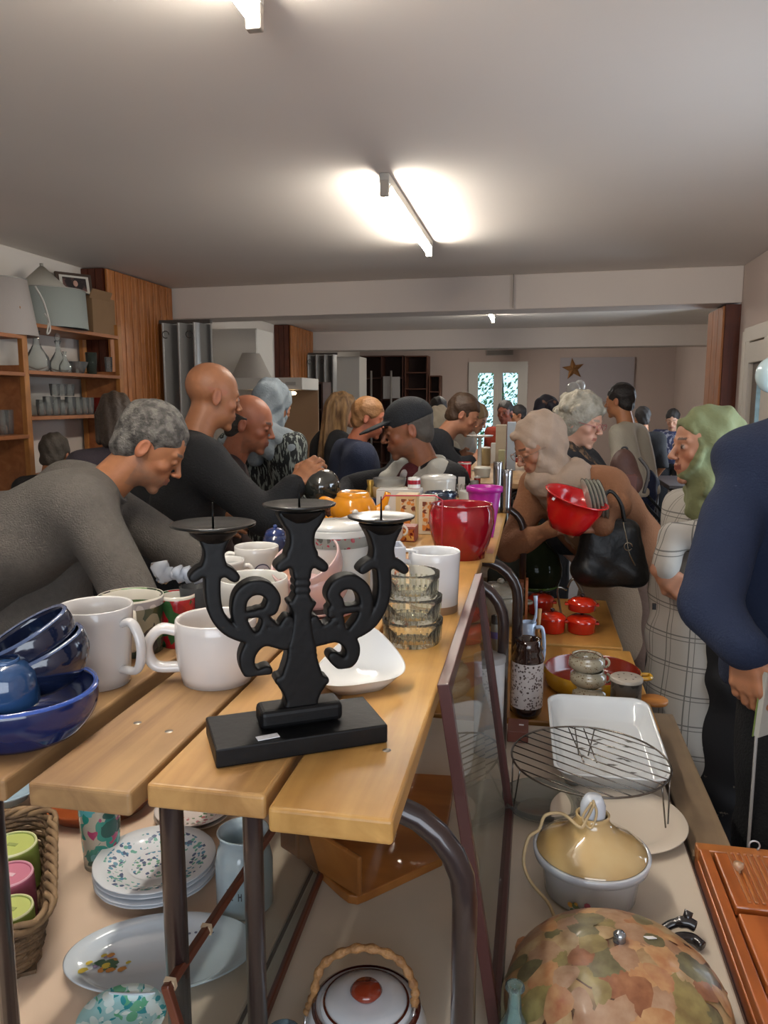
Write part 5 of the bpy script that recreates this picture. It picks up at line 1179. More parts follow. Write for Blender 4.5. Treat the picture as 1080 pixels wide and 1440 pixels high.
for i in range(6):
    x, y = 0.05+rng.normal()*0.01, 0.045+rng.normal()*0.006; r_ = 0.0025; b.add([(x, y, 0.006)]+[(x+r_*math.cos(q*0.785), y+r_*math.sin(q*0.785), 0.006) for q in range(8)], [(0, q+1, (q+1) % 8+1) for q in range(8)])
b.build('painted_flower', mat('#6a7088', 0.3), t)
plate('turquoise leaf patterned dish at the bottom edge, below the oval platter', 172, 1448, ZT, 0.058, pattern('#a8d4d4', ['#3a9aa0', '#6ab890', '#e0f0ec'], 60, 0.5, 0.12), h=0.02, name='turquoise_dish', cat='dish')
plate('pink flowered plate behind the left bench leg', 272, 1146, ZT+0.012, 0.075, pattern('#cfc3bc', ['#a85a60', '#5a7a58'], 70, 0.32, 0.2, ('r', 0.02, 0.07)), name='flowered_plate'); plate('plain cream plate under the pink flowered plate', 272, 1152, ZT, 0.076, mat('#b8aea2', 0.2, coat=0.3), name='cream_plate')
p = PZ(140, 1128, ZT); t = thing('terracotta_platter', 'wide round terracotta platter with a raised edge under the front planks', 'platter', p)
MB().lathe([(0, 0), (0.10, 0), (0.125, 0.03), (0.128, 0.033), (0.124, 0.035), (0.097, 0.006), (0, 0.005)], 60).build('body', mat('#a04e22', 0.3, var=0.2, vscale=12, coat=0.2), t)
plate('pale blue plate at the left edge behind the wicker basket', 4, 1122, ZT+0.03, 0.085, mat('#a4bccb', 0.15, coat=0.4), h=0.03, name='pale_blue_dish', cat='dish')
# tropical glass
p, h, r = fit(144, 1228, 1112, 60, ZT); TG = pattern('#a9a08e', ['#1f6a60', '#2c8070', '#a04060', '#5aa0a0', '#184a40'], 30, 0.52, 0.2, ('z', 0.012, 0.2)); t = thing('tropical_tumbler', 'tumbler printed with green and pink tropical leaves', 'tumbler', p)
MB().lathe(wallp(r*0.80, r, h, 0.003, 0.002), 32).build('body', TG, t); MB().lathe([(r*0.805, 0.001), (r*0.815, 0.012)], 32).build('clear_base', glass('#c8c0b0', 0.5), t)
# blue-white milk churn jug
p, h, r = fit(345, 1292, 1168, 78, ZT); r = 40*dep((p[0], p[1], ZT+h*0.5))/F; t = thing('ceramic_jug', 'pale blue ceramic jug with letters standing behind the bench leg', 'jug', p)
MB().lathe([(0, 0), (r*0.9, 0), (r, h*0.06), (r*1.0, h*0.62), (r*0.90, h*0.78), (r*0.80, h*0.85), (r*0.86, h*0.97), (r*0.92, h), (r*0.86, h+0.001), (r*0.72, h*0.85), (r*0.9, h*0.6), (0, 0.01)], 40).build('body', mat('#b4c6ce', 0.15, coat=0.5, var=0.06), t)
b = MB(); aR = math.atan2(-p[1], -p[0]); rs_ = r+0.0008
def ltr(strokes, a0, z0, s, bb):
    for (x0_, y0_), (x1_, y1_) in strokes:
        for k in range(5):
            x = x0_+(x1_-x0_)*k/4; y = y0_+(y1_-y0_)*k/4; a = a0+x*s/r; bb.box((rs_*math.cos(a), rs_*math.sin(a), z0+y*s), (0.0008, 0.0016, 0.0022), rz=a)
ltr([((0, 0), (0, 1)), ((0, 1), (0.5, 0.95)), ((0.5, 0.95), (0.5, 0.6)), ((0.5, 0.6), (0, 0.5)), ((0.1, 0.5), (0.55, 0))], aR-0.62, h*0.30, 0.016, b); ltr([((0, 0), (0, 0.8)), ((0.35, 0), (0.35, 0.8)), ((0, 0.45), (0.35, 0.5))], aR-0.22, h*0.30, 0.013, b); b.build('lettering', mat('#3c4450', 0.4), t)
# wooden bracket box under the bench
t = thing('wooden_bracket', 'honey brown wooden box shelf with a rounded corner under the right bench', 'box', PZ(510, 1215, ZT)); o3 = np.array(t.location)
base = [PZ(*q, ZT)[:2]-o3[:2] for q in ((418, 1205), (478, 1262), (490, 1271), (503, 1273), (516, 1268), (622, 1218), (640, 1100), (470, 1090))]
BRK = wood('#a4682e', '#8a5222', 0.4, 'X', 0.6, 0.2); MB().prism([tuple(q) for q in base], 0.0, 0.016).build('base_board', BRK, t, bevel=0.002)
a_ = PZ(446, 1222, ZT+0.016)-o3; c_ = PZ(508, 1262, ZT+0.016)-o3; mid = (a_+c_)/2; ln = np.linalg.norm((c_-a_)[:2])+0.10; an = math.atan2(c_[1]-a_[1], c_[0]-a_[0]); dr_ = np.array((math.cos(an), math.sin(an), 0))
MB().box(tuple(c_-dr_*ln/2+np.array((0, 0, 0.036))), (ln, 0.010, 0.072), rz=an).build('side_board', BRK, t, bevel=0.004)
MB().box(tuple(c_-dr_*ln*0.95+np.array((0.07, 0.03, 0.036))), (0.012, 0.14, 0.072), rz=an).build('back_board', BRK, t, bevel=0.003)
q = PZ(607, 1186, ZT+0.018)-o3; MB().tube(arc((q[0], q[1], q[2]+0.008), 0.007, -40, 220, 10), 0.0016, 6).build('metal_hook', mat('#b8b8b8', 0.25, 0.9), t)
# rattan handled teapot
p = PZ(515, 1405, ZT+0.085); t = thing('rattan_teapot', 'white teapot with brown rings and a curved rattan handle', 'teapot', (p[0], p[1], ZT)); r = px2m(p, 76)
TP = mat('#c8ccd0', 0.12, coat=0.5); BRG = mat('#4a1c14', 0.15, coat=0.5)
MB().lathe([(0, 0), (r*0.75, 0), (r*1.12, 0.030), (r*1.12, 0.055), (r*0.98, 0.076), (r*0.92, 0.079), (0, 0.079)], 48).build('body', TP, t)
MB().lathe([(r*0.99, 0.0745), (r*1.01, 0.078), (r*0.93, 0.082)], 48).build('brown_ring', BRG, t); MB().lathe([(r*0.86, 0.079), (r*0.84, 0.083), (r*0.45, 0.089), (0, 0.090)], 48).build('lid', TP, t)
MB().lathe([(r*0.80, 0.0842), (r*0.76, 0.0852)], 48).build('brown_ring', BRG, t); MB().lathe([(0, 0.088), (r*0.2, 0.089), (r*0.30, 0.098), (r*0.24, 0.103), (0, 0.105)], 32).build('knob', mat('#7a2c18', 0.15, coat=0.6), t)
e0 = PP(432, 1425, p, (0, 1, 0))-np.array(t.location); e1 = PP(583, 1415, p, (0, 1, 0))-np.array(t.location); top_ = PP(505, 1333, p, (0, 1, 0))-np.array(t.location)
hp_ = smooth_path([e0, e0*0.9+np.array((0, 0, 0.03)), PP(455, 1356, p, (0, 1, 0))-np.array(t.location), top_, PP(558, 1348, p, (0, 1, 0))-np.array(t.location), e1*0.98+np.array((0, 0, 0.03)), e1], 12)
MB().tube(hp_, [0.0052+0.0012*math.sin(i*1.3) for i in range(len(hp_))], 9).build('rattan_handle', mat('#a87c4c', 0.6, col2='#7a5430', vscale=60, bump=0.4, bscale=200), t)
for e in (e0, e1): MB().tube(arc((e[0], e[1], e[2]-0.010), 0.011, 0, 330, 12, 'yz'), 0.0022, 6).build('wire_loop', mat('#c0c0c0', 0.2, 0.9), t); MB().sphere((e[0]*0.93, e[1], e[2]-0.018), (0.010, 0.006, 0.012), 10, 8).build('lug', TP, t)
p = PZ(398, 1452, ZT+0.05); tumbler('glass_cup', 'small clear glass cup at the bottom edge, left of the rattan teapot', (p[0], p[1], ZT), 0.022, 0.05, m=glass('#c8dce4', 0.2), cat='glass')
# ---------------- right side
t, p, h, r = mug('white cylindrical canister with a grey lid between the frame and the bench leg', 686, 1066, 922, 44, ZT, m=mat('#c2c6ca', 0.25, coat=0.3), rf=0.92, name='white_canister', cat='canister'); MB().lathe([(r*1.03, h-0.012), (r*1.03, h), (r*0.95, h+0.002), (0, h+0.001)], 36).build('lid', mat('#9a9c9e', 0.35), t)
p, h, r = fit(703, 884, 832, 74, ZT); t = thing('tureen', 'cream lidded stoneware tureen behind the bench legs', 'tureen', p); TU = mat('#8f8674', 0.25, coat=0.3)
MB().lathe([(0, 0), (r*0.7, 0), (r*0.98, h*0.4), (r, h*0.8), (r*0.95, h), (0, h)], 40).build('body', TU, t); MB().lathe([(r*1.02, h), (r*1.0, h+0.008), (r*0.6, h+0.028), (0, h+0.034)], 40).build('lid', TU, t); MB().sphere((0, 0, h+0.042), (0.014, 0.014, 0.011), 12, 8).build('knob', TU, t)
for s in (-1, 1): MB().tube(arc((s*r*0.98, 0, h*0.7), 0.02, -90 if s > 0 else 90, 90 if s > 0 else 270, 8, 'xy'), 0.006, 8).build('handle', TU, t)
p, h, r = fit(697, 915, 866, 16, ZT); t = thing('spice_jar', 'small dark topped jar with a purple label beside the bench leg', 'jar', p); MB().lathe([(0, 0), (r, 0), (r, h*0.75), (r*0.8, h*0.8), (r*0.8, h), (0, h)], 20).build('body', mat('#6f6a5c', 0.3), t)
MB().lathe([(r*1.01, h*0.35), (r*1.01, h*0.55)], 20).build('label', mat('#4a3f6a', 0.5), t); MB().lathe([(r*0.9, h*0.78), (r*0.9, h), (0, h+0.002)], 20).build('cap', mat('#2a2622', 0.4), t)
p = PZ(734, 880, ZT); h = PY(734, 817, p[1])[2]-ZT; t = thing('wooden_block', 'upright reddish wooden knife block behind the brown and white vase', 'knife block', p); MB().box((-0.008, 0, h/2), (0.022, 0.06, h)).build('block', wood('#7a3f1c', '#5a2c14', 0.4, 'Z'), t, bevel=0.002); MB().box((0.014, 0, h*0.55), (0.010, 0.05, h)).build('side_board', wood('#b0683a', '#9a5530', 0.4, 'Z'), t, bevel=0.001)
# brown-white vase
p, h, r = fit(740, 1012, 898, 40, ZT); r = 22*dep((p[0], p[1], ZT+h*0.4))/F; t = thing('stoneware_vase', 'brown necked vase with a speckled white body', 'vase', p); VB = mat('#2c1b16', 0.1, coat=0.6)
MB().lathe([(0, 0), (r*0.75, 0), (r*0.97, h*0.07), (r*1.0, h*0.14)], 40).build('foot', VB, t); MB().lathe([(r*1.0, h*0.14), (r*1.02, h*0.35), (r*1.0, h*0.72)], 40).build('white_body', pattern('#c4bcb8', ['#4a3a34', '#6a5a54'], 110, 0.33, 0.3, ('z', 0, 1), 0.2, 0.4), t)
MB().lathe([(r*1.0, h*0.72), (r*1.02, h*0.76), (r*0.86, h*0.84), (r*0.95, h*0.88), (r*0.80, h*0.94), (r*0.82, h), (r*0.6, h), (r*0.6, h*0.88), (0, h*0.86)], 40).build('neck', VB, t)
# blue-white jug behind
p, h, r = fit(741, 940, 880, 26, ZT); t = thing('blue_white_jug', 'small blue and white jug with a large handle behind the brown necked vase', 'jug', p); JW = mat('#a8b8cc', 0.15, coat=0.5, col2='#4a62a0', vscale=30, sharp=(0.6, 0.68))
MB().lathe([(0, 0), (r*0.9, 0), (r*1.1, h*0.5), (r*0.75, h*0.85), (r*0.9, h*1.1), (r*0.8, h*1.1), (r*0.6, h*0.85), (0, h*0.7)], 28).build('body', JW, t); MB().tube(smooth_path([(r*0.8, -0.01, h*1.0), (r*1.5, -0.01, h*0.98), (r*1.75, -0.012, h*0.6), (r*1.65, -0.014, h*0.2), (r*1.0, -0.01, h*0.15)], 5), 0.006, 8, flat=1.5).build('handle', JW, t)
MB().tube(smooth_path([(r*0.5, 0, h*1.05), (r*0.8, 0, h*1.3), (r*0.7, 0, h*1.75)], 4), [0.006, 0.006, 0.005, 0.005, 0.004, 0.004, 0.005, 0.006, 0.007], 8).build('spout', JW, t)
p = PZ(755, 905, ZT); h = PY(757, 856, p[1])[2]-ZT; tag(MB().tube([(0, 0, 0.0), (0.006, 0, h)], [0.006, 0.008], 10).build('wooden_spoon_handle', wood('#b88a58', '#a07444', 0.5, 'Z'), loc=p), 'pale wooden handle standing upright left of the red pots', 'utensil')
# demijohn
p, h, r = fit(752, 838, 738, 64, ZT); r = 37*dep((p[0], p[1], ZT+0.1))/F; GG = glass('#4a5238', 0.42, 0.04); t = thing('demijohn', 'big bulbous olive green glass demijohn bottle', 'bottle', (p[0], p[1]+0.03, ZT))
MB().lathe([(0, 0.015), (r*0.6, 0.0), (r*0.88, 0.02), (r*1.0, h*0.22), (r*1.0, h*0.36), (r*0.85, h*0.54), (r*0.45, h*0.72), (r*0.24, h*0.80), (r*0.21, h*0.94), (r*0.27, h*0.96), (r*0.26, h), (r*0.16, h), (r*0.17, h*0.82), (r*0.8, h*0.53), (r*0.95, h*0.3), (r*0.8, 0.03), (0, 0.025)], 40).build('body', GG, t)
MB().lathe([(0, 0.012), (r*0.58, -0.0), (r*0.9, 0.02), (r*0.9, 0.028), (0, 0.028)], 36).build('thick_base', mat('#4f6a2c', 0.1, coat=0.6), t)
p = PZ(712, 838, ZT); t = thing('glass_flagon', 'pale grey glass flagon left of the olive green demijohn', 'bottle', (p[0], p[1]+0.03, ZT)); MB().lathe([(0, 0.01), (0.06, 0), (0.085, 0.04), (0.085, 0.10), (0.05, 0.17), (0.02, 0.20), (0.02, 0.23), (0.015, 0.23), (0.015, 0.2), (0.08, 0.1), (0, 0.02)], 32).build('body', glass('#8f968c', 0.35), t)
# red pots
RP = mat('#b01c0c', 0.14, coat=0.6); RPL = mat('#c62a10', 0.14, coat=0.6)
def redpot(label, loc, r, h):
    t = thing('red_casserole', label, 'casserole', loc)
    MB().lathe([(0, 0), (r*0.85, 0), (r, h*0.12), (r*1.0, h*0.9), (r*1.03, h), (r*0.95, h), (r*0.9, h*0.15), (0, h*0.1)], 36).build('body', RP, t); MB().lathe([(r*1.05, h), (r*1.03, h+0.006), (r*0.7, h+0.017), (r*0.2, h+0.021), (0, h+0.021)], 36).build('lid', RPL, t)
    MB().lathe([(0, h+0.020), (0.005, h+0.021), (0.009, h+0.030), (0.006, h+0.034), (0, h+0.035)], 14).build('knob', mat('#241010', 0.3), t)
    for s in (-1, 1): MB().box((s*r*1.08, 0, h*0.82), (0.016, 0.032, 0.008)).build('lug_handle', RP, t, bevel=0.003)
p, h, r = fit(776, 893, 868, 36, ZT); redpot('small red lidded casserole, front left of the red group', p, r, h); q, h2, r2 = fit(760, 872, 850, 36, ZT); redpot('small red lidded casserole, back left of the red group', q+np.array((0.0, 0.05, 0)), r2, h2*1.2)
p, h, r = fit(817, 894, 872, 40, ZT); redpot('lower small red casserole of the right hand red stack', p, r*0.98, h); redpot('upper small red casserole of the right hand red stack', (p[0], p[1]+0.004, ZT+h+0.036), r*0.95, h*0.62)
CH = mat('#a8a8a0', 0.15, 0.95); p = PZ(790, 868, ZT); t = thing('chrome_tongs', 'shiny chrome serving tongs standing behind the red casseroles', 'tongs', (p[0], p[1]+0.06, ZT)); o3 = np.array(t.location)
f3 = lambda x, y: tuple(PP(x, y, o3, (0, 1, 0))-o3); MB().tube(smooth_path([f3(790, 868), f3(784, 832), f3(788, 826), f3(797, 830)], 5), 0.0045, 8).build('arm', CH, t); MB().tube(smooth_path([f3(798, 826), f3(803, 816), f3(810, 817), f3(826, 850)], 5), 0.0055, 8).build('arm', CH, t)
# yellow pan
p, h, r = fit(832, 996, 948, 130, ZT); t = thing('yellow_pan', 'round yellow enamel pan with a brick red inside', 'pan', (p[0]+0.003, p[1]+0.045, ZT), R(0)); YE = mat('#b0821c', 0.2, coat=0.4, var=0.15, vscale=10); h = max(h, 0.045); r = 66*dep(t.location)/F
MB().lathe([(0, 0), (r*0.88, 0), (r*0.98, h*0.3), (r, h), (r*0.975, h+0.002)], 60).build('body', YE, t); MB().lathe([(r*0.978, h+0.002), (r*0.95, h-0.002), (r*0.93, h*0.3), (r*0.85, 0.008), (0, 0.007)], 60).build('red_enamel', mat('#7a2412', 0.25, coat=0.3, var=0.15, vscale=8), t)
for a in (-4, 176):
    q = R(a); b = MB(); b.tube(smooth_path([(r*math.cos(q)*0.98-0.018*math.sin(q), r*math.sin(q)*0.98+0.018*math.cos(q), h*0.8), (r*1.16*math.cos(q)-0.014*math.sin(q), r*1.16*math.sin(q)+0.014*math.cos(q), h*0.85), (r*1.16*math.cos(q)+0.014*math.sin(q), r*1.16*math.sin(q)-0.014*math.cos(q), h*0.85), (r*math.cos(q)*0.98+0.018*math.sin(q), r*math.sin(q)*0.98-0.018*math.cos(q), h*0.8)], 5), 0.0065, 8); b.build('handle', YE, t)
# stone mugs
p, h, r = fit(828, 992, 972, 50, ZT); SM = pattern('#a39a84', ['#6a5038', '#8a7a60'], 120, 0.25, 0.12, None, 0.5); zz = ZT; 
p = np.array((p[0], p[1]-0.012, ZT)); r = 24*dep(p)/F; hs = 0.047
for i, lb in enumerate(('bottom speckled stoneware mug of the stack of three', 'middle speckled stoneware mug of the stack of three', 'top speckled stoneware mug of the stack of three')):
    t = thing('stoneware_mug', lb, 'mug', (p[0]-0.005*i, p[1]+0.001*i, zz), 0); MB().lathe([(0, 0), (r*0.72, 0), (r*1.05, hs*0.35), (r*1.02, hs*0.75), (r*0.82, hs*0.92), (r*0.88, hs), (r*0.80, hs), (r*0.74, hs*0.9), (r*0.95, hs*0.4), (0, hs*0.1)], 40).build('body', SM, t)
    MB().tube(arc((r*0.98, 0, hs*0.55), 0.013, -80, 80, 10), 0.0035, 8).build('handle', SM, t); zz += hs*0.93
MB().lathe([(r*0.89, hs*0.965), (r*0.84, hs*1.01), (r*0.72, hs*0.9)], 36).build('brown_lip', mat('#5a3a26', 0.2), t)
# tin and disc
p, h, r = fit(920, 1012, 956, 44, ZT); p = np.array((min(p[0], 0.262), p[1], ZT)); t = thing('tin_shaker', 'grey printed tin with a perforated cream lid', 'tin', p); MB().lathe([(0, 0), (r*0.95, 0), (r*0.97, h)], 36).build('body', pattern('#4f4a44', ['#6f6a60', '#2f2c2a'], 50, 0.5, 0.35), t)
MB().lathe([(r*1.02, h-0.006), (r*1.02, h+0.002), (r*0.95, h+0.004), (0, h+0.003)], 36).build('lid', mat('#a39a8c', 0.3), t); b = MB()
for i in range(7): a = i*0.9; b.lathe([(0, h+0.0044), (0.0028, h+0.0042)], 8, (r*0.55*math.cos(a), r*0.55*math.sin(a), 0))
b.build('holes', mat('#3a3430', 0.6), t)
p = PZ(947, 990, 0.74); tag(MB().lathe([(0, 0), (0.036, 0), (0.038, 0.003), (0.038, 0.010), (0.036, 0.012), (0, 0.012)], 36).build('wooden_disc', wood('#b0702c', '#9a5c20', 0.5, 'X'), loc=(0.352, p[1], 0.74)), 'round orange brown wooden lid beside the perforated tin', 'lid')
# rectangular dish
p = PZ(853, 1062, ZT); a = PZ(770, 1062, ZT); c = PZ(936, 1062, ZT); wd = (c-a)[0]*0.95; yb_ = PZ(855, 1012, ZT)[1]; ya_ = PZ(855, 1125, ZT)[1]; ln = yb_-ya_
t = thing('rectangular_dish', 'white rectangular porcelain dish with leaf print under the wire rack', 'dish', (p[0]-0.012, (ya_+yb_)/2-0.045, ZT+0.026), rot=(R(7), 0, R(2))); hd = 0.05; wd *= 0.92; ln *= 0.80; vs = []; fs = []; lev = [(0.80, 0), (0.84, 0.004), (0.97, hd*0.9), (1.0, hd), (1.02, hd), (1.02, hd+0.002), (0.985, hd+0.003), (0.95, hd*0.9), (0.82, 0.008), (0.75, 0.006)]
base = rrect(wd, ln, 0.04, 8); n = len(base)
for k, z in lev: vs += [(x*k, y*k, z) for x, y in base]
for i in range(len(lev)-1):
    for j in range(n): fs.append((i*n+j, i*n+(j+1) % n, (i+1)*n+(j+1) % n, (i+1)*n+j))
vs += [(0, 0, 0.006), (0, 0, 0)]; fs += [(len(vs)-2, (len(lev)-1)*n+j, (len(lev)-1)*n+(j+1) % n) for j in range(n)] + [(len(vs)-1, (j+1) % n, j) for j in range(n)]
MB().add(vs, fs, True).build('body', mat('#ccd0d2', 0.14, coat=0.5), t); b = MB()
for i in range(14):
    x, y = rng.uniform(-wd*0.28, wd*0.30), rng.uniform(-ln*0.25, ln*0.2); a = rng.uniform(-0.6, 0.6); u = np.array((math.cos(a), math.sin(a)))*0.011; v = np.array((-math.sin(a), math.cos(a)))*0.0035; q = np.array((x, y))
    b.add([(*(q-u), 0.0066), (*(q-v), 0.0066), (*(q+u), 0.0066), (*(q+v), 0.0066)], [(0, 1, 2, 3)])
b.build('leaf_print', mat('#4a4a46', 0.3), t)
p = PZ(728, 1040, ZT); t = thing('brown_box', 'small reddish brown cardboard box below the brown necked vase', 'box', (p[0], p[1]+0.02, ZT)); MB().box((0, 0, 0.015), (0.052, 0.08, 0.03)).build('box_body', mat('#6f3a2c', 0.5), t, bevel=0.002); sticker(t, (0.008, 0.0, 0.0305))
# plates and rack
plate('large plain cream plate under the wire rack and soup pot', 868, 1158, ZT, 0.132, mat('#cfc2b0', 0.2, coat=0.4), h=0.016, name='cream_dinner_plate')
p = PZ(762, 1140, ZT); t = thing('glass_dish', 'round clear glass dish left of the cream plate', 'dish', (p[0], p[1], ZT)); MB().lathe([(0, 0.0), (0.05, 0), (0.074, 0.014), (0.082, 0.030), (0.080, 0.032), (0.072, 0.017), (0.048, 0.004), (0, 0.004)], 44).build('body', glass('#d8dad6', 0.22), t)
ZR = ZT+0.098; p = PZ(829, 1067, ZR); r = px2m(p, 108); t = thing('wire_rack', 'round chrome wire cooling rack on folded wire legs', 'cooling rack', (p[0], p[1], ZT)); WR = mat('#75706a', 0.25, 0.9); hz = ZR-ZT
MB().tube([(r*math.cos(a), r*math.sin(a), hz) for a in np.linspace(0, 2*math.pi, 49)[:-1]], 0.0022, 7, closed=True).build('rim_wire', WR, t); ar = R(-33)
for i in range(-5, 6):
    o_ = i*r/5.8; L_ = math.sqrt(max(r*r-o_*o_, 0)); d = np.array((math.cos(ar), math.sin(ar))); nn = np.array((-d[1], d[0])); a = nn*o_-d*L_; c = nn*o_+d*L_
    MB().tube([(a[0], a[1], hz), (c[0], c[1], hz)], 0.0014, 5).build('wire', WR, t)
b = MB()
for s in (-0.013, 0.013):
    d = np.array((math.cos(R(97)), math.sin(R(97)))); nn = np.array((-d[1], d[0])); b.tube([(*(nn*s-d*0.01), hz-0.003), (*(nn*s*1.3+d*r*0.98), hz-0.003)], 0.0016, 5)
b.build('cross_wire', WR, t)
for a0 in (-28, 90, 200):
    a = R(a0); d = np.array((math.cos(a), math.sin(a))); nn = np.array((-d[1], d[0])); q0 = d*r*0.99; q1 = d*r*1.03
    MB().tube(smooth_path([(*(q0+nn*0.022), hz), (*(q1+nn*0.006), 0.006), (*(q1), 0.002), (*(q1-nn*0.006), 0.006), (*(q0-nn*0.022), hz)], 5), 0.0017, 6).build('leg', WR, t)
# soup pot with amber shade lid
p, h, r = fit(829, 1292, 1192, 150, ZT); t = thing('soup_pot', 'white porcelain pot covered by an amber glass lamp shade', 'pot', p); SP = mat('#b8bcc2', 0.12, coat=0.5); r = 79*dep((p[0], p[1], ZT+h))/F
MB().lathe([(0, 0), (r*0.72, 0), (r*0.80, h*0.08), (r*0.86, h*0.7), (r*0.88, h*0.78), (r*1.0, h*0.82), (r*1.02, h*0.98), (r*0.97, h), (r*0.93, h*0.9), (r*0.82, h*0.7), (0, 0.01)], 60).build('body', SP, t)
pf = MB(); aF = math.atan2(-p[1], -p[0]); fl = [MB(), MB(), MB()]
for i in range(14):
    a = aF-0.15+rng.normal()*0.16; z = h*0.22+rng.normal()*0.006; q = r*0.815+ (z/h)*0.04*r; r_ = rng.uniform(0.003, 0.006); fl[i % 3].add([((q+0.0012)*math.cos(a), (q+0.0012)*math.sin(a), z)]+[((q+0.001)*math.cos(a+r_*math.cos(k)/q), (q+0.001)*math.sin(a+r_*math.cos(k)/q), z+r_*math.sin(k)) for k in np.linspace(0, 6.28, 8)[:-1]], [(0, k+1, (k+1) % 7+1) for k in range(7)])
for k, c in enumerate(('#a04a60', '#c09040', '#5a6a48')): fl[k].build('painted_flower', mat(c, 0.3), t)
o3 = np.array((p[0], p[1], ZT+h)); t = thing('glass_lampshade', 'amber glass lamp shade with a white bulb holder and a cord', 'lampshade', o3); hs = 0.056; AM = mat('#b5935c', 0.08, coat=0.8, var=0.25, vscale=10, col2='#c2aa7c'); rs6 = r*0.96
MB().lathe([(rs6, 0.0), (rs6*0.97, 0.006), (rs6*0.78, 0.018), (rs6*0.55, 0.030), (rs6*0.36, 0.045), (rs6*0.30, hs), (rs6*0.31, hs+0.006), (rs6*0.27, hs+0.007), (rs6*0.25, hs-0.002), (rs6*0.5, 0.028), (rs6*0.93, 0.0)], 56).build('shade', AM, t)
hd_ = MB().lathe([(0.021, hs), (0.021, hs+0.022), (0.017, hs+0.032), (0.013, hs+0.038), (0, hs+0.038)], 28).build('bulb_holder', mat('#c4cad2', 0.2, coat=0.4), t)
CRD = mat('#b39c74', 0.6); q = [(0.0, -0.022, hs+0.036), (-0.012, -0.024, hs+0.008), (-0.022, -0.030, hs-0.004), (-0.05, -0.01, hs+0.006), (-0.078, -0.012, hs+0.001), (-0.088, -0.018, hs-0.022), (-0.105, -0.03, hs-0.032), (-0.112, -0.045, -0.01), (-0.100, -0.06, -0.035), (-0.072, -0.08, -0.055), (-0.06, -0.09, -h+0.006)]
MB().tube(smooth_path(q, 8), 0.0028, 7).build('cord', CRD, t); MB().tube(smooth_path([(-0.004, -0.022, hs+0.038), (-0.018, -0.024, hs+0.010), (-0.005, -0.030, hs-0.004), (0.004, -0.025, hs+0.02), (-0.002, -0.018, hs+0.04)], 6), 0.0022, 6).build('cord_loop', CRD, t)
# fruit decorated dome
p = PZ(866, 1425, ZT+0.02); r = px2m(p, 156); hdm = PY(860, 1322, p[1])[2]-ZT; t = thing('fruit_dome', 'large dome cover printed with pears, grapes and leaves, metal knob on top', 'dome cover', (p[0], p[1], ZT))
m, nt, bs = nt_new('fruit_print'); N = nt.nodes; L = nt.links; tc = N.new('ShaderNodeTexCoord'); bs.inputs['Roughness'].default_value = 0.3; bs.inputs['Coat Weight'].default_value = 0.15
nz = N.new('ShaderNodeTexNoise'); nz.inputs['Scale'].default_value = 9; L.new(tc.outputs['Object'], nz.inputs[0]); vm = N.new('ShaderNodeVectorMath'); vm.operation = 'SCALE'; vm.inputs['Scale'].default_value = 0.07; L.new(nz.outputs['Color'], vm.inputs[0])
va = N.new('ShaderNodeVectorMath'); L.new(tc.outputs['Object'], va.inputs[0]); L.new(vm.outputs[0], va.inputs[1]); vo = N.new('ShaderNodeTexVoronoi'); vo.inputs['Scale'].default_value = 17; L.new(va.outputs[0], vo.inputs[0])
cr = N.new('ShaderNodeValToRGB'); e = cr.color_ramp; e.interpolation = 'CONSTANT'; cols = ['#9a5c34', '#a8743c', '#6f4526', '#b08a4c', '#8a6a3a', '#a5714e', '#7a6a48', '#94502e', '#a3906a']
e.elements[0].color = lin(cols[0]); e.elements[1].position = 0.12; e.elements[1].color = lin(cols[1])
for i in range(2, 9): el = e.elements.new(i*0.115); el.color = lin(cols[i])
sx = N.new('ShaderNodeSeparateXYZ'); L.new(vo.outputs['Color'], sx.inputs[0]); L.new(sx.outputs[0], cr.inputs[0])
dk = N.new('ShaderNodeMapRange'); dk.inputs[1].default_value = 0.15; dk.inputs[2].default_value = 0.75; dk.inputs[3].default_value = 0.0; dk.inputs[4].default_value = 1.0; L.new(vo.outputs['Distance'], dk.inputs[0])
mx = N.new('ShaderNodeMix'); mx.data_type = 'RGBA'; L.new(dk.outputs[0], mx.inputs[0]); L.new(cr.outputs[0], mx.inputs[6]); mx.inputs[7].default_value = lin('#3c2416')
n3 = N.new('ShaderNodeTexNoise'); n3.inputs['Scale'].default_value = 14; n3.inputs['Detail'].default_value = 3; L.new(tc.outputs['Object'], n3.inputs[0]); r3 = N.new('ShaderNodeMapRange'); r3.inputs[1].default_value = 0.45; r3.inputs[2].default_value = 0.7; L.new(n3.outputs[0], r3.inputs[0])
mx2 = N.new('ShaderNodeMix'); mx2.data_type = 'RGBA'; L.new(r3.outputs[0], mx2.inputs[0]); L.new(mx.outputs[2], mx2.inputs[6]); mx2.inputs[7].default_value = lin('#c0a070'); L.new(mx2.outputs[2], bs.inputs['Base Color'])
MB().lathe([(r, 0.022)]+[(r*math.cos(k), 0.022+(hdm-0.022)*math.sin(k)**0.9) for k in np.linspace(0.05, 1.5, 14)]+[(0, hdm)], 72).build('printed_dome', m, t)
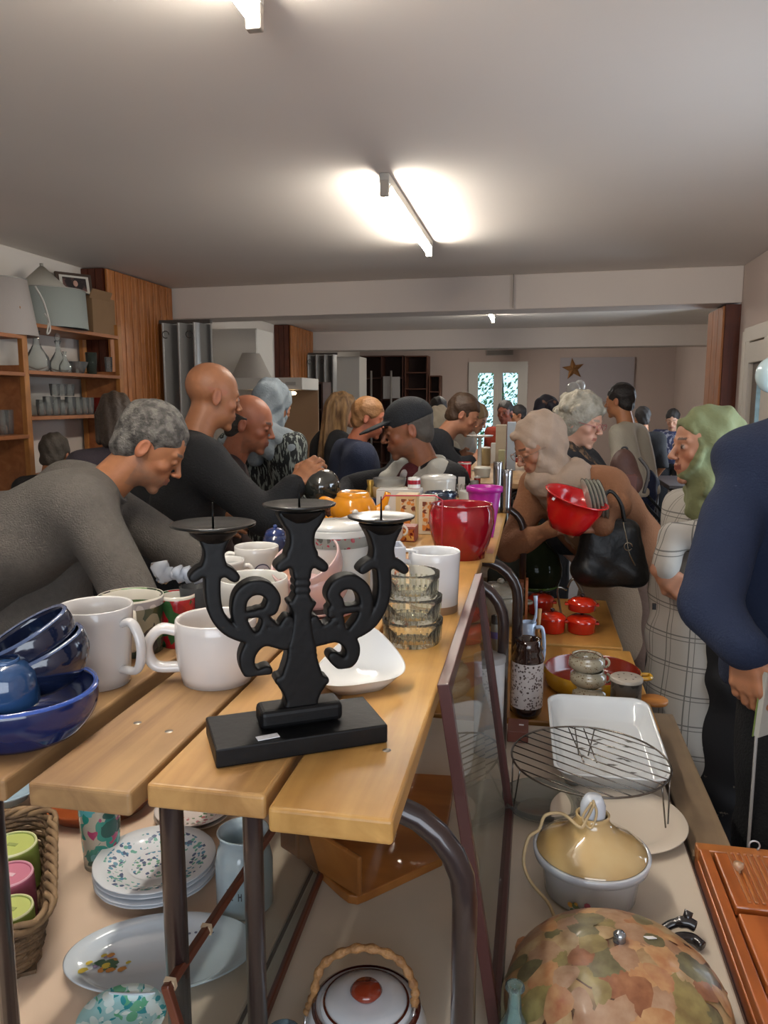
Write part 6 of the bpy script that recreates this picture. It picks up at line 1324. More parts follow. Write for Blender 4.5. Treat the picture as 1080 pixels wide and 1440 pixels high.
# painted fruit and leaves as low relief decals following the dome
def on_dome(x, y, lift=0.0008):
    d = min(math.hypot(x, y)/r, 0.985); k = math.acos(d); return (x, y, 0.022+(hdm-0.022)*math.sin(k)**0.9+lift)
def blob_decal(x, y, ra, rb, a, mtl, wob=0.1, lift=0.0012):
    vs = []; ph = rng.uniform(0, 6)
    for ring in (0, 0.5, 1.0):
        for q in range(14):
            th = q*math.pi/7; k = ring*(1+wob*math.sin(3*th+ph)); u, v = ra*k*math.cos(th), rb*k*math.sin(th); vs.append(on_dome(x+u*math.cos(a)-v*math.sin(a), y+u*math.sin(a)+v*math.cos(a), lift*(1.0+0.5*(1-ring))))
    fs = [(i*14+q, i*14+(q+1) % 14, (i+1)*14+(q+1) % 14, (i+1)*14+q) for i in range(2) for q in range(14)]; MB().add(vs, fs, True).build('painted_fruit', mtl, t)
FM = [mat(a, 0.35, coat=0.1, col2=c, vscale=45, sharp=(0.3, 0.7)) for a, c in (('#9a6440', '#b89468'), ('#945a40', '#b08a60'), ('#8f8250', '#6f5c38'), ('#b09a76', '#8f6f4a'), ('#787250', '#4f4630'), ('#986848', '#6f4028'), ('#a88a70', '#8a6448'))]
DKO = mat('#4a2c1a', 0.4, coat=0.1)
for i in range(80):
    a0 = i*2.399963; d0 = r*0.93*math.sqrt((i+1.5)/81); x, y = d0*math.cos(a0), d0*math.sin(a0); kind = int(rng.integers(0, 7)); sc_ = 1-0.35*(d0/r)
    if d0 < r*0.12: continue
    ra = rng.uniform(0.020, 0.036)*sc_; rb = ra*rng.uniform(0.55, 1.0); an = rng.uniform(0, 3.1)
    if i % 5 == 0: blob_decal(x, y, ra*1.12, rb*1.15, an, DKO, 0.12, 0.0006)
    blob_decal(x, y, ra, rb, an, FM[kind], 0.12, 0.0010+0.00012*(i % 5))
MB().lathe([(r*0.985, 0.022), (r*1.03, 0.020), (r*1.05, 0.012), (r*1.02, 0.0), (r*0.9, 0.0), (r*0.9, 0.02)], 72).build('cream_rim', mat('#a8a084', 0.25, coat=0.3), t)
MB().lathe([(0, hdm-0.004), (0.009, hdm-0.002), (0.0075, hdm+0.006), (0.0085, hdm+0.010), (0.005, hdm+0.014), (0, hdm+0.015)], 20).build('knob', mat('#a8b0b8', 0.12, 0.9), t); q = on_dome(0.040, 0.014, 0.001); sticker(t, (0.042*r/0.15, 0.018, on_dome(0.042*r/0.15, 0.018)[2]+0.0016), (R(-14), R(14), 0.6), (0.016, 0.009))
p = PZ(765, 1278, ZT+0.02); 
# small bottle
p = PZ(722, 1470, ZT+0.03); zt_ = 0; t = thing('small_glass_bottle', 'small clear glass bottle in front of the fruit dome', 'bottle', (p[0], p[1], ZT)); h = PY(714, 1384, p[1])[2]-ZT; k = 0.020
MB().lathe([(0, 0), (k, 0), (k*1.05, h*0.35), (k*0.9, h*0.5), (k*0.45, h*0.68), (k*0.38, h*0.92), (k*0.62, h*0.97), (k*0.58, h), (k*0.3, h), (k*0.3, h*0.9), (k*0.35, h*0.68), (k*0.8, h*0.5), (0, 0.006)], 28).build('body', glass('#dcf0ee', 0.2), t)
# black handles and drawer box
p = PZ(955, 1330, ZT); t = thing('black_handles', 'pair of black twisted plastic handles beyond the fruit dome', 'handle', (min(p[0], 0.26), p[1], ZT)); BP = mat('#1a1618', 0.25, coat=0.4)
MB().tube(smooth_path([(-0.03, 0.01, 0.008), (-0.01, 0.02, 0.02), (0.012, 0.022, 0.026), (0.026, 0.02, 0.022)], 5), [0.007]*8+[0.009]*8, 10).build('handle', BP, t); MB().tube(smooth_path([(-0.02, -0.01, 0.008), (0.0, 0.0, 0.014), (0.02, 0.004, 0.012), (0.032, -0.008, 0.010)], 5), 0.008, 10).build('handle', BP, t); MB().tube([(0.012, 0.022, 0.026), (0.018, 0.03, 0.04)], 0.007, 8).build('hook', BP, t)
ZD = 0.775; q0 = PZ(962, 1183, ZD); y1_ = q0[1]; x0_ = max(q0[0], 0.312); t = thing('drawer_box', 'orange varnished wooden drawer box lying on its back at the lower right', 'drawer box', (x0_, y1_, 0.66)); hh_ = ZD-0.66
OW = wood('#b0622e', '#96501f', 0.32, 'Y', 0.8, 0.4); OW2 = wood('#b06c34', '#9a5a28', 0.35, 'Y', 0.8, 0.3); LX, LY = 0.30, 0.62
MB().box((LX/2, -LY/2, hh_/2-0.01), (LX, LY, hh_-0.02)).build('box_body', OW, t, bevel=0.003)
MB().box((LX/2, -0.012, hh_-0.012), (LX, 0.024, 0.026)).build('rail', OW2, t, bevel=0.002); MB().box((0.012, -LY/2, hh_-0.012), (0.018, LY, 0.026)).build('rail', OW, t, bevel=0.002)
for i in range(2):
    yc = -0.10-0.17*i; MB().box((0.075, yc, hh_-0.010), (0.095, 0.155, 0.018)).build('drawer_front', OW, t, bevel=0.003)
    kq = MB().lathe([(0.004, 0), (0.0045, 0.006), (0.009, 0.012), (0.008, 0.018), (0, 0.020)], 20).build('knob', mat('#b08a6a', 0.3, coat=0.4), t, (0.055+0.02*i, yc+0.02, hh_-0.002))
for i in range(6): MB().box((0.052+0.011*i, -0.095, hh_+0.001), (0.0055, 0.145, 0.004)).build('reed', OW2, t, bevel=0.001)
for x, w_, m_ in ((0.145, 0.024, OW2), (0.185, 0.018, wood('#8a7050', '#75603f', 0.5, 'Y')), (0.225, 0.04, OW2)): MB().box((x, -0.19, hh_-0.006), (w_, 0.32, 0.016)).build('slat', m_, t, bevel=0.002)
sticker(t, (0.108, -0.27, hh_+0.0005), (0, 0, 0.8), (0.012, 0.010)); MB().tube(arc((0.10, -0.006, hh_+0.009), 0.009, -60, 200, 12), 0.0016, 6).build('hook', mat('#c0c0c0', 0.3, 0.6), t)
p = PZ(1068, 1452, 0.66); v, q = mesh_prims([('e', (0, 0, 0.035), (0.07, 0.08, 0.032), None), ('e', (0.03, 0.02, 0.045), (0.05, 0.05, 0.030), None)], 0.006, 0.004, 60); t = thing('cloth_bag', 'grey blue folded cloth bag at the lower right corner', 'bag', (p[0]+0.02, p[1]-0.05, 0.66)); v = v.copy(); v[:, 2] = np.maximum(v[:, 2], 0.0); link_mesh('cloth', np_mesh('cloth', v, q), mat('#5a6472', 0.7, bump=0.3), t)
# ---------------- far goods
def pot_far(label, px, yb, yr, wp, z, col, name, cat, rf=0.9, rough=0.25, lid=None, m=None):
    p, h, r = fit(px, yb, yr, wp, z); t = thing(name, label, cat, p); MB().lathe(wallp(r*rf, r, h, 0.003, 0.002), 24).build('body', m or mat(col, rough, coat=0.2), t)
    if lid: MB().lathe([(r*1.03, h), (r*0.9, h+0.006), (0, h+0.01)], 24).build('lid', mat(lid, 0.3), t)
    return t, p, h, r
ZB = 1.2
t, p, h, r = pot_far('bright red candle glass on the far bench', 653, 673, 650, 19, ZB, '#b01420', 'candle_glass', 'candle', 1.0); MB().lathe([(r*1.01, h*0.9), (r*1.02, h)], 24).build('rim', mat('#c8b8b0', 0.4), t)
pot_far('white oval casserole beside the red candle glass', 678, 672, 658, 24, ZB, '#a8a494', 'white_casserole', 'casserole', 0.85, lid='#b4b0a2')
pot_far('clear jar of beige contents behind the white casserole', 683, 655, 630, 13, ZB, '#8a7a58', 'glass_jar', 'jar', 1.0, lid='#b5b2ac')
p = PZ(674, 662, ZB); h = PY(676, 612, p[1])[2]-ZB; r = px2m(p, 19); t = thing('cake_stand', 'white footed cake stand rising over the goods of the far bench', 'cake stand', p); MB().lathe([(0, 0), (0.05, 0), (0.012, 0.015), (0.010, h-0.02), (0.02, h-0.012), (r*0.9, h-0.008), (r, h), (r*0.95, h), (0, h-0.004)], 28).build('body', mat('#b8b5ae', 0.2, coat=0.3), t)
t, p, h, r = pot_far('shallow red tray at the right end of the far bench', 724, 650, 644, 24, ZB, '#a01a1c', 'red_tray', 'tray', 0.95)
for px0, px1, yb, yt, c, lb in ((696, 711, 660, 598, '#a89880', 'beige cardboard box standing on the far bench'), (712, 724, 662, 594, '#a8b4c0', 'pale blue white packet right of the beige cardboard box'), (690, 709, 652, 624, '#b0aca4', 'white box in front of the beige cardboard box'), (700, 709, 668, 634, '#98946c', 'small olive card box nearest on the short far bench')): carton(lb, px0, px1, yb, yt, ZB, c, 0.08, nm='packet')
t, p, h, r = pot_far('amber glass bottle between the far boxes', 717, 659, 600, 7, ZB, '#8a4a10', 'amber_bottle', 'bottle', 1.0)
for px, yb, yt, c, lb, nm, ct, wd in ((648, 694, 665, '#8f8f88', 'chrome wire toast rack with white papers, left of the magenta pot', 'toast_rack', 'rack', 0.07), ):
    p = PZ(px, yb, ZB-0.0); 
    p = PY(px, yb, 3.05); p = np.array((p[0], 3.05, ZB)); t = thing(nm, lb, ct, p)
    for i in range(5): MB().tube([(-0.03+0.015*i, 0, 0.004), (-0.03+0.015*i, 0, 0.05), (-0.03+0.015*i, 0.05, 0.05), (-0.03+0.015*i, 0.05, 0.004)], 0.002, 5, closed=True).build('wire', CH, t)
    MB().box((0, 0.025, 0.006), (0.07, 0.055, 0.004)).build('base', CH, t); MB().box((0.0, 0.028, 0.045), (0.028, 0.004, 0.07)).build('card', mat('#c4c0b8', 0.6), t)
p = PZ(684, 702, ZB); t = thing('sausage_rolls', 'beige wrapped rolls behind the magenta pot', 'rolls', (p[0], p[1], ZB))
for i in range(4): MB().tube([(-0.035+0.02*i, -0.02, 0.018+0.004*i), (-0.015+0.02*i, 0.05, 0.02+0.004*i)], 0.016, 10).build('roll', mat('#b08a6a', 0.6), t)
pot_far('small glass tumbler between the toast rack and the beige rolls', 667, 700, 676, 12, ZB, '#a09a90', 'small_tumbler', 'glass', 0.9, m=glass('#c8c8c4', 0.4))
pot_far('red and white labelled tin beside the toast rack', 671, 690, 672, 9, ZB, '#8a2a1c', 'label_tin', 'tin', 1.0, lid='#b0aca4')
pot_far('white ceramic dish between the petrol blue bowl and the magenta pot', 655, 712, 690, 22, ZB, '#b8b5ac', 'small_dish', 'dish', 0.8)
p = PZ(932, 643, 0.76); t = thing('yellow_box', 'small yellow plastic crate on the dark far table', 'crate', (p[0]-0.02, min(p[1], 8.6), 0.76)); MB().box((0, 0, 0.07), (0.30, 0.22, 0.14)).build('box_body', mat('#a8a41c', 0.4), t, bevel=0.01); MB().box((0, 0, 0.145), (0.32, 0.24, 0.012)).build('lid', mat('#b4b02a', 0.4), t, bevel=0.004)
# ------------------------------------------------ people
SK = {'tan': '#a9714c', 'brown': '#8a5436', 'fair': '#c08c6e', 'pale': '#c4957c', 'red': '#8f4e34'}
def plaid(base, line, sx, sz):
    m, nt, b = nt_new('plaid'); N = nt.nodes; L = nt.links; b.inputs['Roughness'].default_value = 0.85
    tc = N.new('ShaderNodeTexCoord'); sp = N.new('ShaderNodeSeparateXYZ'); L.new(tc.outputs['Object'], sp.inputs[0])
    ad = N.new('ShaderNodeMath'); ad.operation = 'ARCTAN2'; L.new(sp.outputs[0], ad.inputs[0]); L.new(sp.outputs[1], ad.inputs[1])
    nz = N.new('ShaderNodeTexNoise'); nz.inputs['Scale'].default_value = 2.5; L.new(tc.outputs['Object'], nz.inputs[0])
    def lines(src, f, w, ph=0.0):
        m1 = N.new('ShaderNodeMath'); m1.operation = 'MULTIPLY_ADD'; m1.inputs[1].default_value = f; m1.inputs[2].default_value = ph; L.new(src, m1.inputs[0])
        m0 = N.new('ShaderNodeMath'); m0.operation = 'MULTIPLY_ADD'; m0.inputs[1].default_value = 0.12; L.new(nz.outputs[0], m0.inputs[0]); L.new(m1.outputs[0], m0.inputs[2])
        m2 = N.new('ShaderNodeMath'); m2.operation = 'FRACT'; L.new(m0.outputs[0], m2.inputs[0]); m3 = N.new('ShaderNodeMath'); m3.operation = 'LESS_THAN'; m3.inputs[1].default_value = w; L.new(m2.outputs[0], m3.inputs[0]); return m3.outputs[0]
    parts = [lines(sp.outputs[2], sz, 0.045), lines(sp.outputs[2], sz, 0.03, 0.14), lines(ad.outputs[0], sx, 0.05), lines(ad.outputs[0], sx, 0.03, 0.2)]; cur = parts[0]
    for q in parts[1:]: mm = N.new('ShaderNodeMath'); mm.operation = 'MAXIMUM'; L.new(cur, mm.inputs[0]); L.new(q, mm.inputs[1]); cur = mm.outputs[0]
    mu = N.new('ShaderNodeMath'); mu.operation = 'MULTIPLY'; mu.inputs[1].default_value = 0.7; L.new(cur, mu.inputs[0]); mx = N.new('ShaderNodeMix'); mx.data_type = 'RGBA'; L.new(mu.outputs[0], mx.inputs[0]); mx.inputs[6].default_value = lin(base); mx.inputs[7].default_value = lin(line); L.new(mx.outputs[2], b.inputs['Base Color']); return m
def cloth(c, b=0.35, s=160, **k): return mat(c, 0.9, bump=b, bscale=s, sheen=0.2, **k)
GREYH = mat('#6a6660', 0.75, col2='#3f3c38', vscale=40, bump=0.6, bscale=150, sharp=(0.4, 0.6)); DARKH = mat('#1c1512', 0.6, bump=0.5, bscale=120); BROWNH = mat('#3a2618', 0.6, bump=0.5, bscale=120, var=0.3)
BLONDH = mat('#8a6a42', 0.55, col2='#4a3018', vscale=14, bump=0.5, bscale=100, stretch=(4, 4, 0.6)); WHITEH = mat('#a8a090', 0.7, col2='#77705f', vscale=26, bump=0.6, bscale=110)
BLACK = cloth('#0d0e11'); DENIM = cloth('#1a2440'); DKT = cloth('#17171a')
def blob(root, org, nm, prims, m, h=0.008, fold=0.0, ff=30, K=0.02):
    v, q = mesh_prims(prims, h, fold, ff, K=K); return link_mesh(nm, np_mesh(nm, v-org, q), m, root)
def pel_(root): return np.array((root.location[0], root.location[1], 0.93))
# P1 grey sweater man, bent over
hp = PY(213, 628, 2.10)
def x1(root, org, hp, M, nb, u, f, r, SH, A):
    blob(root, org, 'collar', [('c', nb+u*0.03, nb-u*0.02, 0.066, 0.085, 0.01), ('x', nb+u*0.095, (0.068, 0.068, 0.075), None)], cloth('#55524e'), 0.006)
    blob(root, org, 'sweater_back', [('c', nb-u*0.10+np.array((0, 0, -0.05)), nb-u*0.42+np.array((0, 0, 0.02)), 0.145, 0.185), ('c', nb-u*0.42+np.array((0, 0, 0.02)), pel_(root)+np.array((0, 0, 0.02)), 0.185, 0.17), ('c', nb-u*0.22+np.array((0, 0, -0.22)), pel_(root)+np.array((0.1, 0, -0.20)), 0.15, 0.19, 0.08)], GSW, 0.010, 0.004, 25)
GSW = mat('#5c5751', 0.95, var=0.18, vscale=60, bump=0.5, bscale=220)
person('man in a grey wool sweater bending over the left bench', hp, 20, 36, 0, 30, 0.99, 0.0035, '#a8704c', '#4a4038', '#6a5f58', hair='short', hairm=GREYH, topm=GSW,
       legm=DKT, pel=(-1.78, 1.85, 0.98), sw=0.19, bulk=1.16, arms={'R': (PY(200, 872, 1.78), PY(262, 925, 1.80)), 'L': ((-0.95, 2.25, 1.02), (-0.80, 2.05, 0.98))}, eyes_down=True, extra=x1, topz=0.78, ch=0.010, fold=0.005)
# P2 bald man in black
hp = PY(300, 557, 2.88)
person('bald man in a black sweater reaching for a glass lid', hp, 42, 12, 0, 35, 1.05, 0.004, '#a06a48', '#2a201a', None, hair=None, topm=BLACK, legm=DKT, pel=(-1.42, 2.82, 0.93), sw=0.23, bulk=1.22,
       arms={'R': (PY(372, 728, 2.55), PY(414, 683, 2.66), dict(d=(0.5, 0.2, 0.55), back=(0.2, -0.6, 0.8), curl=55)), 'L': ((-1.6, 2.75, 1.1), (-1.35, 3.05, 1.05))}, topz=0.8, ch=0.012)
# glass lid/bowl he holds
p = PY(452, 694, 2.70); zc = 1.2; rG = px2m(p, 27)
t = thing('glass_globe', 'smoky round glass bowl under the hand of the bald man in black', 'bowl', (p[0], p[1], 1.2)); MB().sphere((0, 0, rG*1.0), (rG, rG, rG*0.98), 28, 16).build('body', mat('#2c2e2a', 0.06, spec=0.8, coat=0.8, var=0.3), t); MB().lathe([(rG*0.45, 0.0), (rG*0.5, 0.006), (rG*0.3, 0.01)], 24).build('foot', mat('#4a4c48', 0.1, coat=0.5), t); MB().sphere((0, 0, rG*2.02), 0.010, 10, 8).build('knob', mat('#6a6c68', 0.2), t)
# P3
hp = PY(352, 596, 3.40); person('older balding man between the bald man in black and the grey scarf', hp, 5, 16, 0, 20, 1.07, 0.004, '#985c40', '#2f261f', '#5a4438', hair='fringe', hairm=mat('#3a352f', 0.7, bump=0.4, var=0.3), topm=cloth('#2c1814'), legm=DKT, pel=(-1.55, 3.52, 0.95), eyes_down=True, sw=0.17, topz=0.8, ch=0.014)
# P4 grey scarf woman from behind
GS = cloth('#7d868c', 0.3, 90, var=0.15, vscale=8)
def x4(root, org, hp, M, nb, u, f, r, SH, A): blob(root, org, 'shawl', [('c', nb+u*0.02, SH['R']-u*0.01, 0.10, 0.085), ('c', nb+u*0.02, SH['L']-u*0.01, 0.10, 0.085), ('c', nb-f*0.05, nb-f*0.09-u*0.13, 0.11, 0.05), ('c', nb-f*0.05+r*0.05, nb-f*0.09-u*0.08+r*0.12, 0.09, 0.05), ('c', nb-f*0.05-r*0.05, nb-f*0.09-u*0.08-r*0.12, 0.09, 0.05)], GS, 0.008, 0.004, 40)
person('woman in a grey headscarf seen from behind in a black and white patterned dress', PY(385, 568, 4.4), 62, 18, 0, 75, 1.13, 0.0045, SK['tan'], hair='hijab', hairm=GS, topm=mat('#16191a', 0.85, col2='#7f8680', vscale=30, sharp=(0.52, 0.56), stretch=(2.2, 2.2, 0.5)), coat=0.25, legm=DKT, pel=(-1.52, 4.45, 0.95), sw=0.19, bulk=1.05, extra=x4, fem=True)
# P5 blonde in black, P6 navy jacket
person('woman with long blonde hair in a black coat', PY(483, 577, 5.5), 30, 8, 0, 40, 1.0, 0.006, SK['fair'], hair='long', hairm=BLONDH, topm=BLACK, coat=0.3, legm=DKT, fem=True, ch=0.018)
person('man in a navy jacket behind the man in the flat cap', PY(519, 588, 4.5), 8, 14, 0, 30, 0.95, 0.006, '#b0684a', hair='short', hairm=mat('#8a6038', 0.6, bump=0.4), topm=cloth('#1a2238'), legm=cloth('#3a3d44'), ch=0.018, sw=0.19, bulk=1.05)
# P7 cap man
def x7(root, org, hp, M, nb, u, f, r, SH, A):
    WJ = cloth('#b4b3aa', 0.3, 80); n_ = nb-u*0.0
    for s, o0, o1 in (('L', 0.075, 0.105), ('R', 0.085, 0.105)):
        S = SH[s]; blob(root, org, 'white_front', [('c', S*0.62+nb*0.38+f*o0*0.5+u*0.035, S*0.62+nb*0.38+f*o0-u*0.08, 0.060, 0.072), ('c', S*0.62+nb*0.38+f*o0-u*0.08, S*0.60+nb*0.40+f*(o1+0.02)-u*0.42, 0.072, 0.085)], WJ, 0.007, 0.003, 50)
    blob(root, org, 'stand_collar', [('c', nb+u*0.045+(SH['L']-nb)*0.18, nb-u*0.01+(SH['L']-nb)*0.30+f*0.02, 0.060, 0.068), ('x', nb+u*0.11+f*0.01, (0.06, 0.06, 0.10), None)], WJ, 0.006)
    blob(root, org, 'red_shirt', [('c', nb+f*0.07-u*0.03, nb+f*0.14-u*0.40, 0.062, 0.075)], cloth('#4a1218'), 0.008)
    blob(root, org, 'undershirt', [('c', nb+f*0.115-u*0.015, nb+f*0.128-u*0.055, 0.022, 0.012)], cloth('#a8a4a4'), 0.006)
    E = A['L'][0]; o_ = np.array((0.1, -1.0, 0.15)); o_ = o_/np.linalg.norm(o_); ax_ = E-SH['L']; ax_ = ax_/np.linalg.norm(ax_); sd = np.cross(ax_, o_)
    for k in (-0.028, 0.0, 0.028): MB().tube([tuple(SH['L']+ax_*t_+o_*math.sqrt(max((0.090-0.022*t_/0.3)**2-(k*0.9)**2, 1e-4))+sd*k-org) for t_ in np.linspace(0.005, 0.26, 8)], 0.0065, 6, flat=0.6).build('sleeve_stripe', mat('#c4c4c0', 0.8), root)
    blob(root, org, 'jacket_back', [('c', nb-f*0.12-u*0.08+r*-0.04, nb-f*0.15-u*0.38+r*-0.04, 0.09, 0.12)], cloth('#15151a'), 0.012, 0.005)
person('man in a dark flat cap and a white and black jacket with sleeve stripes', PY(572, 603, 3.35), 196, 14, 0, 222, 1.04, 0.0038, '#8f5c40', '#2a221c', '#5a4a42', hair='fringe', hairm=mat('#55504a', 0.7, bump=0.4), hair2=None, topm=cloth('#131318'), legm=DKT, pel=(-0.60, 3.68, 0.95), sw=0.19, bulk=0.98, extra=lambda root, org, hp, M, nb, u, f, r, SH, A: (x7(root, org, hp, M, nb, u, f, r, SH, A), (lambda vq: link_mesh('flat_cap', np_mesh('flat_cap', vq[0] @ M.T*1.04 + hp - org, vq[1]), cloth('#23262a', 0.4, 200), root))(hair_np('cap', 0.004))), eyes_down=True, topz=0.8,
       arms={'L': (PY(608, 700, 3.45), PY(592, 725, 3.42)), 'R': ((-0.90, 3.7, 1.15), (-0.92, 3.5, 1.12))})
# far shoppers
person('person in a dark coat with brown hair leaning over the far bench', PY(652, 583, 5.3), 5, 28, 0, 5, 1.08, 0.006, '#b07a5c', hair='short', hairm=mat('#4a3320', 0.6, bump=0.5, var=0.4), topm=cloth('#10131a'), legm=DKT, pel=(-1.0, 5.55, 0.9), sw=0.19, bulk=1.12, ch=0.018, eyes_down=True, arms={'R': (PY(640, 658, 5.1), PY(664, 650, 5.1)), 'L': ((-0.75, 5.6, 1.25), (-0.52, 5.5, 1.2))})
person('woman in a cream headscarf behind the leaning person in the dark coat', PY(620, 592, 6.1), 60, 15, 0, 60, 0.95, 0.007, SK['tan'], hair='hijab', hairm=cloth('#a89c88'), topm=cloth('#8a8070'), legm=DKT, fem=True, ch=0.02)
person('dark haired person behind the cream headscarf woman', PY(617, 577, 7.4), 80, 5, 0, 80, 1.0, 0.008, SK['tan'], hair='short', hairm=DARKH, topm=cloth('#2a2226'), legm=DKT, ch=0.022)
person('person with fair hair in a pale beige jacket stooping by the far window', PY(670, 588, 6.6), -20, 30, 0, 0, 0.95, 0.007, SK['fair'], hair='bob', hairm=mat('#8a704c', 0.6, bump=0.4), topm=cloth('#8f8478'), legm=DKT, ch=0.02, fem=True, pel=(-0.72, 7.0, 0.92), bulk=1.08)
person('person with short dark hair in an orange top before the far window', PY(710, 580, 8.4), 250, 5, 0, 250, 1.0, 0.008, '#8a4a34', hair='short', hairm=DARKH, topm=cloth('#8a2c14'), legm=DKT, ch=0.022, pel=None)
person('dark haired figure just right of the orange top', PY(727, 584, 9.6), 200, 5, 0, 200, 0.98, 0.009, SK['tan'], hair='short', hairm=DARKH, topm=cloth('#2c2a30'), legm=DKT, ch=0.024)
person('person in a dark patterned headscarf behind the beige headscarf woman', PY(767, 583, 5.9), 110, 10, 0, 110, 1.1, 0.006, SK['tan'], hair='bun', hairm=mat('#15131f', 0.7, col2='#6a4a38', vscale=20, sharp=(0.60, 0.64)), topm=cloth('#15151b'), legm=DKT, fem=True, ch=0.018)
# P14 beige headscarf woman
HJ = cloth('#a58f7c', 0.25, 80)
def x14(root, org, hp, M, nb, u, f, r, SH, A):
    blob(root, org, 'scarf_tail', [('c', nb+f*0.09+r*0.02-u*0.02, nb+f*0.14-r*0.05-u*0.25, 0.045, 0.045), ('c', nb+f*0.14-r*0.05-u*0.25, nb+f*0.15-r*0.055-u*0.55, 0.045, 0.050)], HJ, 0.008, 0.005, 60)
    blob(root, org, 'scarf_tail', [('c', nb+f*0.10+r*0.06, nb+f*0.13+r*0.075-u*0.45, 0.05, 0.055), ('c', nb+f*0.02-r*0.04, nb+f*0.10+r*0.06, 0.085, 0.06)], HJ, 0.008, 0.005, 60)
    blob(root, org, 'long_tunic', [('c', nb-u*0.10+f*0.055, pel_(root)+f*0.04, 0.115, 0.15), ('c', pel_(root)+f*0.02, pel_(root)+np.array((0, 0, -0.35)), 0.15, 0.17)], cloth('#8a735c'), 0.012, 0.006)
CARD = cloth('#85583a', 0.3, 120)
person('woman in a beige headscarf and brown cardigan holding a red colander', PY(757, 625, 3.05), 208, 30, 0, 236, 0.96, 0.0038, '#a8775c', '#3a2c24', fem=True, hair='hijab', hairm=HJ, topm=CARD, legm=mat('#6f5648', 0.9, bump=0.3, bscale=60), shoem=mat('#2a2320', 0.5), pel=(0.40, 3.46, 0.93), sw=0.165, bulk=0.95, gl=mat('#8a7060', 0.3, 0.5), extra=x14, eyes_down=True, topz=0.72, ch=0.011,
       arms={'L': (PY(868, 712, 2.98), PY(846, 738, 2.80), dict(d=(-0.9, 0.1, 0.0), back=(0.3, -0.7, 0.5), curl=45)), 'R': (PY(714, 772, 3.16), PY(778, 742, 3.02), dict(d=(0.8, -0.1, 0.2), back=(-0.3, -0.7, 0.4), curl=40))})
# colander
p = PY(796, 706, 2.74); r = px2m(p, 43); RC = mat('#b80c12', 0.2, coat=0.4); t = thing('colander', 'bright red plastic colander held by the woman in the beige headscarf', 'colander', p-np.array((0, 0, 0.095)), rot=(R(9), R(17), 0)); hC = 0.125
MB().lathe([(0, 0.004), (r*0.42, 0.004), (r*0.46, 0), (r*0.55, 0), (r*0.72, hC*0.28), (r*0.90, hC*0.7), (r*0.96, hC*0.97), (r*1.05, hC*0.98), (r*1.07, hC), (r*1.04, hC*1.02), (r*0.95, hC), (r*0.88, hC*0.7), (r*0.7, hC*0.3), (r*0.5, 0.01), (0, 0.01)], 56).build('body', RC, t); sticker(t, (-r*0.72, -r*0.62, hC*0.88), (R(70), 0, R(-48)), (0.012, 0.012))
# plates under her arm
p = PY(830, 702, 2.82)
for i in range(5):
    t = thing('held_plate', 'dark rimmed white plate, number %s from the left of the five held under the arm' % ('one', 'two', 'three', 'four', 'five')[i], 'plate', p+np.array((0.013*i-0.02, -0.004*i, 0.0)), rot=(R(12), R(76), R(22)))
    MB().lathe([(0, 0), (0.045, 0), (0.070, 0.006), (0.074, 0.008), (0.070, 0.010), (0.045, 0.004), (0, 0.004)], 40).build('body', mat('#a8a89a', 0.2, coat=0.4), t); MB().lathe([(0.0735, 0.0068), (0.0750, 0.008), (0.0735, 0.0095)], 40).build('dark_rim', mat('#2f2c28', 0.4), t)
# black handbag
p = PY(856, 822, 2.86); t = thing('handbag', 'black leather handbag hanging from the arm of the brown cardigan', 'handbag', p); HB = mat('#0a0a0b', 0.45, bump=0.2, bscale=60)
v, q = mesh_prims([('c', (-0.075, 0, 0.05), (0.075, 0, 0.05), 0.055, 0.055), ('c', (-0.065, 0, 0.20), (0.055, 0, 0.20), 0.040, 0.040), ('c', (-0.075, 0, 0.05), (-0.06, 0, 0.2), 0.055, 0.04), ('c', (0.08, 0, 0.05), (0.06, 0, 0.2), 0.055, 0.04), ('e', (0, 0, 0.12), (0.11, 0.055, 0.10), None)], 0.007, 0.003, 40); link_mesh('bag_body', np_mesh('bag_body', v, q), HB, t)
for s in (-0.02, 0.02): MB().tube(smooth_path([(-0.045, s, 0.22), (-0.04, s, 0.30), (-0.01, s*0.5, 0.345), (0.03, s, 0.30), (0.05, s, 0.21)], 6), 0.006, 8).build('strap', HB, t)
b = MB(); b.tube(smooth_path([(0.035, -0.05, 0.24), (0.05, -0.055, 0.18), (0.06, -0.058, 0.13), (0.085, -0.05, 0.08), (0.10, -0.045, 0.04)], 5), 0.003, 6); b.tube(arc((0.055, -0.06, 0.155), 0.014, 0, 330, 12), 0.0025, 6, closed=False); b.build('metal_clasp', mat('#8a8070', 0.25, 0.9), t)
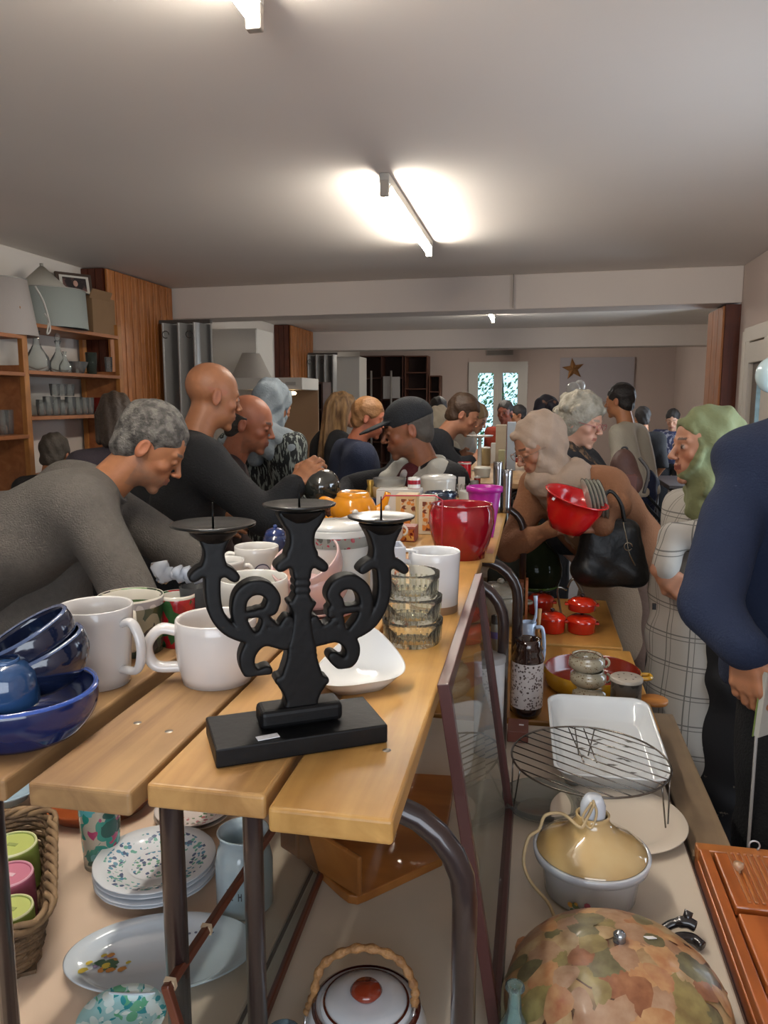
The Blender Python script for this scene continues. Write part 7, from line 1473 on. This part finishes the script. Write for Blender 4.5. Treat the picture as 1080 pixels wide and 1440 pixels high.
# P15 curly
def x15(root, org, hp, M, nb, u, f, r, SH, A): blob(root, org, 'scarf', [('c', nb+u*0.03+f*0.03-r*0.07, nb+u*0.02+f*0.05+r*0.07, 0.06, 0.06), ('c', nb+f*0.06, nb+f*0.10-u*0.12, 0.06, 0.05)], mat('#2f241c', 0.9, col2='#6a5038', vscale=40, sharp=(0.5, 0.55)), 0.008, 0.004, 50)
person('woman with curly white hair and glasses in a black coat', PY(818, 592, 3.85), -28, 16, 0, -20, 1.0, 0.004, SK['pale'], '#8a7a6a', fem=True, hair='curly', hairm=WHITEH, topm=cloth('#121216'), legm=DKT, gl=mat('#a05a5a', 0.3), extra=x15, pel=(0.42, 4.05, 0.95), sw=0.18, bulk=1.0, eyes_down=True, ch=0.014)
p = PY(868, 682, 4.05); t = thing('rucksack', 'brown and grey rucksack behind the brown cardigan', 'bag', (p[0]+0.03, p[1]+0.02, 1.10)); v, q = mesh_prims([('e', (0, 0, 0.11), (0.075, 0.06, 0.13), None), ('e', (0.03, -0.03, 0.07), (0.06, 0.05, 0.08), None)], 0.009, 0.003, 30); link_mesh('bag_body', np_mesh('bag_body', v, q), mat('#4a2c22', 0.6, bump=0.2), t)
MB().box((0.0, -0.066, 0.06), (0.12, 0.03, 0.12)).build('pocket', mat('#5a2f24', 0.6), t, bevel=0.012); MB().tube(arc((0.0, 0, 0.235), 0.015, 0, 180, 8), 0.005, 7).build('loop', mat('#2a2626', 0.6), t); MB().tube(smooth_path([(0.07, -0.03, 0.20), (0.115, -0.04, 0.13), (0.10, -0.03, 0.02)], 6), 0.009, 7).build('strap', mat('#4a4440', 0.6), t)
# P16 cream shirt man
def x16(root, org, hp, M, nb, u, f, r, SH, A):
    for z0 in (0.30, 0.42): MB().tube([tuple(nb-u*(z0+0.06*k)+np.array((math.cos(a)*0.17, math.sin(a)*0.15, 0))-org) for k, a in enumerate(np.linspace(-2.4, -0.5, 9)*1.0)], 0.012, 6).build('strap', BLACK, root)
px_ = PY(873, 562, 6.2); ft = PZ(884, 838, 0.0)
person('tall man in a cream shirt and blue jeans seen from behind', PY(871, 564, 6.15), 150, 5, 0, 150, 1.03, 0.006, SK['tan'], hair='short', hairm=DARKH, topm=cloth('#b3aa98'), legm=DENIM, shoem=mat('#2a2a2c', 0.5), pel=(ft[0]+0.02, 6.2, 0.93), sw=0.17, bulk=0.90, topz=0.86, extra=x16, ch=0.018)
person('dark haired person in black beyond the cream shirt man', PY(903, 588, 8.8), 100, 5, 0, 100, 0.98, 0.008, SK['tan'], hair='short', hairm=DARKH, topm=cloth('#16161a'), legm=DKT, ch=0.022, pel=(PY(906, 600, 8.8)[0]-0.05, 8.85, 0.9))
person('boy with dark hair and a blue patterned shirt at the far right table', PY(946, 590, 9.3), 255, 22, 0, 255, 0.92, 0.007, '#b58a72', hair='short', hairm=DARKH, topm=mat('#2a3050', 0.85, col2='#8a8a98', vscale=24, sharp=(0.52, 0.58)), legm=DKT, ch=0.020, eyes_down=True)
p = PY(908, 572, 10.2)
# P19 green headscarf woman
GH = cloth('#757a55', 0.25, 80, var=0.08, vscale=6); PLD = plaid('#a39d94', '#2f2c2a', 2.2, 10.0)
def x19(root, org, hp, M, nb, u, f, r, SH, A): 
    b0 = np.array((org[0], org[1], 0)); blob(root, org, 'black_dress', [('c', b0+np.array((0.09, -0.10, 0.92)), b0+np.array((0.12, -0.12, 0.10)), 0.13, 0.17)], mat('#0f0e12', 0.85, col2='#857a6a', vscale=14, sharp=(0.66, 0.69)), 0.016, 0.006)
    MB().box((A['L'][0]-org)+np.array((-0.062, -0.035, -0.23)), (0.012, 0.01, 0.02)).build('button', mat('#1c1a18', 0.4), root)
person('woman in an olive green headscarf and a long pale checked coat', PY(991, 626, 2.72), 194, 4, 0, 205, 1.04, 0.0035, '#b07c60', '#2a201c', fem=True, hair='hijab', hairm=GH, topm=PLD, legm=DKT, coat=0.30, pel=(0.60, 2.80, 0.92), sw=0.175, bulk=0.98, extra=x19, lip='#7a3c34',
       arms={'L': (PY(950, 756, 2.66), PY(932, 806, 2.60), dict(d=(0.75, -0.1, -0.55), back=(-0.3, -0.85, 0.1), curl=50, thumb=(0.045, 0.075, -0.03))), 'R': ((0.55, 3.05, 1.12), (0.66, 2.95, 0.95), dict(d=(0.3, 0.3, -0.2), back=(-0.5, -0.5, 0.3), curl=50))}, fold=0.008, ch=0.011)
# P20 navy sweater man
NV = mat('#17243f', 0.92, bump=0.3, bscale=200, sheen=0.35, var=0.15, vscale=3)
def x20(root, org, hp, M, nb, u, f, r, SH, A):
    for dx in (0.0, 0.03): MB().tube([tuple(np.array((org[0]-0.185+dx, org[1]-0.075+dx, z))-org) for z in np.linspace(0.90, 0.05, 6)], 0.004, 6).build('side_stripe', mat('#a8a4a0', 0.8), root)
hp = PY(1130, 470, 1.86)
person('man in a navy blue sweater at the right edge holding a booklet', (0.735, 1.90, 1.73), 240, 10, 0, byaw=250, sc=1.04, hh=0.0045, skin='#a97452', hair='short', hairm=GREYH, topm=NV, legm=cloth('#08080a'), shoem=mat('#1a1a1c', 0.5), pel=(0.74, 2.0, 0.93), sw=0.235, bulk=1.16, ch=0.010, fold=0.008, topz=0.86, shd=0.10, extra=x20,
       arms={'R': (PY(1003, 848, 1.84), PY(1048, 912, 1.74), dict(d=(0.10, 0.0, -1.0), back=(-0.75, -0.65, 0.0), curl=32, h=0.003, thumb=(0.052, 0.085, -0.012), skin='#a8704e')), 'L': ((1.0, 2.0, 1.12), (0.98, 1.82, 0.95))})
p = PY(1090, 985, 1.74); t = thing('booklet', 'pale booklet with a green edge in the hand of the man in navy', 'booklet', p, rot=(0, R(4), R(-50))); MB().box((0.0, 0, 0), (0.012, 0.10, 0.15)).build('pages', mat('#a8a69c', 0.7), t); MB().box((-0.007, 0, 0), (0.002, 0.105, 0.155)).build('cover', mat('#6f8040', 0.5), t)
# behind the grey sweater man
person('brown haired person in a purple grey top behind the grey sweater man', PY(163, 590, 3.6), 120, 18, 0, 120, 1.0, 0.006, SK['tan'], hair='bob', hairm=mat('#3a2c20', 0.6, bump=0.5, var=0.3), topm=cloth('#3c343a'), legm=DKT, pel=(-2.05, 3.6, 0.9), ch=0.018)
person('person with grey brown hair low behind the grey sweater back', PY(78, 640, 4.2), 100, 15, 0, 100, 1.02, 0.006, SK['tan'], hair='short', hairm=mat('#4f463c', 0.7, bump=0.5, var=0.4), topm=cloth('#2a2624'), legm=DKT, pel=(-2.62, 4.4, 0.85), ch=0.018)
# balloons
def balloon(label, px, py, Y, rp, col, tie):
    p = PY(px, py, Y); r = px2m(p, rp); tie = -p[2]+0.004; t = thing('balloon', label, 'balloon', p); MB().sphere((0, 0, 0), (r, r, r*1.08), 28, 18).build('skin', mat(col, 0.15, coat=0.5), t); MB().lathe([(0.001, -r*1.07), (r*0.12, -r*1.17)], 12).build('knot', mat(col, 0.3), t)
    MB().tube(smooth_path([(0, 0, -r*1.15), (0.01, 0, (-r*1.15+tie)/2), (0, 0.01, tie)], 4), 0.0015, 5).build('string', mat('#c0c0c0', 0.6), t)
balloon('white balloon above the curly white haired woman', 806, 548, 6.8, 10, '#b8b5b0', -0.7); balloon('small white balloon left of the taller balloon in the far room', 815, 543, 7.6, 8, '#a8a5a0', -0.7)
balloon('pale cyan white balloon at the right edge above the navy shoulder', 1088, 527, 2.9, 24, '#cfe6ea', -0.9)
